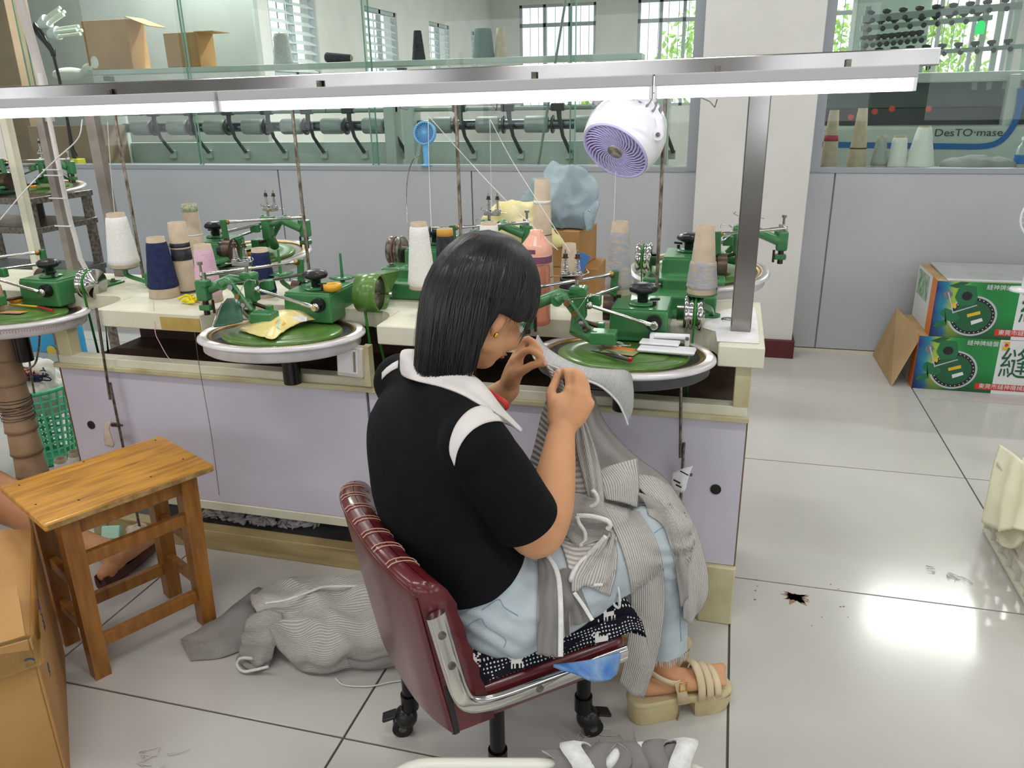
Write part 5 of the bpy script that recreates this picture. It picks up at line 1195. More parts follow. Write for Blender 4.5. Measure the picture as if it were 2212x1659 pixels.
tape([(0.35, -0.008, 0.42), (0.2, -0.012, 0.415), (0.08, -0.012, 0.40), (0.01, -0.01, 0.36), (-0.008, 0.03, 0.33), (-0.007, 0.14, 0.325)], 0.05)
bm_ = mat('tape_ink_blue', '#1f2f62', rough=0.4)
Mt = lambda o_, x_, y_: Matrix.Translation(o_) @ Matrix((x_, y_, x_.cross(y_))).transposed().to_4x4()
dn = Vector((0, 0, -1))
for (a, b, z, s_, tx) in ((-0.004, 0.012, 0.345, 0.03, 'G'), (0.12, -0.010, 0.375, 0.035, 'ONG'), (0.02, -0.009, 0.30, 0.03, 'QI')):
    nrm = -d1 if a < 0 else -d2
    obj('tape_print', text_mb(tx, s_, Mt(bk(a, b, z) + nrm * 0.004, dn if a >= 0 else d2, (d1 if a >= 0 else dn) * -1 if a >= 0 else Vector((0, 0, 1)))), bm_, cbox, world=True)
# ================================================================ knitwear pile on the floor
pile = thing('knitwear_pile', 'grey ribbed knitwear dropped on the floor left of the office chair', 'knitwear', (-1.0, 1.65, 0))
def heap(name, rows, m, nu=34, nv=30, amp=0.006, freq=10):
    g = surf([[PZ(a, b, max(z, 0)) for a, b, z in r] for r in rows], nu, nv)
    for i, r in enumerate(g):
        for k, p in enumerate(r):
            e = min(1.0, p.z / 0.02); fo = (1 - abs(mnoise.noise(Vector((p.x * 7 + p.y * 5, p.y * 9 - p.x * 3, 1.7)))) * 2.4) * 0.022 * (amp / 0.007)
            p = p + Vector((0, 0, fo * e))
            r[k] = p + Vector((0, 0, (math.sin(i / nv * freq * 2 + k * 0.12 + mnoise.noise(p * 7) * 4) * amp + mnoise.noise(p * 18) * amp) * e)); r[k].z = max(r[k].z, 0.003)
    return obj(name, MB().grid(g), m, pile, world=True, solid=0.005)
heap('body', [[(545, 1292, .01), (600, 1262, .01), (700, 1248, .01), (800, 1245, .01), (900, 1250, .01)], [(545, 1310, .05), (610, 1290, .07), (710, 1275, .075), (810, 1270, .07), (905, 1270, .05)],
              [(570, 1350, .08), (650, 1335, .095), (745, 1335, .10), (830, 1335, .09), (910, 1340, .06)], [(595, 1395, .06), (665, 1425, .06), (765, 1405, .085), (850, 1405, .07), (915, 1395, .05)],
              [(610, 1412, .005), (672, 1457, .005), (775, 1442, .005), (860, 1432, .005), (918, 1420, .005)]], M_knitp, 50, 40, 0.007)
heap('sleeve', [[(520, 1300, .006), (555, 1272, .006), (575, 1280, .006)], [(440, 1355, .022), (500, 1330, .026), (560, 1315, .02)], [(395, 1380, .02), (470, 1372, .026), (535, 1360, .02)], [(392, 1385, .012), (480, 1400, .016), (540, 1385, .012)], [(412, 1427, .004), (480, 1420, .004), (545, 1395, .004)]], M_knits, 30, 30, 0.002)
heap('sleeve', [[(540, 1330, .09), (575, 1318, .095), (610, 1320, .095)], [(525, 1370, .06), (565, 1378, .075), (605, 1380, .07)], [(520, 1410, .03), (555, 1420, .045), (590, 1420, .03)], [(512, 1430, .006), (545, 1450, .012), (580, 1440, .006)]], M_knitp, 20, 24, 0.005)
heap('fold', [[(780, 1380, .08), (830, 1370, .085), (910, 1380, .07)], [(730, 1415, .06), (820, 1405, .075), (915, 1405, .06)], [(715, 1430, .03), (800, 1432, .04), (900, 1425, .03)], [(725, 1440, .004), (810, 1446, .004), (905, 1432, .004)]], M_knitp, 30, 24, 0.004)
obj('white_edge', MB().tube(crom([PZ(a, b, z) for a, b, z in ((575, 1303, .105), (620, 1296, .118), (670, 1278, .112), (700, 1268, .108), (760, 1266, .105), (830, 1266, .10), (900, 1268, .085))], 40), 0.005, 8, flat=(1, 0.7)), M_pipe, pile, world=True)
obj('white_edge', MB().tube(crom([PZ(a, b, z) for a, b, z in ((545, 1422, .05), (520, 1422, .04), (512, 1436, .02), (525, 1450, .012), (550, 1447, .02), (580, 1440, .03))], 24), 0.004, 8), M_pipe, pile, world=True)
single('loose_thread', MB().tube(crom([PZ(a, b, 0.004) for a, b in ((725, 1465), (745, 1480), (800, 1482), (850, 1472), (900, 1468))], 30), 0.0028, 6, flat=(1, 0.5)), M_pipe, 'loose pale thread lying on the floor tiles by the caster', 'thread')
single('green_tag', MB().box(PZ(790, 1240, 0.02), (0.03, 0.02, 0.03), rotm(20, 10, 30), bev=0.002), mat('green_plastic', '#2a9c4a', rough=0.4), 'small green plastic tag beside the floor knitwear', 'tag')
# ================================================================ white basket at the bottom edge
M_basket = mat('off_white_plastic', '#dcdcd2', rough=0.35)
e0, e1 = PZ(842, 1650, 0.30), PZ(1535, 1652, 0.30); bd_ = (e1 - e0).normalized(); bn = Vector((bd_.y, -bd_.x, 0)); L_ = (e1 - e0).length
bask = thing('laundry_basket', 'white plastic basket with grey knit scraps over its rim at the bottom edge', 'basket', ((e0 + e1) / 2 + bn * 0.2) * Vector((1, 1, 0)) if False else Vector((((e0 + e1) / 2 + bn * 0.2).x, ((e0 + e1) / 2 + bn * 0.2).y, 0)))
rr = 0.07; loop = []
for (a, b, s0) in ((rr, rr, 180), (L_ - rr, rr, 270), (L_ - rr, 0.38 - rr, 0), (rr, 0.38 - rr, 90)):
    for q in range(0, 91, 15):
        an = math.radians(s0 + q); loop.append(e0 + bd_ * (a + rr * math.cos(an)) + bn * (b + rr * math.sin(an)))
obj('rim', MB().tube(loop, 0.012, 10, closed=True, flat=(1.0, 0.8)), M_basket, bask, world=True)
lowl = [Vector((((p - loop[0]) * 0.0 + (sum(loop, Vector()) / len(loop)).lerp(p, 0.86)).x, (sum(loop, Vector()) / len(loop)).lerp(p, 0.86).y, 0.01)) for p in loop]
for k in range(len(loop)):
    for f_ in (0,):
        obj('slat', MB().tube([loop[k], lowl[k]], 0.006, 6), M_basket, bask, world=True)
obj('base', MB().add(lowl, [tuple(range(len(lowl)))], False), M_basket, bask, world=True, solid=0.006)
for zz in (0.10, 0.2):
    obj('hoop', MB().tube([lowl[k].lerp(loop[k], zz / 0.3) for k in range(len(loop))], 0.005, 6, closed=True), M_basket, bask, world=True)
scr = thing('knit_scraps', 'grey and white knit scraps wrapped over the white basket rim', 'scraps', PZ(1340, 1640, 0.30))
for k in range(11):
    u = 0.55 + 0.36 * k / 10; c = e0 + bd_ * (L_ * u) + Vector((0, 0, 0.0)); r0 = 0.016 + 0.012 * math.sin(k * 1.7) ** 2 + (0.006 if k > 5 else 0)
    pts = [c + bn * math.cos(a) * r0 * (1.2) + Vector((0, 0, math.sin(a) * r0 + 0.006)) + bd_ * 0.012 * math.sin(a * 2 + k) for a in [math.radians(q) for q in range(-60, 241, 20)]]
    w_ = 0.019 if k else 0.03
    obj('scrap', MB().grid([[p - bd_ * w_, p + Vector((0, 0, 0.003)), p + bd_ * w_] for p in pts]), M_pipe if k % 3 == 1 else M_knits, scr, world=True, solid=0.004)
# ================================================================ cream cloth heap on crate, right edge
M_creamc = mat('cream_cloth', '#ece8cf', '#e2ddc0', scale=9, rough=0.95, bump=0.1, bscale=120)
crate = thing('plastic_crate', 'pale plastic lattice crate under the cream cloth at the right edge', 'crate', (1.15, 2.40, 0))
M_crate = mat('pale_crate_plastic', '#c9c4b4', rough=0.45)
CX0, CX1, CY0, CY1, CZ = 0.925, 1.40, 2.05, 2.70, 0.26
for z in (0.012, 0.085, CZ):
    for (p, q) in (((CX0, CY0), (CX0, CY1)), ((CX0, CY1), (CX1, CY1)), ((CX1, CY1), (CX1, CY0)), ((CX1, CY0), (CX0, CY0))):
        obj('rail', MB().cyl((p[0], p[1], z), (q[0], q[1], z), 0.011, n=10), M_crate, crate, world=True)
for k in range(9):
    y = CY0 + (CY1 - CY0) * k / 8
    for x in (CX0, CX1): obj('slat', MB().cyl((x, y, 0.012), (x, y, CZ), 0.009, n=8), M_crate, crate, world=True)
for k in range(1, 6):
    x = CX0 + (CX1 - CX0) * k / 6
    for y in (CY0, CY1): obj('slat', MB().cyl((x, y, 0.012), (x, y, CZ), 0.009, n=8), M_crate, crate, world=True)
obj('base', MB().box(((CX0 + CX1) / 2, (CY0 + CY1) / 2, 0.008), (CX1 - CX0, CY1 - CY0, 0.008)), M_crate, crate, world=True)
hp = MB(); cc = Vector((1.17, 2.40, 0.40))
for k in range(9): hp.ball(cc + Vector((rnd(-.12, .12), rnd(-.25, .22), rnd(-.04, .05))), (rnd(.10, .15), rnd(.11, .17), rnd(.07, .10)))
hp.ball((1.02, 2.60, 0.46), (0.10, 0.09, 0.07)); hp.ball((1.0, 2.45, 0.33), (0.09, 0.16, 0.10))
hp = remesh(hp, 0.012, 6, 0.5)
for v in hp.v: v += Vector((0.4, -0.4, 0.8)) * (abs(mnoise.noise(v * 6.0)) * 0.045 + mnoise.noise(v * 14) * 0.012 - 0.01)
clo = thing('cloth_heap', 'heap of cream knitted cloth piled on the pale crate', 'cloth', (1.15, 2.40, 0.27))
obj('heap', hp, M_creamc, clo, world=True)
fl_ = [[PX(2160, 960, 0.96), PX(2150, 1000, 0.93), PX(2140, 1060, 0.90), PX(2128, 1128, 0.888)], [PX(2190, 980, 0.93), PX(2180, 1030, 0.905), PX(2165, 1085, 0.885), PX(2160, 1150, 0.875)], [PX(2215, 1000, 0.92), PX(2205, 1050, 0.90), PX(2195, 1100, 0.882), PX(2185, 1140, 0.87)], [PX(2250, 1010, 0.92), PX(2240, 1060, 0.90), PX(2230, 1110, 0.885), PX(2222, 1150, 0.875)]]
g = surf(fl_, 24, 24)
for i, r in enumerate(g):
    for k, p in enumerate(r): r[k] = p + Vector((-0.012 * math.sin(i * 0.7 + 1.0) * (k / 24), 0, 0))
obj('hanging_flap', MB().grid(g), M_creamc, clo, world=True, solid=0.005)
obj('hanging_flap', MB().grid(surf([[PX(2150, 1150, 0.91), PX(2158, 1170, 0.905), PX(2165, 1180, 0.90)], [PX(2180, 1140, 0.90), PX(2185, 1170, 0.90), PX(2190, 1184, 0.895)], [PX(2210, 1130, 0.90), PX(2215, 1150, 0.895), PX(2218, 1160, 0.89)]], 12, 12)), M_creamc, clo, world=True, solid=0.005)
# ================================================================ printed cartons on the right
def print_mat(flip=False):
    m = bpy.data.materials.new('carton_print'); m.use_nodes = True; nt = m.node_tree; b = nt.nodes['Principled BSDF']; b.inputs['Roughness'].default_value = 0.35
    tc = nt.nodes.new('ShaderNodeTexCoord'); sx = nt.nodes.new('ShaderNodeSeparateXYZ'); nt.links.new(tc.outputs['UV'], sx.inputs[0])
    nz = nt.nodes.new('ShaderNodeTexNoise'); nz.inputs['Scale'].default_value = 2.5; nt.links.new(tc.outputs['UV'], nz.inputs['Vector'])
    r = nt.nodes.new('ShaderNodeValToRGB'); cr = r.color_ramp; cols = ((0.0, '#1d2b78'), (0.12, '#1c7f9c'), (0.2, '#9db53f'), (0.3, '#8fc04a'), (0.42, '#2f9a46'), (0.6, '#17783a'), (1.0, '#1c8a3f'))
    while len(cr.elements) < len(cols): cr.elements.new(0.5)
    for e, (p, c) in zip(cr.elements, cols): e.position = p; e.color = srgb(c)
    ad = nt.nodes.new('ShaderNodeMath'); ad.operation = 'MULTIPLY_ADD'; ad.inputs[1].default_value = 0.22; nt.links.new(nz.outputs[0], ad.inputs[0])
    sb = nt.nodes.new('ShaderNodeMath'); sb.operation = 'SUBTRACT'; sb.inputs[1].default_value = 0.11; nt.links.new(sx.outputs[0], sb.inputs[0]); nt.links.new(sb.outputs[0], ad.inputs[2])
    nt.links.new(ad.outputs[0], r.inputs[0])
    r2 = nt.nodes.new('ShaderNodeValToRGB'); r2.color_ramp.elements[0].position = 0.0; r2.color_ramp.elements[0].color = srgb('#2b3a8c'); r2.color_ramp.elements[1].position = 0.45; r2.color_ramp.elements[1].color = (1, 1, 1, 1)
    nt.links.new(sx.outputs[1], r2.inputs[0])
    mx = nt.nodes.new('ShaderNodeMix'); mx.data_type = 'RGBA'; mx.blend_type = 'MULTIPLY'; mx.inputs[0].default_value = 0.7; nt.links.new(r.outputs[0], mx.inputs[6]); nt.links.new(r2.outputs[0], mx.inputs[7])
    nt.links.new(mx.outputs[2], b.inputs['Base Color']); return m
M_print = print_mat()
ink = lambda n, c: mat('ink_' + n, c, rough=0.35)
M_kraftb = mat('kraft_board', '#b89b72', '#ab8e66', scale=6, rough=0.8)
def carton(x0, z0, label, W=0.78, D=0.42, Hh=0.277, y0=4.18, lid=True):
    t = thing('printed_carton', label, 'box', (x0 + W / 2, y0 + D / 2, z0), 0, 'printed machine cartons')
    obj('body', MB().box((0, 0, Hh / 2), (W, D, Hh), bev=0.003, seg=1), M_kraftb, t)
    fy = -D / 2 - 0.0008; X0 = -W / 2
    def rect(name, x, z, w, h, m, k=0.0, uv=False):
        y = fy - k; mb = MB().add([(X0 + x, y, z), (X0 + x + w, y, z), (X0 + x + w, y, z + h), (X0 + x, y, z + h)], [(0, 1, 2, 3)], False, [(0, 0), (1, 0), (1, 1), (0, 1)]); return obj(name, mb, m, t)
    rect('picture_print', 0.0, 0.0, 0.36, Hh, M_print); rect('white_print', 0.36, 0.0, W - 0.36, Hh, ink('white', '#dfe1e2'))
    def disc(name, cx, cz, r, m, k, r0=0.0, sq=0.93):
        n = 40; o = [(X0 + cx + r * math.cos(2 * math.pi * i / n), fy - k, cz + r * sq * math.sin(2 * math.pi * i / n)) for i in range(n)]; obj(name, MB().add(o, [tuple(range(n))], False), m, t)
    cx, cz = 0.175, 0.110
    disc('dial_print', cx, cz, 0.108, ink('grey', '#b8bcc0'), 0.0004); disc('dial_print', cx, cz, 0.098, ink('black', '#1b1f22'), 0.0008); disc('dial_print', cx, cz, 0.082, ink('darkgreen', '#1f5a3a'), 0.0012)
    dots = MB()
    for k in range(28):
        a = 2 * math.pi * k / 28; p = Vector((X0 + cx + 0.09 * math.cos(a), fy - 0.0014, cz + 0.084 * math.sin(a))); dots.add([p + Vector((q[0] * 0.0022, 0, q[1] * 0.0022)) for q in ((-1, -1), (1, -1), (1, 1), (-1, 1))], [(0, 1, 2, 3)], False)
    obj('dial_dots_print', dots, ink('white', '#dfe1e2'), t)
    def poly(name, pts, m, k): obj(name, MB().add([(X0 + a, fy - k, b) for a, b in pts], [tuple(range(len(pts)))], False), m, t)
    gm = ink('midgreen', '#256b45')
    poly('gearbox_print', [(0.085, 0.20), (0.10, 0.262), (0.17, 0.258), (0.185, 0.20), (0.175, 0.165), (0.11, 0.16)], gm, 0.0016); poly('gearbox_print', [(0.05, 0.255), (0.10, 0.277), (0.14, 0.275), (0.09, 0.245)], ink('darkgreen', '#1f5a3a'), 0.0015)
    disc('knob_print', 0.137, 0.208, 0.023, ink('black', '#1b1f22'), 0.002)
    poly('pulley_print', [(0.03, 0.215), (0.05, 0.24), (0.075, 0.215), (0.06, 0.19), (0.04, 0.19)], ink('steelgrey', '#6d737b'), 0.0018)
    poly('arm_print', [(0.03, 0.12), (0.05, 0.145), (0.10, 0.13), (0.125, 0.10), (0.10, 0.075), (0.06, 0.085), (0.02, 0.07), (0.01, 0.05), (0.03, 0.045), (0.07, 0.06), (0.05, 0.10)], gm, 0.0018)
    poly('rod_print', [(0.09, 0.128), (0.187, 0.168), (0.188, 0.163), (0.092, 0.122)], ink('grey', '#b8bcc0'), 0.0022); poly('rod_print', [(0.055, 0.225), (0.092, 0.12), (0.088, 0.118), (0.05, 0.222)], ink('grey', '#b8bcc0'), 0.0022)
    poly('label_print', [(0.150, 0.118), (0.205, 0.138), (0.210, 0.122), (0.155, 0.103)], ink('yellow', '#d9b53c'), 0.002); poly('label_print', [(0.172, 0.085), (0.218, 0.103), (0.225, 0.088), (0.178, 0.066)], ink('white', '#dfe1e2'), 0.002); poly('oil_print', [(0.075, 0.165), (0.095, 0.175), (0.10, 0.15), (0.08, 0.145)], ink('yellow', '#d9b53c'), 0.0017)
    poly('banner_print', [(0.285, 0.018), (W, 0.018), (W, 0.05), (0.285, 0.05)], ink('red', '#c73a2c'), 0.0012)
    RX = Matrix(((1, 0, 0, 0), (0, 0, -1, 0), (0, 1, 0, 0), (0, 0, 0, 1)))
    def txt(s_, x, z, size, m, name, sx=1.0, al='LEFT'): obj(name, text_mb(s_, size, Matrix.Translation((X0 + x, fy - 0.002, z)) @ RX, 0.0002, al, sx), m, t)
    txt('縫神牌縫盤機', 0.215, 0.253, 0.028, ink('white', '#dfe1e2'), 'title_print'); txt('東莞市縫神機械設備有限公司', 0.30, 0.034, 0.028, ink('white', '#dfe1e2'), 'banner_text')
    txt('縫神', 0.372, 0.150, 0.17, ink('darkgreen', '#1f5a3a'), 'brush_print', 0.8)
    rect('badge_print', 0.372, 0.225, 0.03, 0.045, ink('yellow', '#d9b53c'), 0.0012); disc('badge_print', 0.387, 0.252, 0.009, ink('red', '#c73a2c'), 0.0016)
    # left end
    lx = -W / 2 - 0.0008
    def lrect(name, y, z, w, h, m, k=0.0): obj(name, MB().add([(lx - k, D / 2 - y, z), (lx - k, D / 2 - y - w, z), (lx - k, D / 2 - y - w, z + h), (lx - k, D / 2 - y, z + h)], [(0, 1, 2, 3)], False), m, t)
    lrect('end_print', 0.0, 0.0, D, Hh, ink('white', '#dfe1e2')); lrect('end_stripe_print', D - 0.10, 0.0, 0.10, Hh, ink('orange', '#e0791f'), 0.0006); lrect('end_picture_print', 0.02, 0.13, 0.24, 0.13, mat('leafy_print', '#4f8a57', '#bcd0b6', scale=25, rough=0.4), 0.0006)
    if lid:
        obj('lid_flap', MB().box((0.02, 0.0, Hh + 0.006), (W - 0.05, D - 0.02, 0.006), rotm(1.5, 0, 0)), mat('grey_flap', '#b9bdbd', '#aeb2b2', scale=10, rough=0.6), t)
    return t
ct0 = carton(0.965, 0.0, 'lower printed machine carton with an open end flap on the floor', lid=False)
ct1 = carton(1.005, 0.279, 'upper printed machine carton stacked on the other, grey lid flap')
fp_ = [PY(1938, 666, 4.55), PY(1992, 722, 4.19), PZ(1926, 833, 0.004), PZ(1886, 765, 0.004)]
fm = MB().add(fp_, [(0, 1, 2, 3)], False); fo_ = obj('end_flap', fm, M_kraftb, ct0, world=True, solid=0.005)
# ================================================================ far room: roller machines behind the glass
M_pgreen = mat('pale_green_metal', '#bec8c1', '#b3beb6', scale=4, rough=0.45)
M_pgreen2 = mat('grey_green_metal', '#8fa097', '#84958c', scale=5, rough=0.45)
M_rollerd = mat('dark_steel_roller', '#6b7476', rough=0.25, metal=0.9)
M_rollerl = mat('ribbed_grey_roller', '#a7aeab', '#8f9794', scale=60, rough=0.5, stretch=(0.1, 1, 1))
M_dkgrey = mat('dark_grey_metal', '#3c4142', rough=0.5)
RY = 5.5
def roller_machine(x0, x1, label, n):
    t = thing('roller_machine', label, 'machine', ((x0 + x1) / 2, RY, 0), 0, 'roller machines behind the glass')
    L = x1 - x0; h = L / 2
    for s in (-1, 1): obj('upright', MB().box((s * (h - 0.04), 0, 0.80), (0.08, 0.16, 1.60), bev=0.006), M_pgreen, t)
    obj('bottom_rail', MB().box((0, -0.06, 0.965), (L - 0.16, 0.06, 0.05), bev=0.004), M_pgreen, t)
    obj('panel', MB().box((0, 0.08, 1.065), (L - 0.16, 0.03, 0.155), bev=0.003), M_pgreen, t)
    obj('apron', MB().box((0, 0.06, 0.47), (L - 0.16, 0.03, 0.94)), M_pgreen2, t)
    obj('shaft', MB().cyl((-h + 0.08, 0.02, 1.255), (h - 0.08, 0.02, 1.255), 0.035, n=18), M_rollerd, t)
    obj('thin_shaft', MB().cyl((-h + 0.08, -0.03, 1.36), (h - 0.08, -0.03, 1.36), 0.014, n=12), M_pgreen2, t)
    for k in range(n):
        x = -h + 0.25 + (L - 0.45) * k / (n - 1)
        obj('roller', MB().lathe([(0.03, -0.085), (0.052, -0.08), (0.056, -0.07), (0.056, 0.07), (0.052, 0.08), (0.03, 0.085)], 24, Matrix.Translation((x, 0.02, 1.255)) @ Matrix.Rotation(math.radians(90), 4, 'Y')), M_rollerl, t)
        obj('flange', MB().lathe([(0.03, -0.006), (0.06, -0.006), (0.06, 0.006), (0.03, 0.006)], 20, Matrix.Translation((x + 0.11, 0.02, 1.255)) @ Matrix.Rotation(math.radians(90), 4, 'Y')), M_dkgrey, t)
        obj('arm', MB().tube([(x + 0.16, -0.03, 1.365), (x + 0.17, -0.05, 1.30), (x + 0.19, -0.03, 1.18), (x + 0.23, 0.03, 1.07)], [0.018, 0.016, 0.012, 0.014], 8), M_dkgrey, t)
        obj('clamp', MB().box((x + 0.155, -0.03, 1.365), (0.09, 0.05, 0.05), bev=0.008), M_dkgrey, t)
        obj('bracket', MB().box((x + 0.22, 0.05, 1.055), (0.05, 0.03, 0.06), bev=0.004), M_pgreen, t)
    return t
xm = PY(872, 300, RY).x
rm1 = roller_machine(PY(250, 300, RY).x, xm - 0.03, 'pale green roller machine seen through glass on the left', 7)
rm2 = roller_machine(xm + 0.03, PY(1445, 300, RY).x, 'pale green roller machine behind the blue handheld fan', 5)
for q in (((1222, 0), (1162, 362)),):
    a_, b_ = PY(*q[0], RY - 0.16), PY(*q[1], RY - 0.16)
    single('steel_strut', MB().tube([a_, b_], 0.02, 8, flat=(1, 0.4)), M_pgreen2, 'slanted grey steel strut behind the glass above the blue jacket', 'strut')
# shelf over the machines with cones
SHZ = PY(800, 140, RY).z
sf = thing('yarn_shelf', 'long pale green shelf above the roller machines', 'shelf', (PY(800, 140, RY).x, RY, SHZ))
sx0, sx1 = PY(210, 145, RY).x, PY(1390, 120, RY).x
obj('board', MB().box(((sx0 + sx1) / 2, RY, SHZ), (sx1 - sx0, 0.22, 0.035), bev=0.003), M_pgreen, sf, world=True)
for px in (230, 868, 1370):
    x = PY(px, 140, RY).x; obj('bracket', MB().box((x, RY, SHZ - 0.06), (0.05, 0.06, 0.07)), M_pgreen2, sf, world=True)
def cone(base, top, rb, rt, label, yarn=None, m_yarn=M_yarnw, y0=0.1, y1=0.85, bulge=1.12, group='yarn cones', band=None, tip=True, name='yarn_cone', lean=None):
    """paper cone wound with yarn; base/top world points"""
    base = Vector(base); top = Vector(top); h = (top - base).length; ax = (top - base).normalized(); x, y, z = frame(ax)
    M_ = Matrix((x, y, z)).transposed().to_4x4(); M_.translation = base
    t = thing(name, label, 'cone', base, 0, group)
    pr_ = [(rb, 0.0), (rb, h * 0.02), (rt, h), (rt * 0.82, h), (rb * 0.82, 0.0)]
    obj('paper_core', MB().lathe(pr_, 28, M_, close=True), M_kraft, t, world=True)
    if yarn:
        r = lambda u: rb + (rt - rb) * u
        pts = [(r(y0) * 1.0, h * y0), (r(y0) * bulge, h * (y0 + 0.03))] + [(r(y0 + (y1 - y0) * k / 8) * (bulge + 0.01 * math.sin(k * 2.1)), h * (y0 + (y1 - y0) * k / 8)) for k in range(1, 8)] + [(r(y1) * (bulge - 0.02), h * (y1 - 0.01)), (r(y1) * 1.0, h * y1)]
        obj('yarn', MB().lathe(pts, 32, M_), m_yarn, t, world=True)
    if band:
        for (b0, b1, m) in band: r = lambda u: rb + (rt - rb) * u; obj('band', MB().lathe([(r(b0), h * b0), (r(b0) * 1.03, h * b0), (r(b1) * 1.03, h * b1), (r(b1), h * b1)], 28, M_), m, t, world=True)
    return t
M_yn = mat('navy_yarn', '#1c2547', '#252f56', scale=70, rough=0.95, bump=0.3, bscale=150)
M_yp = mat('pink_yarn', '#e0b9cb', '#d3a8bd', scale=90, rough=0.95, bump=0.3, bscale=150, stretch=(1, 1, 3))
M_yb = mat('black_yarn', '#22242a', '#3b3e44', scale=60, rough=0.95, bump=0.3, bscale=150)
M_yg = mat('grey_blue_yarn', '#9ea3ad', '#b9ab98', scale=55, rough=0.95, bump=0.35, bscale=170, stretch=(1, 1, 2.5), lo=0.45, hi=0.62)
M_yt = mat('teal_grey_yarn', '#5d7672', '#536b67', scale=60, rough=0.95)
M_ygr = mat('grey_yarn', '#a9aca8', '#999c98', scale=90, rough=0.95, bump=0.2, bscale=160)
def pcone(bpx, tpx, Y, wb, wt, label, group, **k):
    b, t_ = PY(bpx[0], bpx[1], Y), PY(tpx[0], tpx[1], Y); s_ = (b - CAMP).length / FPX
    t_.x = b.x; t_.y = b.y
    return cone(b, t_, wb / 2 * s_, wt / 2 * s_, label, group=group, **k)
G1 = 'cones on the yarn shelf'
zt = SHZ + 0.018
def on_shelf(px, py_top, wb, wt, label, **k):
    p = PY(px, 130, RY); b = Vector((p.x, RY, zt)); t_ = Vector((p.x, RY, PY(px, py_top, RY).z)); s_ = (b - CAMP).length / FPX
    return cone(b, t_, wb / 2 * s_, wt / 2 * s_, label, group=G1, **k)
on_shelf(905, 66, 26, 14, 'black yarn cone on the pale green shelf', yarn=True, m_yarn=M_yb, y0=0.0, y1=1.0, bulge=1.05)
on_shelf(1045, 62, 42, 32, 'wide teal grey yarn cone on the pale green shelf', yarn=True, m_yarn=M_yt, y0=0.0, y1=1.0, bulge=1.05)
on_shelf(1082, 60, 26, 14, 'bare tan paper cone next to the teal grey cone')
on_shelf(612, 72, 34, 24, 'pale grey yarn cone in front of a louvred window', yarn=True, m_yarn=M_ygr, y0=0.0, y1=1.0)
b_ = PY(705, 136, RY); cone(Vector((b_.x, RY, zt + 0.04)), Vector((b_.x + 0.2, RY, zt + 0.03)), 0.03, 0.02, 'dark cone lying on its side on the pale green shelf', group=G1, yarn=True, m_yarn=M_yb, y0=0.02, y1=0.98)
# cardboard box on the shelf, far left, and lamp
bx0, bx1 = PY(205, 100, RY).x, PY(300, 100, RY).x
sb = thing('cardboard_box', 'brown cardboard box on the pale green shelf behind the left glass', 'box', ((bx0 + bx1) / 2, RY, zt)); wz = PY(250, 45, RY).z - zt
obj('body', MB().box((0, 0, wz / 2), (bx1 - bx0, 0.2, wz), bev=0.004), M_card, sb); obj('flap', MB().box(((bx1 - bx0) / 2 + 0.09, 0, wz - 0.02), (0.2, 0.2, 0.006), rotm(0, 20, 0)), M_card, sb)
sb2 = thing('cardboard_box', 'smaller brown cardboard box right of the taller one on the shelf', 'box', (PY(410, 100, RY).x, RY, zt)); wz = PY(410, 72, RY).z - zt
obj('body', MB().box((0, 0, wz / 2), (0.28, 0.2, wz), bev=0.004), M_card, sb2); obj('flap', MB().box((0.2, 0, wz), (0.16, 0.2, 0.005)), M_card, sb2)
sk = single('paper_sack', remesh(MB().ball(PY(215, 135, RY - 0.05), (0.07, 0.06, 0.09)).ball(PY(200, 150, RY - 0.05), (0.09, 0.06, 0.05)).ball(PY(150, 160, RY - 0.05), (0.16, 0.07, 0.05)), 0.015, 3), mat('white_plastic_bag', '#dcdfd8', rough=0.4), 'crumpled white plastic bag beside the shelf box', 'bag')
lamp = thing('photo_lamp', 'black clip lamp with two white spiral bulbs behind the left glass', 'lamp', (PY(128, 170, 5.0).x, 5.0, 0))
pz = lambda a, b: PY(a, b, 5.0)
obj('stand', MB().tube([Vector((pz(128, 170).x, 5.0, 0)), pz(128, 170), pz(116, 122)], 0.010, 8), M_blackpl, lamp, world=True)
obj('clamp', MB().tube([pz(116, 122), pz(113, 108), pz(100, 92), pz(92, 80), pz(78, 62), pz(74, 48)], [0.015, 0.022, 0.02, 0.028, 0.03, 0.006], 8), M_blackpl, lamp, world=True)
for (c0, c1, c2) in (((88, 55), (103, 45), (134, 24)), ((108, 74), (126, 71), (172, 65))):
    p0, p1, p2 = pz(*c0), pz(*c1), pz(*c2); d = (p2 - p1); x, y, z = frame(d)
    bo = obj('bulb_base', MB().tube([p0, p0.lerp(p1, 0.5), p1], [0.03, 0.042, 0.045], 16), M_whitepl, lamp, world=True)
    for k in range(4):
        o_ = x * math.cos(k * 1.57) * 0.024 + y * math.sin(k * 1.57) * 0.024; obj('bulb_tube', MB().cyl(p1 + o_, p2 + o_, 0.012, n=8), mat('bulb_glass', '#e9ecdf', rough=0.25), bo, world=True)
M_dcard = mat('dull_cardboard', '#a58c74', '#967d66', scale=4, rough=0.8)
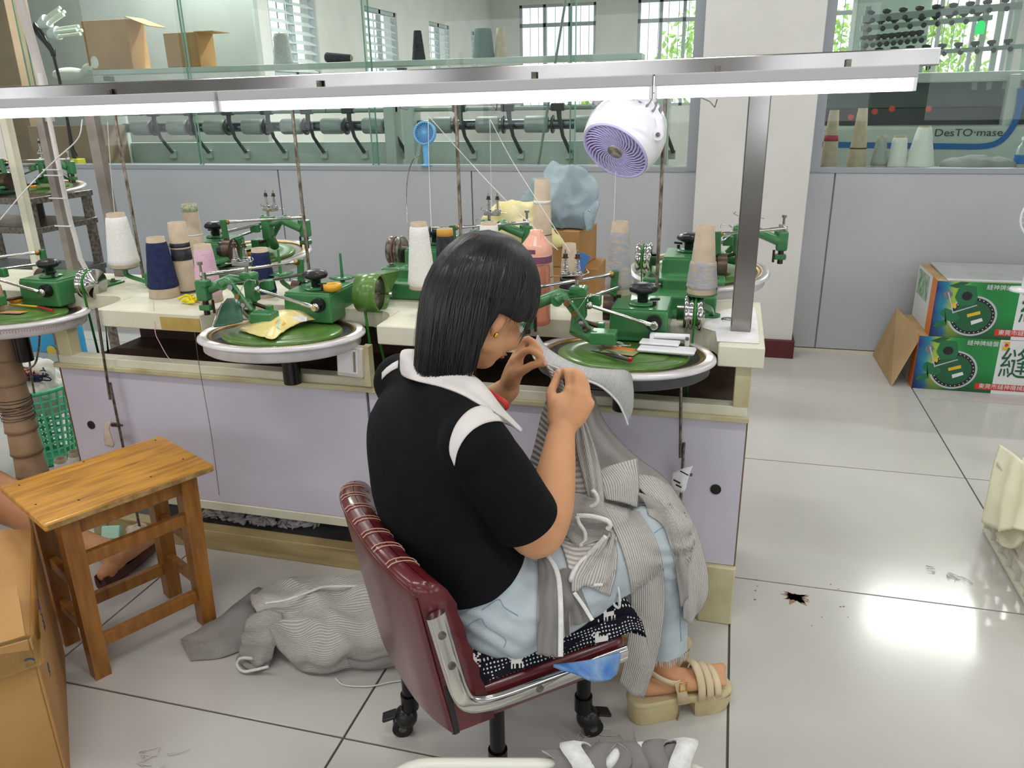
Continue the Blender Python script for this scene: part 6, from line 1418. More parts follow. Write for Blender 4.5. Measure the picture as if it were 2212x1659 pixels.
for (x0, x1, y0, h, lab) in ((-5.62, PY(10, 20, 5.3).x, 5.3, 2.6, 'tall stacked brown carton at the far left behind glass'), (PY(62, 300, 5.15).x, PY(228, 300, 5.15).x, 5.15, PY(150, 272, 5.15).z, 'big brown carton standing behind the glass by the left posts')):
    t = thing('cardboard_box', lab, 'box', ((x0 + x1) / 2, y0 + 0.12, 0)); obj('body', MB().box((0, 0, h / 2), (x1 - x0, 0.22, h), bev=0.004), M_dcard, t); obj('tape', MB().box((0, -0.1115, h * 0.6), (x1 - x0, 0.002, 0.05)), mat('dull_tape', '#b39a78', rough=0.3), t)
single('yellow_box', MB().box(PY(165, 352, 4.98), (0.10, 0.08, 0.06), bev=0.004), mat('yellow_card', '#d8cf3e', rough=0.6), 'small yellow box on the ledge behind the left posts', 'box')
pm = thing('broom', 'dark handled brush standing in the yellow box behind glass', 'brush', PY(163, 346, 4.98)); obj('handle', MB().tube([PY(163, 340, 4.98), PY(155, 320, 4.98), PY(146, 262, 4.98)], [0.022, 0.014, 0.010], 8), M_blackpl, pm, world=True)
# ledge behind both glazings
struct('trim_6', MB().box((-1.0, WY + 0.20, SILL - 0.004), (8.6, 0.30, 0.03)), M_alu, 'inner ledge behind the glazing')
# ================================================================ flat knitting machine behind the right glass
KY = 5.65
km = thing('knitting_machine', 'pale computerised flat knitting machine with blue curved stripe behind the right glass', 'machine', (1.35, KY + 0.2, 0))
kx0, kx1 = PY(1745, 320, KY).x, PY(2330, 320, KY).x
obj('lower_body', MB().box(((kx0 + kx1) / 2, KY + 0.3, 0.61), (kx1 - kx0, 0.6, 1.22), bev=0.02), M_pgreen, km, world=True)
obj('window_frame', MB().box(((kx0 + kx1) / 2, KY + 0.32, 1.5), (kx1 - kx0, 0.5, 0.06), bev=0.01).box((PY(2185, 230, KY).x, KY + 0.05, 1.36), (0.06, 0.08, 0.3), bev=0.01), M_pgreen, km, world=True)
obj('needle_bed', MB().box(((kx0 + kx1) / 2, KY + 0.35, 1.27), (kx1 - kx0 - 0.1, 0.4, 0.1)), M_dkgrey, km, world=True)
obj('back_cover', MB().box(((kx0 + kx1) / 2, KY + 0.6, 1.36), (kx1 - kx0, 0.04, 0.3)), M_pgreen2, km, world=True)
stripe = crom([PY(a, b, KY - 0.004) for a, b in ((1765, 312), (1900, 314), (2050, 316), (2120, 316), (2155, 308), (2180, 285), (2196, 255), (2203, 225), (2206, 190))], 60)
obj('blue_stripe', MB().grid([[p + n_ * 0.017, p - n_ * 0.017] for p, n_ in [(stripe[i], Vector((-(stripe[min(i + 1, 59)] - stripe[max(i - 1, 0)]).z, 0, (stripe[min(i + 1, 59)] - stripe[max(i - 1, 0)]).x)).normalized()) for i in range(60)]], False), mat('stripe_blue', '#1f62a8', rough=0.4), km, world=True, solid=0.004)
RXm = Matrix(((1, 0, 0, 0), (0, 0, -1, 0), (0, 1, 0, 0), (0, 0, 0, 1)))
obj('lettering', text_mb('DesTO·mase', 0.062, Matrix.Translation(PY(2092, 287, KY - 0.004)) @ RXm, 0.001, 'CENTER', 1.15), mat('letter_grey', '#3b423f', rough=0.6), km, world=True)
for q in ((1838, 253), (1890, 241), (1927, 235), (2006, 235)):
    c = PY(q[0], q[1], KY + 0.02); obj('red_dot', MB().cyl(c, c + Vector((0, 0.008, 0)), 0.018, n=16), mat('dot_red', '#cf4a34', rough=0.5), km, world=True)
for (p, q, r) in (((1862, 42), (2206, 12), 0.030), ((1858, 62), (2142, 38), 0.022), ((1858, 96), (2000, 82), 0.022), ((1880, 122), (2212, 100), 0.02)):
    a_, b_ = PY(*p, KY + 0.25), PY(*q, KY + 0.25); obj('yarn_rail', MB().box((a_ + b_) / 2, ((b_ - a_).length, 0.05, r * 1.3), rotm(0, -math.degrees(math.atan2(b_.z - a_.z, b_.x - a_.x)), 0)), M_pgreen2, km, world=True)
    for k in range(9):
        c = a_.lerp(b_, (k + 0.5) / 9.5); obj('tensioner', MB().lathe([(0.006, 0.05), (0.026, 0.045), (0.026, 0.03), (0.012, 0.02), (0.012, 0.0)], 10, Matrix.Translation(c)).ball(c + Vector((0.012, -0.03, -0.012)), 0.016, n=8, m=6), M_dkgrey, km, world=True)
for px in (2118, 2150, 2185, 2216): 
    x = PY(px, 100, KY + 0.25).x; obj('post', MB().box((x, KY + 0.25, 1.7), (0.03, 0.03, 0.55)), M_pgreen, km, world=True)
x = PY(1868, 80, KY + 0.25).x; obj('post', MB().box((x, KY + 0.25, 1.68), (0.035, 0.03, 0.5)), M_pgreen2, km, world=True)
c = PY(2117, 62, KY + 0.15); obj('signal_lamp', MB().cyl(c - Vector((0, 0, 0.03)), c + Vector((0, 0, 0.02)), 0.026, n=16).ball(c + Vector((0, 0, 0.02)), 0.026), emit_mat('signal_green', '#19e070', 1.2), km, world=True)
single('wall_cabinet', MB().box((PY(1925, 50, 7.5).x, 7.6, 1.9), (0.55, 0.3, 0.9), bev=0.01), M_pgreen2, 'grey cabinet hanging behind the knitting machine rails', 'cabinet')
# cones standing on the inner ledge, right
LZ = SILL + 0.011; LYY = WY + 0.13
def on_ledge(px, ytop, wb, wt, label, **k):
    p = PZ(px, 366, LZ); x = PY(px, 366, LYY).x; b = Vector((x, LYY, LZ)); t_ = Vector((x, LYY, PY(px, ytop, LYY).z)); s_ = (b - CAMP).length / FPX
    return cone(b, t_, wb / 2 * s_, wt / 2 * s_, label, group='cones on the ledge behind the right glass', **k)
on_ledge(1788, 238, 34, 17, 'tall dull brown cone stack with a red band on the ledge', band=[(0.48, 0.58, mat('red_band', '#b23a52', rough=0.7))])
on_ledge(1848, 234, 36, 17, 'tall plain brown cone stack behind the right glass', band=[(0.34, 0.36, M_brown)])
on_ledge(1896, 292, 28, 15, 'grey yarn cone on the ledge between brown and white cones', yarn=True, m_yarn=M_ygr, y0=0.12, y1=0.94)
on_ledge(1935, 292, 33, 21, 'small white yarn cone on the ledge beside the big one', yarn=True, y0=0.0, y1=0.93)
on_ledge(1984, 272, 46, 20, 'large rounded white yarn cone on the ledge', yarn=True, y0=0.0, y1=0.97, bulge=1.15)
gb_ = remesh(MB().ball(PY(2068, 358, LYY), (0.09, 0.08, 0.045)).ball(PY(2105, 355, LYY), (0.11, 0.09, 0.05)).ball(PY(2155, 358, LYY), (0.09, 0.08, 0.045)), 0.012, 4)
for v in gb_.v: v.z = max(v.z + mnoise.noise(v * 25) * 0.008, LZ + 0.001)
single('grey_garment', gb_, mat('grey_garment', '#a2a3a4', '#8f9091', scale=9, rough=0.95), 'crumpled grey garment on the ledge under the machine lettering', 'garment')
bt = thing('plastic_bottle', 'clear plastic bottle with blue and yellow label at the right edge ledge', 'bottle', PY(2200, 366, LYY) * Vector((1, 1, 0)) if False else Vector((PY(2200, 366, LYY).x, LYY, LZ)))
obj('bottle_body', MB().lathe([(0, 0), (0.028, 0), (0.03, 0.01), (0.03, 0.10), (0.024, 0.12), (0.011, 0.14), (0.011, 0.155)], 20), mat('clear_plastic', '#dfe9ea', rough=0.08, trans=0.8), bt); obj('label_wrap', MB().lathe([(0.0305, 0.03), (0.0305, 0.075)], 20), mat('label_blue', '#2e6ab0', rough=0.4), bt); obj('juice', MB().lathe([(0, 0.002), (0.0302, 0.002), (0.0302, 0.02), (0, 0.02)], 20), mat('label_yellow', '#d2b53a', rough=0.4), bt); obj('cap', MB().lathe([(0.012, 0.15), (0.012, 0.166), (0, 0.166)], 16), M_whitepl, bt)
# blue handheld fan on the sill
bfp = PY(922, 371, WY - 0.005); bfz = SILL + 0.029
bf = thing('handheld_fan', 'light blue handheld fan standing on the partition sill', 'fan', (bfp.x, WY + 0.0, bfz))
M_bf = mat('sky_blue_plastic', '#6fb4e6', rough=0.4)
obj('base', MB().lathe([(0, 0), (0.033, 0), (0.03, 0.006), (0.014, 0.014)], 24), M_bf, bf); obj('handle', MB().tube([(0, 0, 0.008), (0, 0, 0.06), (0, 0, 0.12)], [0.016, 0.017, 0.021], 16), M_bf, bf)
fc = Vector((0, -0.005, 0.192)); Mf = Matrix.Translation(fc) @ Matrix.Rotation(math.radians(80), 4, 'X') @ Matrix.Rotation(0.0, 4, 'Z')
hd_ = obj('head_ring', MB().lathe([(0.060, -0.018), (0.069, -0.016), (0.071, 0), (0.069, 0.016), (0.060, 0.018), (0.058, 0)], 40, Mf, close=True), M_bf, bf)
gr_ = MB()
for k in range(28):
    a = 2 * math.pi * k / 28; gr_.tube([Mf @ Vector((r * math.cos(a + r * 9), r * math.sin(a + r * 9), 0.016)) for r in (0.014, 0.03, 0.045, 0.061)], 0.0016, 5)
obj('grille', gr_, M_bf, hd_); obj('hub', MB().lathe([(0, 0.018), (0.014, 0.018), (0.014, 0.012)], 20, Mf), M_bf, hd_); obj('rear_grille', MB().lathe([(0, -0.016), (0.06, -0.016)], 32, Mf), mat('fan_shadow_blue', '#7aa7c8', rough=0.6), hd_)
single('fan_cable', MB().tube(crom([PY(a, b, Yq) for a, b, Yq in ((908, 335, 4.70), (893, 345, 4.69), (882, 375, 4.68), (878, 420, 4.6), (880, 480, 4.3), (884, 540, 4.0))], 30), 0.0028, 6), M_iron, 'thin grey cable hanging from the blue handheld fan', 'cable')
# ================================================================ cones on and behind the bench
G2 = 'yarn cones on the work bench'
def bcone(px, ytop, ybase, wb, wt, label, Y=None, z=PT, **k):
    """cone whose base centre is seen at (px, ybase) at height z"""
    b = PZ(px, ybase, z) if Y is None else PY(px, ybase, Y)
    t_ = Vector((b.x, b.y, 0)); 
    # height from the top pixel row on the same vertical
    lo, hi = b.z, b.z + 0.6
    for _ in range(40):
        m_ = (lo + hi) / 2; q = RM.transposed() @ (Vector((b.x, b.y, m_)) - CAMP); yy = CY - FPX * q.y / -q.z
        if yy > ytop: lo = m_
        else: hi = m_
    s_ = (b - CAMP).length / FPX
    return cone(b, Vector((b.x, b.y, lo)), wb / 2 * s_, wt / 2 * s_, label, group=G2, **k), b
def cone_stand(b, foot, label, spindle=True):
    """green dish on a bent arm that carries a cone"""
    t = thing('cone_stand', label, 'stand', (foot[0], foot[1], PT), 0, 'green cone stands on the bench')
    obj('dish', MB().lathe([(0, -0.004), (0.038, -0.004), (0.042, -0.001), (0.0, -0.001)], 28, Matrix.Translation(b)), M_green, t, world=True)
    obj('arm', MB().tube(crom([b + Vector((0, 0, -0.005)), b + Vector((0.004, 0, -0.03)), Vector(((b.x + foot[0]) / 2 + 0.01, (b.y + foot[1]) / 2, max(PT + 0.02, b.z - 0.055))), Vector((foot[0], foot[1], PT + 0.008))], 14), 0.008, 8), M_green, t, world=True)
    obj('foot', MB().cyl(Vector((foot[0], foot[1], PT)), Vector((foot[0], foot[1], PT + 0.008)), 0.024, n=18), M_green, t, world=True)
    if spindle: obj('spindle', MB().cyl(b, b + Vector((0, 0, 0.075)), 0.005, 0.0035, n=10), M_green, t, world=True)
    return t
c_, b1 = bcone(270, 460, 576, 54, 32, 'white yarn cone on the green stand at the left', Y=2.28, yarn=True, y0=0.06, y1=0.93, bulge=1.1)
cone_stand(b1 - Vector((0, 0, 0.0005)), (b1.x + 0.13, b1.y - 0.02), 'green cone stand carrying the white cone on the left', False)
bcone(357, 512, 640, 58, 33, 'navy yarn cone standing at the left front of the bench', yarn=True, m_yarn=M_yn, y0=0.16, y1=0.92, bulge=1.08)
bcone(405, 480, 632, 42, 33, 'tall tan cone stack wound with black yarn bands', band=[(0.48, 0.64, M_yb), (0.66, 0.72, M_yb), (0.02, 0.05, M_yb)])
bcone(432, 440, 600, 46, 27, 'tallest tan cone stack with green checked top', z=PT, band=[(0.9, 1.0, mat('green_check', '#7f9a76', '#cfc6ac', scale=160, rough=0.8)), (0.585, 0.6, M_paper)])
bcone(455, 528, 650, 50, 32, 'pale pink yarn cone behind the left machine arm', yarn=True, m_yarn=M_yp, y0=0.12, y1=0.93, bulge=1.06)
bcone(573, 536, 640, 48, 32, 'navy yarn cone behind the tension springs', yarn=True, m_yarn=M_yn, y0=0.08, y1=0.93, bulge=1.06)
bcone(912, 480, 622, 54, 33, 'white yarn cone left of her black hair', Y=2.2, yarn=True, y0=0.05, y1=0.94, bulge=1.12)
bcone(967, 494, 640, 44, 33, 'black yarn cone with ochre tip behind her head', Y=2.3, yarn=True, m_yarn=M_yb, y0=0.05, y1=0.9, bulge=1.08, band=[(0.9, 1.0, mat('ochre_paper', '#c8973f', rough=0.8))])
bcone(1060, 480, 640, 50, 34, 'short white cone peeking over the back of her head', Y=2.32, yarn=True, y0=0.05, y1=0.97, bulge=1.1)
tl, tb_ = bcone(1172, 386, 640, 50, 31, 'very tall tan cone stack looped with white thread', Y=2.25, band=[(0.18, 0.185, M_brown), (0.42, 0.425, M_brown), (0.54, 0.545, M_brown), (0.80, 0.825, M_yarnw)])
bcone(1335, 478, 640, 58, 33, 'flecked grey blue yarn cone behind the gear box', Y=2.22, yarn=True, m_yarn=M_yg, y0=0.12, y1=0.87, bulge=1.06)
c_, b2 = bcone(1515, 486, 633, 60, 36, 'half used grey blue cone above the steel pulley', Y=2.14, yarn=True, m_yarn=M_yg, y0=0.08, y1=0.48, bulge=1.10)
cone_stand(b2 - Vector((0, 0, 0.0005)), (b2.x + 0.03, b2.y + 0.10), 'green cone stand under the half used grey blue cone', False)
bcone(1229, 526, 628, 40, 28, 'small tan cone with black yarn behind the spring tower', Y=2.3, yarn=True, m_yarn=M_yb, y0=0.05, y1=0.35, bulge=1.05)
for (px, py, fx, lab) in ((739, 598, 0.0, 'empty green cone stand right of the black knob'), (606, 589, 0.0, 'empty green cone stand behind the swing rod')):
    b = PY(px, py, 2.24); cone_stand(b, (b.x + 0.02, b.y + 0.04), lab)
tp_ = PY(718, 606, 2.12); single('tape_roll', MB().lathe([(0.013, 0.0), (0.027, 0.0), (0.027, 0.018), (0.013, 0.018)], 28, Matrix.Translation(Vector((-1.118, 2.085, 0.8965))), close=True), mat('amber_tape', '#dba327', rough=0.3), 'roll of amber tape on the middle gear box', 'tape')
# yellow fluff
yf = MB()
for k in range(12):
    c = PZ(rnd(395, 432), rnd(642, 656), PT + 0.004); yf.tube(crom([c + Vector((rnd(-.02, .02), rnd(-.012, .012), rnd(0, .015))) for _ in range(4)], 8), 0.004, 5)
setp(obj('yarn_fluff', yf, mat('yellow_fluff', '#e4d32a', rough=1.0)), 'tuft of bright yellow yarn fluff by the pink cone', 'yarn', kind='stuff')
# ================================================================ pink water bottle
M_pinkp = mat('peach_plastic', '#e59b83', rough=0.12, trans=0.55, ior=1.35); M_pinks = mat('peach_lid', '#f0b39c', rough=0.2)
wbp = PZ(1160, 698, PT) ; wbz = PT; sc = (wbp - CAMP).length / FPX
wbt = thing('water_bottle', 'translucent peach pink water bottle with domed lid on the bench', 'bottle', (wbp.x, wbp.y, wbz))
q = lambda px: px * sc
obj('bottle_body', MB().lathe([(0, 0), (q(27), 0), (q(29), q(4)), (q(29), q(125)), (q(27), q(133)), (q(25), q(136))], 32), M_pinkp, wbt)
obj('collar', MB().lathe([(q(26), q(130)), (q(31), q(132)), (q(32), q(150)), (q(30), q(153))], 32), M_pinks, wbt); obj('band', MB().lathe([(q(32.5), q(134)), (q(32.8), q(136)), (q(32.8), q(146)), (q(32.5), q(148))], 32), mat('mauve_band', '#7a4a66', rough=0.4), wbt)
obj('lid', MB().lathe([(q(32), q(150)), (q(32), q(166)), (q(29), q(172)), (q(18), q(186)), (q(14), q(194)), (q(13), q(200)), (0, q(201))], 32), M_pinks, wbt)
obj('button', MB().box((-q(8), -q(31.5), q(159)), (q(26), q(3), q(9)), bev=q(1.2)), mat('mauve_band', '#7a4a66'), wbt); obj('carry_loop', MB().tube([(q(10), -q(20), q(172)), (q(10), -q(14), q(188)), (q(2), -q(8), q(196))], q(3), 8), M_pinks, wbt)
# ================================================================ heap behind the bench: boxes, yellow cloth, blue jacket
HY = 3.45
def hbox(px0, px1, py0, z0, label, Y=HY, D=0.26, rz=0):
    a, b = PY(px0, py0, Y), PY(px1, py0, Y); z1 = a.z; t = thing('cardboard_box', label, 'box', ((a.x + b.x) / 2, Y + D / 2, z0), rz); w = b.x - a.x
    obj('body', MB().box((0, 0, (z1 - z0) / 2), (w, D, z1 - z0), bev=0.004), M_card, t); obj('tape', MB().box((0, 0, z1 - z0 + 0.001), (0.05, D, 0.002)), M_tape, t); return z1, t
z1, _b = hbox(1130, 1290, 575, 0.0, 'lower brown carton standing on the floor behind the bench')
z2, bx_ = hbox(1165, 1262, 497, z1 + 0.001, 'brown carton with red scribble under the blue jacket', rz=-8)
obj('red_scribble', MB().tube([Vector((0.0, -0.133, 0.09)), Vector((0.03, -0.133, 0.105)), Vector((0.02, -0.133, 0.085)), Vector((0.07, -0.133, 0.11))], 0.003, 5), mat('ink_red', '#c73a2c'), bx_)
M_jean = mat('washed_denim_jacket', '#a3b4bb', '#8c9fa8', scale=7, rough=0.95, bump=0.1, bscale=120, detail=5)
jk = MB(); J = lambda a, b, Y=HY + 0.1: PY(a, b, Y)
for (a, b, r) in ((1210, 420, 0.13), (1240, 455, 0.12), (1195, 465, 0.10), (1250, 420, 0.10), (1180, 420, 0.07), (1225, 390, 0.10), (1158, 435, 0.07), (1165, 460, 0.07), (1270, 460, 0.06), (1215, 480, 0.09)): jk.ball(J(a, b), (r, r * 0.8, r * 0.9))
jk = remesh(jk, 0.010, 5, 0.5)
zb = min(v.z for v in jk.v)
for v in jk.v:
    n_ = (1 - abs(mnoise.noise(Vector((v.x * 9, v.y * 6, v.z * 4)) + Vector((3, 0, 0)))) * 2) ** 2 * 0.045 + (1 - abs(mnoise.noise(v * 13)) * 2) * 0.016; v += (v - J(1220, 440)).normalized() * (n_ - 0.035); v.z = max(v.z, z2 + 0.004)
jko = thing('denim_jacket', 'pale blue denim jacket bundled on the carton behind the bench', 'jacket', (J(1220, 450).x, HY + 0.1, z2)); obj('bundle', jk, M_jean, jko, world=True)
sl = [[J(1262, 430), J(1272, 425), J(1285, 430)], [J(1262, 470, HY + 0.0), J(1280, 460, HY), J(1293, 440, HY)], [J(1268, 500, HY - 0.02), J(1278, 495, HY - 0.02), J(1284, 470, HY - 0.02)]]
obj('cuff', MB().grid(surf(sl, 12, 12)), M_jean, jko, world=True, solid=0.008); obj('button', MB().ball(J(1274, 455, HY - 0.02), 0.006), M_chrome, jko, world=True)
M_yel = mat('pale_yellow_cloth', '#efe6b4', '#e2d694', scale=8, rough=0.95)
yc = MB()
for (a, b, r) in ((1075, 475, 0.07), (1100, 468, 0.08), (1130, 462, 0.06), (1132, 452, 0.05), (1090, 492, 0.08), (1125, 490, 0.08), (1160, 500, 0.06), (1200, 520, 0.05), (1180, 510, 0.05)): yc.ball(PY(a, b, HY + 0.02), (r, r * 0.7, r * 0.8))
yc = remesh(yc, 0.009, 4, 0.5)
for v in yc.v: v += (v - PY(1110, 500, HY + 0.02)).normalized() * ((1 - abs(mnoise.noise(v * 11)) * 2) * 0.03 - 0.015); v.z = max(v.z, z1 + 0.004)
single('yellow_cloth', yc, M_yel, 'pale yellow knitted cloth heaped beside the blue jacket', 'cloth')
single('blue_card', MB().box(PY(1252, 575, HY - 0.05), (0.05, 0.004, 0.12), rotm(0, 25, 0)), mat('blue_card', '#4f7fc4', rough=0.5), 'blue and white card leaning against the cartons', 'card')
hbox(1375, 1440, 590, 0.0, 'brown carton half hidden behind the grey blue cone', Y=3.9)
# ================================================================ round white fan hanging from the rail
M_fanw = mat('glossy_white_fan', '#eeeeF2', rough=0.22, coat=0.3); M_fanp = mat('lilac_grille', '#cdc5f8', rough=0.35)
FC = PY(1351, 292, 2.24); _c = -ray(1351, 292); _r = RM @ Vector((1, 0, 0)); _r = (_r - _c * _r.dot(_c)).normalized(); _u = _c.cross(_r); fn = (_c * 0.60 + (_r * -0.53 - _u * 0.85) * 0.80).normalized()
up_ = Vector((0, 0, 1)); fx, fy, fz = frame(fn)
Mfan = Matrix((fx, fy, fz)).transposed().to_4x4(); Mfan.translation = FC
fan = thing('desk_fan', 'round white fan with lilac swirl grille hanging under the steel rail', 'fan', FC)
k_ = 0.097
obj('shell', MB().lathe([(k_ * 0.99, k_ * 0.62), (k_ * 1.03, k_ * 0.55), (k_ * 1.10, k_ * 0.25), (k_ * 1.12, 0.0), (k_ * 1.07, -k_ * 0.35), (k_ * 0.92, -k_ * 0.72), (k_ * 0.7, -k_ * 0.98), (k_ * 0.4, -k_ * 1.1), (0, -k_ * 1.13)], 48, Mfan), M_fanw, fan, world=True)
rim = obj('grille_ring', MB().lathe([(k_ * 0.98, k_ * 0.60), (k_ * 0.98, k_ * 0.66), (k_ * 0.93, k_ * 0.66), (k_ * 0.90, k_ * 0.58)], 48, Mfan), M_fanp, fan, world=True)
obj('inner_dish', MB().lathe([(0, k_ * 0.25), (k_ * 0.96, k_ * 0.25), (k_ * 0.99, k_ * 0.6)], 40, Mfan), mat('lilac_inner', '#d2cdf0', rough=0.6), fan, world=True)  # pale lilac inside of the shell, behind the grille blades
for k in range(36):
    a = 2 * math.pi * k / 36
    obj('grille_blade', MB().tube([Mfan @ Vector((r * k_ * math.cos(a + (r ** 1.5) * 1.1), r * k_ * math.sin(a + (r ** 1.5) * 1.1), k_ * (0.60 + 0.04 * math.sin(r * 3)))) for r in (0.2, 0.4, 0.6, 0.78, 0.94)], [k_ * .022, k_ * .028, k_ * .032, k_ * .034, k_ * .03], 6, flat=(1, 0.7)), M_fanp, rim, world=True)
obj('hub', MB().lathe([(0, k_ * 0.68), (k_ * 0.21, k_ * 0.67), (k_ * 0.23, k_ * 0.62), (k_ * 0.2, k_ * 0.5)], 28, Mfan), mat('brushed_hub', '#a9a39b', rough=0.3, metal=0.9), fan, world=True)
sl_ = MB()
for k in range(14):
    a = math.radians(20 + k * 11); p0 = Mfan @ Vector((k_ * 1.09 * math.cos(a), k_ * 1.09 * math.sin(a), -k_ * 0.30)); p1 = Mfan @ Vector((k_ * 0.93 * math.cos(a), k_ * 0.93 * math.sin(a), -k_ * 0.75))
    obj('vent_slot', MB().tube([p0, p0.lerp(p1, 0.5) + (p0 - FC).normalized() * k_ * 0.05, p1], k_ * 0.05, 6, flat=(1, 0.5)), mat('vent_grey', '#8d8a96', rough=0.6), fan, world=True)
ya = [PY(1418, 300, 2.20), PY(1426, 292, 2.19), PY(1424, 262, 2.19), PY(1405, 228, 2.20), PY(1380, 206, 2.18), PY(1350, 198, 2.13)]
obj('yoke', MB().tube(crom(ya, 24), k_ * 0.13, 10, flat=(1, 0.5)), M_fanw, fan, world=True)
obj('pivot', MB().cyl(PY(1421, 291, 2.17), PY(1421, 291, 2.20), k_ * 0.15, n=20), M_fanw, fan, world=True); obj('pivot_screw', MB().cyl(PY(1421, 291, 2.165), PY(1421, 291, 2.175), k_ * 0.06, n=14), M_iron, fan, world=True)
# ================================================================ things on the dials
def dialz(p, C): return C.z + 0.013 + (C.y - p.y) * math.tan(math.radians(4.3))
def on_dial(px, py, C):
    p = PZ(px, py, C.z + 0.012)
    for _ in range(4): p = PZ(px, py, dialz(p, C))
    return p
wr_ = [[(512, 712, .001), (540, 722, .002), (575, 732, .002), (592, 734, .001)], [(545, 700, .012), (575, 706, .026), (605, 712, .026), (622, 716, .006)], [(590, 690, .016), (615, 694, .034), (640, 698, .034), (655, 703, .010)], [(650, 683, .010), (668, 686, .020), (684, 690, .016), (690, 694, .006)], [(690, 677, .004), (698, 679, .006), (702, 682, .004), (700, 686, .002)]]
g = surf([[on_dial(a, b, C2) + Vector((0, 0, h)) for a, b, h in r] for r in wr_], 20, 30)
for r in g:
    for p in r: p.z += abs(mnoise.noise(p * 45)) * 0.005
wp = thing('snack_wrapper', 'crumpled pale yellow snack wrapper with orange planet on the middle dial', 'wrapper', on_dial(610, 705, C2)); obj('wrapper_film', MB().grid(g), mat('yellow_film', '#efdf9c', '#e8d488', scale=6, rough=0.35), wp, world=True, solid=0.0008)
BVw = BVHTree.FromPolygons([tuple(p) for r in g for p in r], MB().grid(g).f)
def wpoly(nm, pts, m, off=0.001): obj(nm, MB().add([cast(BVw, a, b, off, 1.9) for a, b in pts], [tuple(range(len(pts)))], False), m, wp, world=True)
wpoly('white_print', [(545, 722), (575, 700), (578, 716), (572, 727)], M_paper); wpoly('white_print', [(628, 684), (650, 680), (664, 685), (662, 694), (648, 696), (636, 690)], M_paper)
wpoly('planet_print', [(594, 697), (600, 691), (612, 692), (618, 698), (612, 704), (600, 704)], mat('planet_orange', '#e3a24a', rough=0.4)); wpoly('ring_print', [(598, 703), (602, 690), (605, 690), (602, 706), (604, 712), (598, 708)], mat('ring_aqua', '#8fcfc6', rough=0.4), 0.0016)
def flat_box(px, py, C, d, rz, m, h=0.0, bev=0.001, tilt=(0, 0)): return MB().box(on_dial(px, py, C) + Vector((0, 0, d[2] / 2 + h)), d, rotm(-4.3 + tilt[0], tilt[1], rz), bev=bev, seg=1)
oc = thing('needle_card', 'orange needle packet card lying on the right dial', 'card', on_dial(1340, 757, C3)); obj('card', flat_box(1340, 760, C3, (0.085, 0.055, 0.0012), -12, None), mat('card_tan', '#b8a878', '#8e8a58', scale=20, rough=0.5), oc, world=True); obj('orange_strip', flat_box(1338, 753, C3, (0.085, 0.02, 0.0008), -12, None, 0.0013), mat('card_orange', '#e2742a', rough=0.5), oc, world=True)
sv = thing('thread_snips', 'black and steel thread snips with red end on the right dial', 'snips', on_dial(1320, 775, C3)); s0, s1, s2 = on_dial(1278, 760, C3), on_dial(1330, 775, C3), on_dial(1361, 783, C3); hz = Vector((0, 0, 0.006))
obj('blade', MB().tube([s0 + hz * 0.5, s1 + hz, s2 + hz], [0.002, 0.007, 0.007], 8, flat=(1, 0.5)), M_blackpl, sv, world=True); obj('blade', MB().tube([on_dial(1295, 757, C3) + hz, on_dial(1325, 770, C3) + hz * 1.6, s2 + hz * 1.3], [0.001, 0.004, 0.004], 8, flat=(1, 0.5)), M_chrome, sv, world=True); obj('red_end', MB().box(s2 + hz * 1.2, (0.010, 0.012, 0.010), rotm(0, 0, -20), bev=0.002), mat('red_plastic', '#b0152b', rough=0.3), sv, world=True)
ph = thing('phone_holder', 'folded white plastic phone holder on the right dial', 'holder', on_dial(1440, 757, C3))
obj('base_plate', flat_box(1440, 760, C3, (0.142, 0.062, 0.010), -3, None, 0.001, 0.004), M_whitepl, ph, world=True); obj('upper_plate', flat_box(1425, 752, C3, (0.10, 0.05, 0.006), -3, None, 0.0125, 0.002), M_whitepl, ph, world=True)
pA, pB = on_dial(1408, 744, C3) + Vector((0, 0, .024)), on_dial(1484, 748, C3) + Vector((0, 0, .024)); obj('hinge_bar', MB().cyl(pA, pB, 0.009, n=16), M_whitepl, ph, world=True)
for p in (pA, pB): obj('hinge_lug', MB().box(p + Vector((0, 0.0, -0.008)), (0.012, 0.024, 0.03), bev=0.003), M_whitepl, ph, world=True)
obj('hinge_screw', MB().cyl(pB + Vector((0.0, -0.012, 0)), pB + Vector((0.0, -0.015, 0)), 0.005, n=12), M_iron, ph, world=True)
lint2 = MB()
for k in range(14):
    c = on_dial(rnd(1290, 1350), rnd(738, 752), C3); lint2.tube(crom([c + Vector((rnd(-.02, .02), rnd(-.006, .006), rnd(0.0, .006))) for _ in range(4)], 8), 0.0012, 4)
setp(obj('lint', lint2, M_pipe), 'bits of white lint beside the orange card on the right dial', 'lint', kind='stuff')
C1 = C2 + Vector((-0.995, 0.02, -0.005))
sd = thing('screwdriver', 'small yellow handled pick with red tip on the left dial', 'tool', on_dial(70, 664, C1)); t0, t1, t2, t3 = on_dial(20, 660, C1), on_dial(82, 665, C1), on_dial(92, 668, C1), on_dial(116, 674, C1); hz = Vector((0, 0, 0.004))
obj('yellow_handle', MB().tube([t0 + hz, t1 + hz], 0.0035, 8), mat('yellow_plastic', '#e2b81d', rough=0.35), sd, world=True); obj('red_handle', MB().tube([t1 + hz, t2 + hz, t3 + hz], [0.003, 0.0045, 0.004], 8), mat('red_plastic', '#b0152b'), sd, world=True)
single('needle_card', flat_box(28, 675, C1, (0.075, 0.04, 0.0014), 8, None), mat('rainbow_card', '#c9a52c', '#b56a86', scale=18, rough=0.4), 'multicoloured needle card on the left dial', 'card')
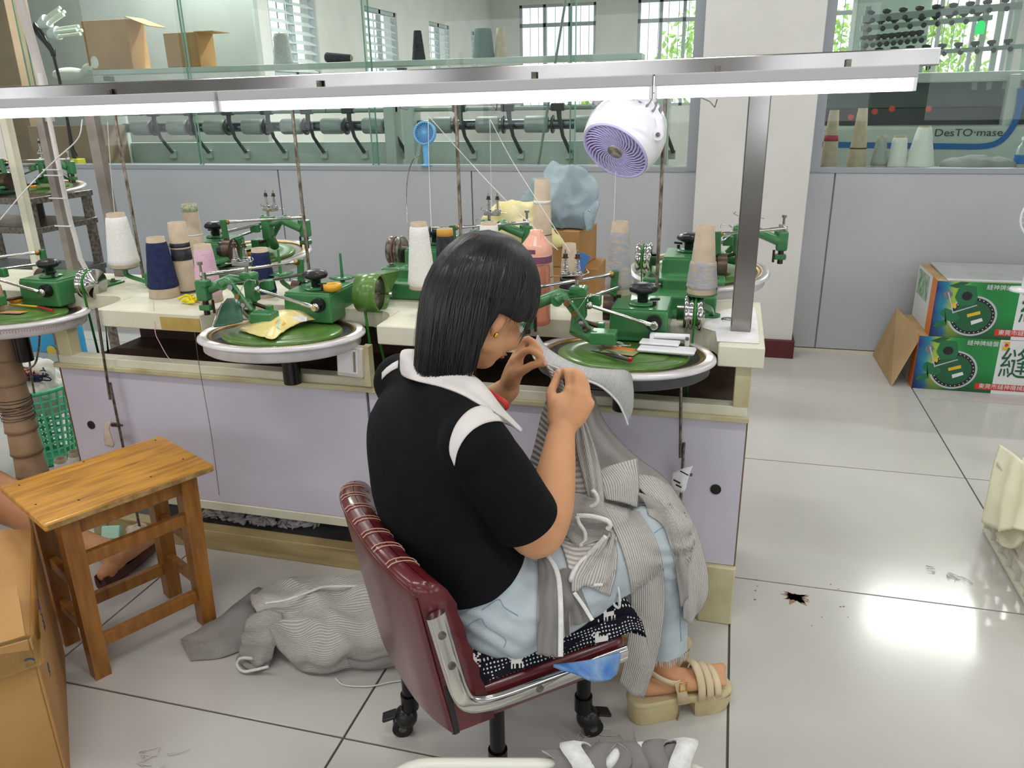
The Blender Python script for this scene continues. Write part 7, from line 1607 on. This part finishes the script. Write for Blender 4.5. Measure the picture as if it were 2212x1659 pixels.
# ================================================================ hanging pedal rods, switch box, cable bits
def pedal(px_t, py_t, px_b, py_b, Y, label, clamp):
    a, b = PY(px_t, py_t, Y), PY(px_b, py_b, Y); b.x = a.x + (b.x - a.x) * 0.6; t = thing('pedal_rod', label, 'rod', (a.x, Y, 0), 0, 'pedal rods in front of the bench')
    obj('upper_rod', MB().cyl(a, a.lerp(b, 0.62), 0.0042, n=8), M_iron, t, world=True); m_ = a.lerp(b, 0.5); obj('lower_rod', MB().cyl(m_ + Vector((0.009, 0, 0)), Vector((m_.x + 0.012, Y, 0.02)), 0.0042, n=8), M_iron, t, world=True)
    c = a.lerp(b, clamp); obj('clamp', MB().box(c + Vector((0.006, 0, 0)), (0.03, 0.012, 0.012), bev=0.002).cyl(c + Vector((0.018, 0, 0)), c + Vector((0.032, 0, 0)), 0.004, n=8), M_iron, t, world=True)
    obj('pedal_plate', MB().box((m_.x + 0.012, Y - 0.06, 0.014), (0.06, 0.16, 0.012), rotm(6, 0, 0), bev=0.003), M_iron, t, world=True); return t
pedal(1471, 815, 1478, 1090, 1.955, 'thin steel pedal rod with paper tag under the right dial', 0.75)
pedal(208, 665, 245, 975, 1.955, 'thin steel pedal rod tied with a rag under the left dial', 0.80)
rag = [[PY(232, 912, 1.94), PY(240, 910, 1.94)], [PY(224, 925, 1.935), PY(236, 930, 1.93)], [PY(226, 950, 1.93), PY(246, 958, 1.925)], [PY(228, 962, 1.93), PY(244, 966, 1.925)]]
single('rag', MB().grid(surf(rag, 8, 14)), mat('beige_rag', '#c9b6a6', '#b5a090', scale=30, rough=1.0), 'beige rag scrap tied to the left pedal rod', 'rag', solid=0.004)
tg = [[PY(1452, 1022, 1.935), PY(1475, 1012, 1.93), PY(1497, 1006, 1.935)], [PY(1450, 1042, 1.93), PY(1474, 1040, 1.92), PY(1488, 1030, 1.93)], [PY(1456, 1058, 1.93), PY(1470, 1064, 1.925), PY(1480, 1062, 1.93)]]
tgt = single('paper_tag', MB().grid(surf(tg, 10, 10)), M_paper, 'white printed paper tag stuck to the right pedal rod', 'tag', solid=0.001)
for (a, b, w, h) in ((1462, 1040, 0.02, 0.004), (1466, 1050, 0.016, 0.004), (1478, 1022, 0.024, 0.003)): obj('tag_print', MB().box(PY(a, b, 1.915), (w, 0.001, h), rotm(0, 25, 0)), M_blackpl, tgt, world=True)
sw0 = PY(757, 781, 1.955); sw = thing('switch_box', 'white electrical switch box under the right side of the middle dial', 'switch', (sw0.x, 1.965, sw0.z - 0.045)); obj('box', MB().box((0, 0, 0.045), (0.08, 0.035, 0.09), rotm(0, 3, 0), bev=0.004), mat('old_white_plastic', '#d8d3cc', '#cbc5bc', scale=20, rough=0.5), sw); obj('plate', MB().box((-0.004, -0.0185, 0.048), (0.062, 0.003, 0.072), rotm(0, 3, 0), bev=0.001), M_whitepl, sw); obj('rocker', MB().box((0.018, -0.021, 0.048), (0.006, 0.003, 0.06), rotm(0, 3, 0)), mat('rocker_olive', '#7c8269', rough=0.5), sw)
obj('mount', MB().box((0.046, 0.01, 0.03), (0.02, 0.03, 0.12)), M_creamdirty, sw)
# yarn threads from the hooks
def yarn(pts, label, r=0.0011, m=M_pipe): single('yarn_thread', MB().tube(crom([PY(*q) for q in pts], 24), r, 5), m, label, 'thread', 'yarn threads over the bench')
yarn([(925, 250, 2.30), (926, 330, 2.28), (928, 400, 2.25), (932, 500, 2.2)], 'white thread falling left of her head from a wire hook')
yarn([(927, 252, 2.30), (1010, 345, 2.22), (1100, 440, 2.14), (1205, 540, 2.05)], 'slanting white thread crossing to the spring tower')
yarn([(1058, 258, 2.30), (1060, 350, 2.3), (1062, 460, 2.3)], 'straight white thread over the short white cone'); yarn([(1059, 258, 2.30), (1105, 345, 2.22), (1165, 440, 2.14), (1232, 545, 2.05)], 'second slanting white thread ending at the right spring')
yarn([(1330, 370, 2.22), (1328, 430, 2.22), (1326, 480, 2.22)], 'fine thread rising from the flecked grey blue cone'); yarn([(420, 715, 1.97), (432, 800, 1.955), (455, 930, 1.95), (474, 1070, 1.95)], 'dark thread hanging down the left lavender panel', 0.0009, M_iron)
yarn([(332, 650, 1.99), (335, 715, 1.955), (345, 740, 1.953), (362, 770, 1.953), (378, 786, 1.953)], 'pale pink thread dangling under the navy cone', 0.0012, M_yp)
yarn([(178, 258, 2.28), (168, 300, 2.27), (120, 345, 2.25), (60, 405, 2.2), (0, 475, 2.15)], 'long white cord slanting to the left edge', 0.0022); yarn([(232, 262, 2.28), (240, 380, 2.28), (248, 462, 2.28)], 'white thread feeding from the left white cone')
# ================================================================ uprights at the left end
for (px0, py0, px1, py1, w, lab, m) in ((92, 262, 160, 575, 0.030, 'worn steel upright with white conduit ties at the left', M_steel), (200, 258, 248, 470, 0.040, 'wide worn steel upright behind the white cone', M_steel), (14, 265, 84, 560, 0.030, 'cream painted upright near the left edge', M_cream)):
    a = PY(px0, py0, 2.41); t = thing('upright_post', lab, 'post', (a.x, 2.41, PT), 0, 'uprights on the left of the bench'); obj('post', MB().box((0, 0, 0.31), (w, 0.03, 0.62), bev=0.002), mat('worn_steel', '#a39a92', '#7d736a', scale=7, rough=0.4, metal=0.5) if m is M_steel else m, t)
    if '92' in str(px0):
        obj('conduit', MB().tube([(0.034, -0.004, 0.70), (0.034, -0.004, 0.30), (0.036, -0.004, 0.2), (0.045, -0.006, 0.13), (0.05, -0.008, 0.06), (0.075, -0.01, 0.002)], 0.0085, 12), mat('dusty_conduit', '#d3cfcb', rough=0.5), t)
        for z in (0.18, 0.28, 0.36, 0.38): obj('cable_tie', MB().box((0.012, -0.017, z), (0.075, 0.004, 0.004)), M_whitepl, t)
cp = single('conduit_pipe', MB().tube([PY(35, -30, 2.42), PY(92, 175, 2.42), PY(108, 262, 2.42)], 0.016, 12), mat('grey_pink_pipe', '#c3bcb6', rough=0.35), 'pale pipe rising past the steel rail at the left', 'pipe')
# far left stand with another machine part
ls = thing('machine_stand', 'grey metal stand with trays at the left edge', 'stand', (-3.55, 3.3, 0)); 
for z in (0.62, 0.86, 1.0): obj('tray', MB().box((0, 0, z), (0.7, 0.4, 0.03), bev=0.004), M_dialg if z < 0.8 else M_iron, ls)
for sx in (-0.32, 0.32):
    for sy in (-0.18, 0.18): obj('leg', MB().box((sx, sy, 0.5), (0.035, 0.035, 1.0)), M_iron, ls)
l4 = linking_machine('dark green linking machine on the metal stand at the far left', (-3.5, 3.45, 1.02), 180)
# ================================================================ left corner: green basket, cone column, mat, floor cones, second worker
gbp = PZ(112, 990, 0); gt = thing('waste_basket', 'mint green plastic basket full of yarn waste left of the bench', 'basket', (gbp.x, gbp.y, 0)); M_mint = mat('mint_plastic', '#5fc79b', rough=0.35)
r0, r1, hh = 0.10, 0.145, 0.34
obj('rim', MB().lathe([(r1, hh - 0.012), (r1 + 0.008, hh), (r1, hh + 0.006), (r1 - 0.006, hh)], 36, close=True), M_mint, gt); obj('base', MB().lathe([(0, 0.004), (r0, 0.004), (r0, 0.02)], 32), M_mint, gt)
for k in range(28):
    a = 2 * math.pi * k / 28; obj('rib', MB().tube([(r0 * math.cos(a), r0 * math.sin(a), 0.01), (r1 * math.cos(a), r1 * math.sin(a), hh - 0.01)], 0.0055, 6), M_mint, gt)
for k in range(1, 10):
    z = 0.01 + (hh - 0.02) * k / 10; r = r0 + (r1 - r0) * k / 10; obj('hoop', MB().tube([(r * math.cos(2 * math.pi * i / 32), r * math.sin(2 * math.pi * i / 32), z) for i in range(32)], 0.005, 6, closed=True), M_mint, gt)
ws = MB(); 
for k in range(16): ws.ball(Vector((gbp.x, gbp.y, 0)) + Vector((rnd(-.08, .08), rnd(-.08, .08), rnd(0.24, 0.38))), rnd(0.04, 0.07))
ws = remesh(ws, 0.012, 3)
for v in ws.v: v += Vector((1, 1, 1)) * mnoise.noise(v * 25) * 0.012
wso = thing('yarn_waste', 'white orange and navy yarn waste heaped in the mint basket', 'yarn', (gbp.x, gbp.y, 0.2)); o_ = obj('waste_heap', ws, mat('white_waste', '#e2e0da', '#d8d3ca', scale=15, rough=1.0), wso, world=True)
for (cn, cc, n) in (('orange_tangle', '#dd6b45', 9), ('navy_tangle', '#28304f', 9)):
    tg_ = MB()
    for k in range(n): c = Vector((gbp.x + (0.02 if cn[0] == 'o' else 0.06), gbp.y - 0.05, 0.385)); tg_.tube(crom([c + Vector((rnd(-.06, .06), rnd(-.05, .05), rnd(-.01, .04))) for _ in range(6)], 20), 0.003, 5)
    q_ = obj(cn, tg_, mat(cn, cc, rough=1.0), wso, world=True); q_['kind'] = 'stuff'
tsb = PY(40, 900, 1.98); tst = thing('cone_column', 'tall column of nested brown paper cones by the left edge', 'cone column', (tsb.x, 1.98, 0))
for k in range(9):
    z = 0.04 + k * 0.085; obj('paper_cone', MB().lathe([(0.052, z), (0.050, z + 0.012), (0.040, z + 0.16), (0.032, z + 0.16), (0.044, z)], 28, close=True), mat('brown_cone_paper', '#a88c70', '#9a7e63', scale=20, rough=0.85), tst)
obj('thread_wrap', MB().tube([Vector(((0.052) * math.cos(i * 0.5), (0.052) * math.sin(i * 0.5), 0.42 + i * 0.0007 + 0.01 * math.sin(i * 0.21))) for i in range(120)], 0.0012, 4), M_yb, tst); obj('white_band', MB().lathe([(0.054, 0.13), (0.0545, 0.134), (0.054, 0.138)], 24), M_paper, tst); obj('stand_base', MB().lathe([(0, 0), (0.07, 0), (0.07, 0.03), (0.03, 0.045), (0, 0.045)], 28), M_green, tst)
for (px, py, lab) in ((130, 990, 'white floor cone left behind the stool'), (160, 975, 'white floor cone beside the bench corner')):
    b = PZ(px, py + 60, 0.0); b.y = min(b.y, 1.9); cone(Vector((PY(px, py, 2.12).x, 2.12, 0.0)), Vector((PY(px, py, 2.12).x, 2.12, PY(px, py, 2.12).z)), 0.032, 0.021, lab, group='floor cones', yarn=True, y0=0.05, y1=0.93)
mt = thing('picture_board', 'low green and blue picture board with a yellow flower standing on the floor', 'board', (-4.3, 3.75, 0)); ma, mb_ = PY(-40, 700, 3.75), PY(136, 772, 3.75)
obj('board', MB().box((0.0, 0, 0.16), (1.2, 0.02, 0.31)), mat('board_blue', '#3fa9dc', rough=0.45), mt)
gp = [(-0.6, 0.02), (0.05, 0.03), (0.15, 0.10), (0.10, 0.16), (0.25, 0.22), (0.30, 0.31), (-0.6, 0.31)]
obj('green_print', MB().prism(gp, 0.002, Matrix(((1, 0, 0, 0), (0, 0, 1, -0.0125), (0, 1, 0, 0), (0, 0, 0, 1)))), mat('board_green', '#4faa35', '#3d9a3c', scale=9, rough=0.45), mt); fx_ = PY(112, 758, 3.735) - Vector((-4.3, 3.75, 0)); obj('flower_print', MB().cyl(fx_ + Vector((0, 0.0, 0.0)), fx_ + Vector((0, -0.003, 0)), 0.035, n=9), mat('flower_yellow', '#e3cf52', rough=0.5), mt)
single('cable_loop', MB().tube(crom([PY(a, b, 2.3) for a, b in ((62, 715), (62, 760), (66, 800), (74, 850))] , 20), 0.004, 8).tube(crom([PY(a, b, 2.3) for a, b in ((86, 712), (84, 750), (76, 785), (60, 795), (40, 790), (20, 780))], 24), 0.004, 8), M_iron, 'looped grey cable hanging under the left dial', 'cable')
# second worker: leg and feet at the left edge
p2 = thing('person', 'worker cut by the left edge, bare leg and brown flat shoe showing behind the stool', 'person', (-1.85, 1.85, 0)); lb = MB()
an2 = PY(232, 1188, 1.86); kn2 = PY(-190, 1000, 1.75); pv2 = Vector((-2.62, 1.42, 0.47))
limb(lb, [pv2 + Vector((0, 0.08, 0)), kn2, PY(-60, 1050, 1.80), PY(60, 1105, 1.83), PY(150, 1160, 1.85), an2], [0.10, 0.085, 0.083, 0.068, 0.046, 0.036], 18)
limb(lb, [pv2, pv2 + Vector((-0.02, 0.02, 0.2)), pv2 + Vector((0.02, 0.06, 0.38))], [0.12, 0.115, 0.12], 18)
limb(lb, [pv2 + Vector((0.02, 0.06, 0.42)), pv2 + Vector((0.05, 0.1, 0.54))], [0.055, 0.05], 14); lb.ball(pv2 + Vector((0.07, 0.12, 0.62)), (0.085, 0.092, 0.115))
lb.ball(pv2 + Vector((0.135, 0.185, 0.60)), 0.016); lb.ball(pv2 + Vector((0.10, 0.155, 0.545)), (0.045, 0.045, 0.04))
for s_ in (-1, 1):
    sh2 = pv2 + Vector((0.02 + 0.12 * s_, 0.06 - 0.12 * s_, 0.39)); el2 = sh2 + Vector((0.02 * s_ + 0.03, 0.06, -0.23)); w2 = el2 + Vector((0.0, 0.17, 0.10)); limb(lb, [sh2, el2, w2, w2 + Vector((0.01, 0.06, 0.02))], [0.05, 0.042, 0.027, 0.028], 14)
    for k in range(5): limb(lb, [w2 + Vector((0.01 + (k - 2) * 0.012, 0.07, 0.02)), w2 + Vector((0.01 + (k - 2) * 0.014, 0.12 - abs(k - 2) * 0.008, 0.012)), w2 + Vector((0.01 + (k - 2) * 0.013, 0.14 - abs(k - 2) * 0.01, -0.008))], [0.010, 0.009, 0.008], 8)
h2 = PZ(228, 1258, 0.02); t2_ = PZ(338, 1172, 0.02); dd = (t2_ - h2); dd.z = 0; ddn = dd.normalized()
h2.z = 0.045; limb(lb, [an2, h2 + ddn * 0.06 + Vector((0, 0, 0.035)), h2 + ddn * 0.15 + Vector((0, 0, 0.01)), h2 + ddn * 0.21], [0.036, 0.035, 0.028, 0.02], 16); limb(lb, [h2 + ddn * 0.01, h2 + ddn * 0.05], [0.028, 0.03], 12)
n2 = PZ(60, 1330, 0.03); limb(lb, [pv2 + Vector((0.06, -0.05, 0)), PY(-190, 1130, 1.50), PY(-120, 1200, 1.60), n2 - ddn * 0.10 + Vector((-0.05, 0, 0.08)), n2 + Vector((0, 0, 0.015)), n2 + Vector((0.035, 0.02, 0.0))], [0.10, 0.07, 0.045, 0.036, 0.028, 0.018], 12)
for k in range(4): limb(lb, [n2 + Vector((0.01, 0.0, 0.01)), n2 + Vector((0.045 - k * 0.006, 0.03 - 0.022 * k, 0.004))], [0.012, 0.010], 8)
obj('body', remesh(lb, 0.006, 5), M_skin, p2, world=True)
s2 = MB(); limb(s2, [pv2 + Vector((0, 0, 0.02)), pv2 + Vector((-0.02, 0.02, 0.2)), pv2 + Vector((0.02, 0.06, 0.375))], [0.14, 0.13, 0.135], 20)
for s_ in (-1, 1):
    sh2 = pv2 + Vector((0.02 + 0.12 * s_, 0.06 - 0.12 * s_, 0.39)); el2 = sh2 + Vector((0.02 * s_ + 0.03, 0.06, -0.23)); limb(s2, [sh2, sh2.lerp(el2, 0.6)], [0.064, 0.06], 14)
obj('shirt', remesh(s2, 0.010, 6), mat('cream_blouse', '#d9d2c6', rough=0.9), p2, world=True)
s2 = MB(); limb(s2, [pv2 + Vector((0, 0, -0.01)), pv2.lerp(kn2, 0.55) + Vector((0, 0.03, 0))], [0.135, 0.11], 16); limb(s2, [pv2 + Vector((0.02, -0.03, -0.01)), pv2.lerp(PY(-190, 1130, 1.50), 0.5)], [0.13, 0.10], 16)
obj('shorts', remesh(s2, 0.010, 6), mat('dark_shorts', '#2e3138', rough=0.95), p2, world=True)
hc2 = pv2 + Vector((0.05, 0.10, 0.645)); s2 = MB().ball(hc2, (0.102, 0.105, 0.112)); s2.ball(hc2 + Vector((-0.05, -0.05, -0.06)), (0.075, 0.075, 0.11)); obj('hair', remesh(s2, 0.008, 5), M_hair, p2, world=True)
M_shoe = mat('brown_leather_shoe', '#5a2a22', '#4a211b', scale=14, rough=0.35)
def shoe(h, d, L):
    s_ = Vector((-d.y, d.x, 0)); rows = []
    for i in range(15):
        u = i / 14; w = 0.036 * (math.sin(math.pi * (0.12 + 0.80 * u)) ** 0.6) * (1.0 if u < 0.75 else 1.0 - (u - 0.75) * 0.9); c = h + d * (L * u - 0.02); hgt = (0.055 - 0.02 * u) if u < 0.6 else 0.045 - (u - 0.6) * 0.05
        rows.append([Vector((c.x, c.y, 0.004)) + s_ * w * a + Vector((0, 0, b * hgt)) for a, b in ((-0.75, 0), (-1, 0.3), (-0.98, 0.8), (-0.85, 1.0), (-0.4, 1.0 if u > 0.55 else 0.35), (0.4, 1.0 if u > 0.55 else 0.35), (0.85, 1.0), (0.98, 0.8), (1, 0.3), (0.75, 0))])
    mb = MB().grid(rows, closed_u=True, uvs=False); mb.add(rows[0], [tuple(range(10))], False); mb.add(rows[-1], [tuple(range(9, -1, -1))], False); return mb
obj('shoe', shoe(Vector((h2.x, h2.y, 0)), ddn, 0.26), M_shoe, p2, world=True, subd=1); obj('shoe', shoe(Vector((n2.x - 0.13, n2.y - 0.09, 0)), Vector((0.85, 0.52, 0)).normalized(), 0.2), M_shoe, p2, world=True, subd=1)
fr_ = MB()
for k in range(8): fr_.ball(PZ(rnd(262, 315), rnd(1128, 1160), 0.05), rnd(0.018, 0.03))
fr_ = remesh(fr_, 0.006, 2)
for v in fr_.v: v += Vector((1, -1, 1)) * mnoise.noise(v * 60) * 0.008
single('frilly_rag', fr_, mat('cream_rag', '#cfc3b2', '#bfb2a0', scale=40, rough=1.0), 'frilly cream rag on the floor behind the brown shoe', 'rag'); single('mint_packet', MB().box(PZ(242, 1150, 0.07), (0.06, 0.03, 0.045), rotm(-30, 0, 20), bev=0.004), mat('mint_packet', '#a8d6c4', rough=0.4), 'small mint green packet behind the stool', 'packet')
# small white fan at the right edge and floor stain
wf = thing('wall_fan', 'white wire fan cut by the right edge above the cartons', 'fan', (PY(2262, 470, 3.9).x, 4.1, 0.56)); fcx = Vector((0, -0.2, PY(2262, 470, 3.9).z - 0.56))
for r in (0.10, 0.085, 0.065, 0.045, 0.02): obj('grille_ring', MB().tube([fcx + Vector((r * math.cos(a), -0.03 * (1 - (r / 0.1) ** 2), r * math.sin(a))) for a in [2 * math.pi * i / 32 for i in range(32)]], 0.0022 if r < 0.1 else 0.005, 6, closed=True), M_whitepl, wf)
for k in range(24): a = 2 * math.pi * k / 24; obj('grille_spoke', MB().tube([fcx + Vector((0.02 * math.cos(a), -0.03, 0.02 * math.sin(a))), fcx + Vector((0.1 * math.cos(a), 0, 0.1 * math.sin(a)))], 0.0014, 5), M_whitepl, wf)
obj('stand', MB().tube([fcx + Vector((0, 0.04, 0)), Vector((0, -0.1, 0.05)), Vector((0, -0.1, 0.008))], 0.012, 10).lathe([(0, 0.0), (0.06, 0.0), (0.055, 0.012), (0, 0.014)], 24, Matrix.Translation((0, -0.1, 0))), M_whitepl, wf)
stn = MB(); sc_ = PZ(1718, 1290, 0.0006)
rs = random.Random(3)
for k in range(26):
    a = rs.uniform(0, 6.28); r = rs.uniform(0.012, 0.05) if k else 0.02; d = Vector((math.cos(a), math.sin(a), 0)); w = Vector((-d.y, d.x, 0)) * rs.uniform(0.003, 0.008)
    stn.add([sc_ + w * 1.6, sc_ + d * r * 0.6 + w, sc_ + d * r, sc_ + d * r * 0.6 - w, sc_ - w * 1.6], [(0, 4, 3, 2, 1)], False)
for k in range(14):
    c = sc_ + Vector((rs.uniform(-.12, .14), rs.uniform(-.14, .1), 0)); r = rs.uniform(0.002, 0.005); stn.add([c + Vector((r * math.cos(i), r * math.sin(i), 0)) for i in range(6)], [tuple(range(6))], False)
setp(obj('floor_stain', stn, mat('brown_stain', '#86694f', '#9c8470', scale=40, rough=0.6)), 'splattered brown stain on the floor tile right of the bench', 'stain', kind='stuff')
# lint around the casters
l3 = MB()
for k in range(26):
    c = random.choice((PZ(1262, 1590, 0.004), PZ(1310, 1595, 0.004), PZ(100, 1330, 0.004), PZ(2040, 1240, 0.003), PZ(350, 1640, 0.003))) + Vector((rnd(-.05, .05), rnd(-.03, .03), 0)); l3.tube(crom([c + Vector((rnd(-.03, .03), rnd(-.02, .02), rnd(0, .004))) for _ in range(4)], 9), 0.001, 4)
setp(obj('lint', l3, mat('floor_lint', '#c4beb6', rough=1.0)), 'scattered threads and lint on the floor tiles', 'lint', kind='stuff')
st2 = dup(stool); st2.location = (pv2.x, pv2.y, 0); st2.scale = (1, 1, 0.70); st2['label'] = 'low wooden stool under the second worker beyond the left edge'
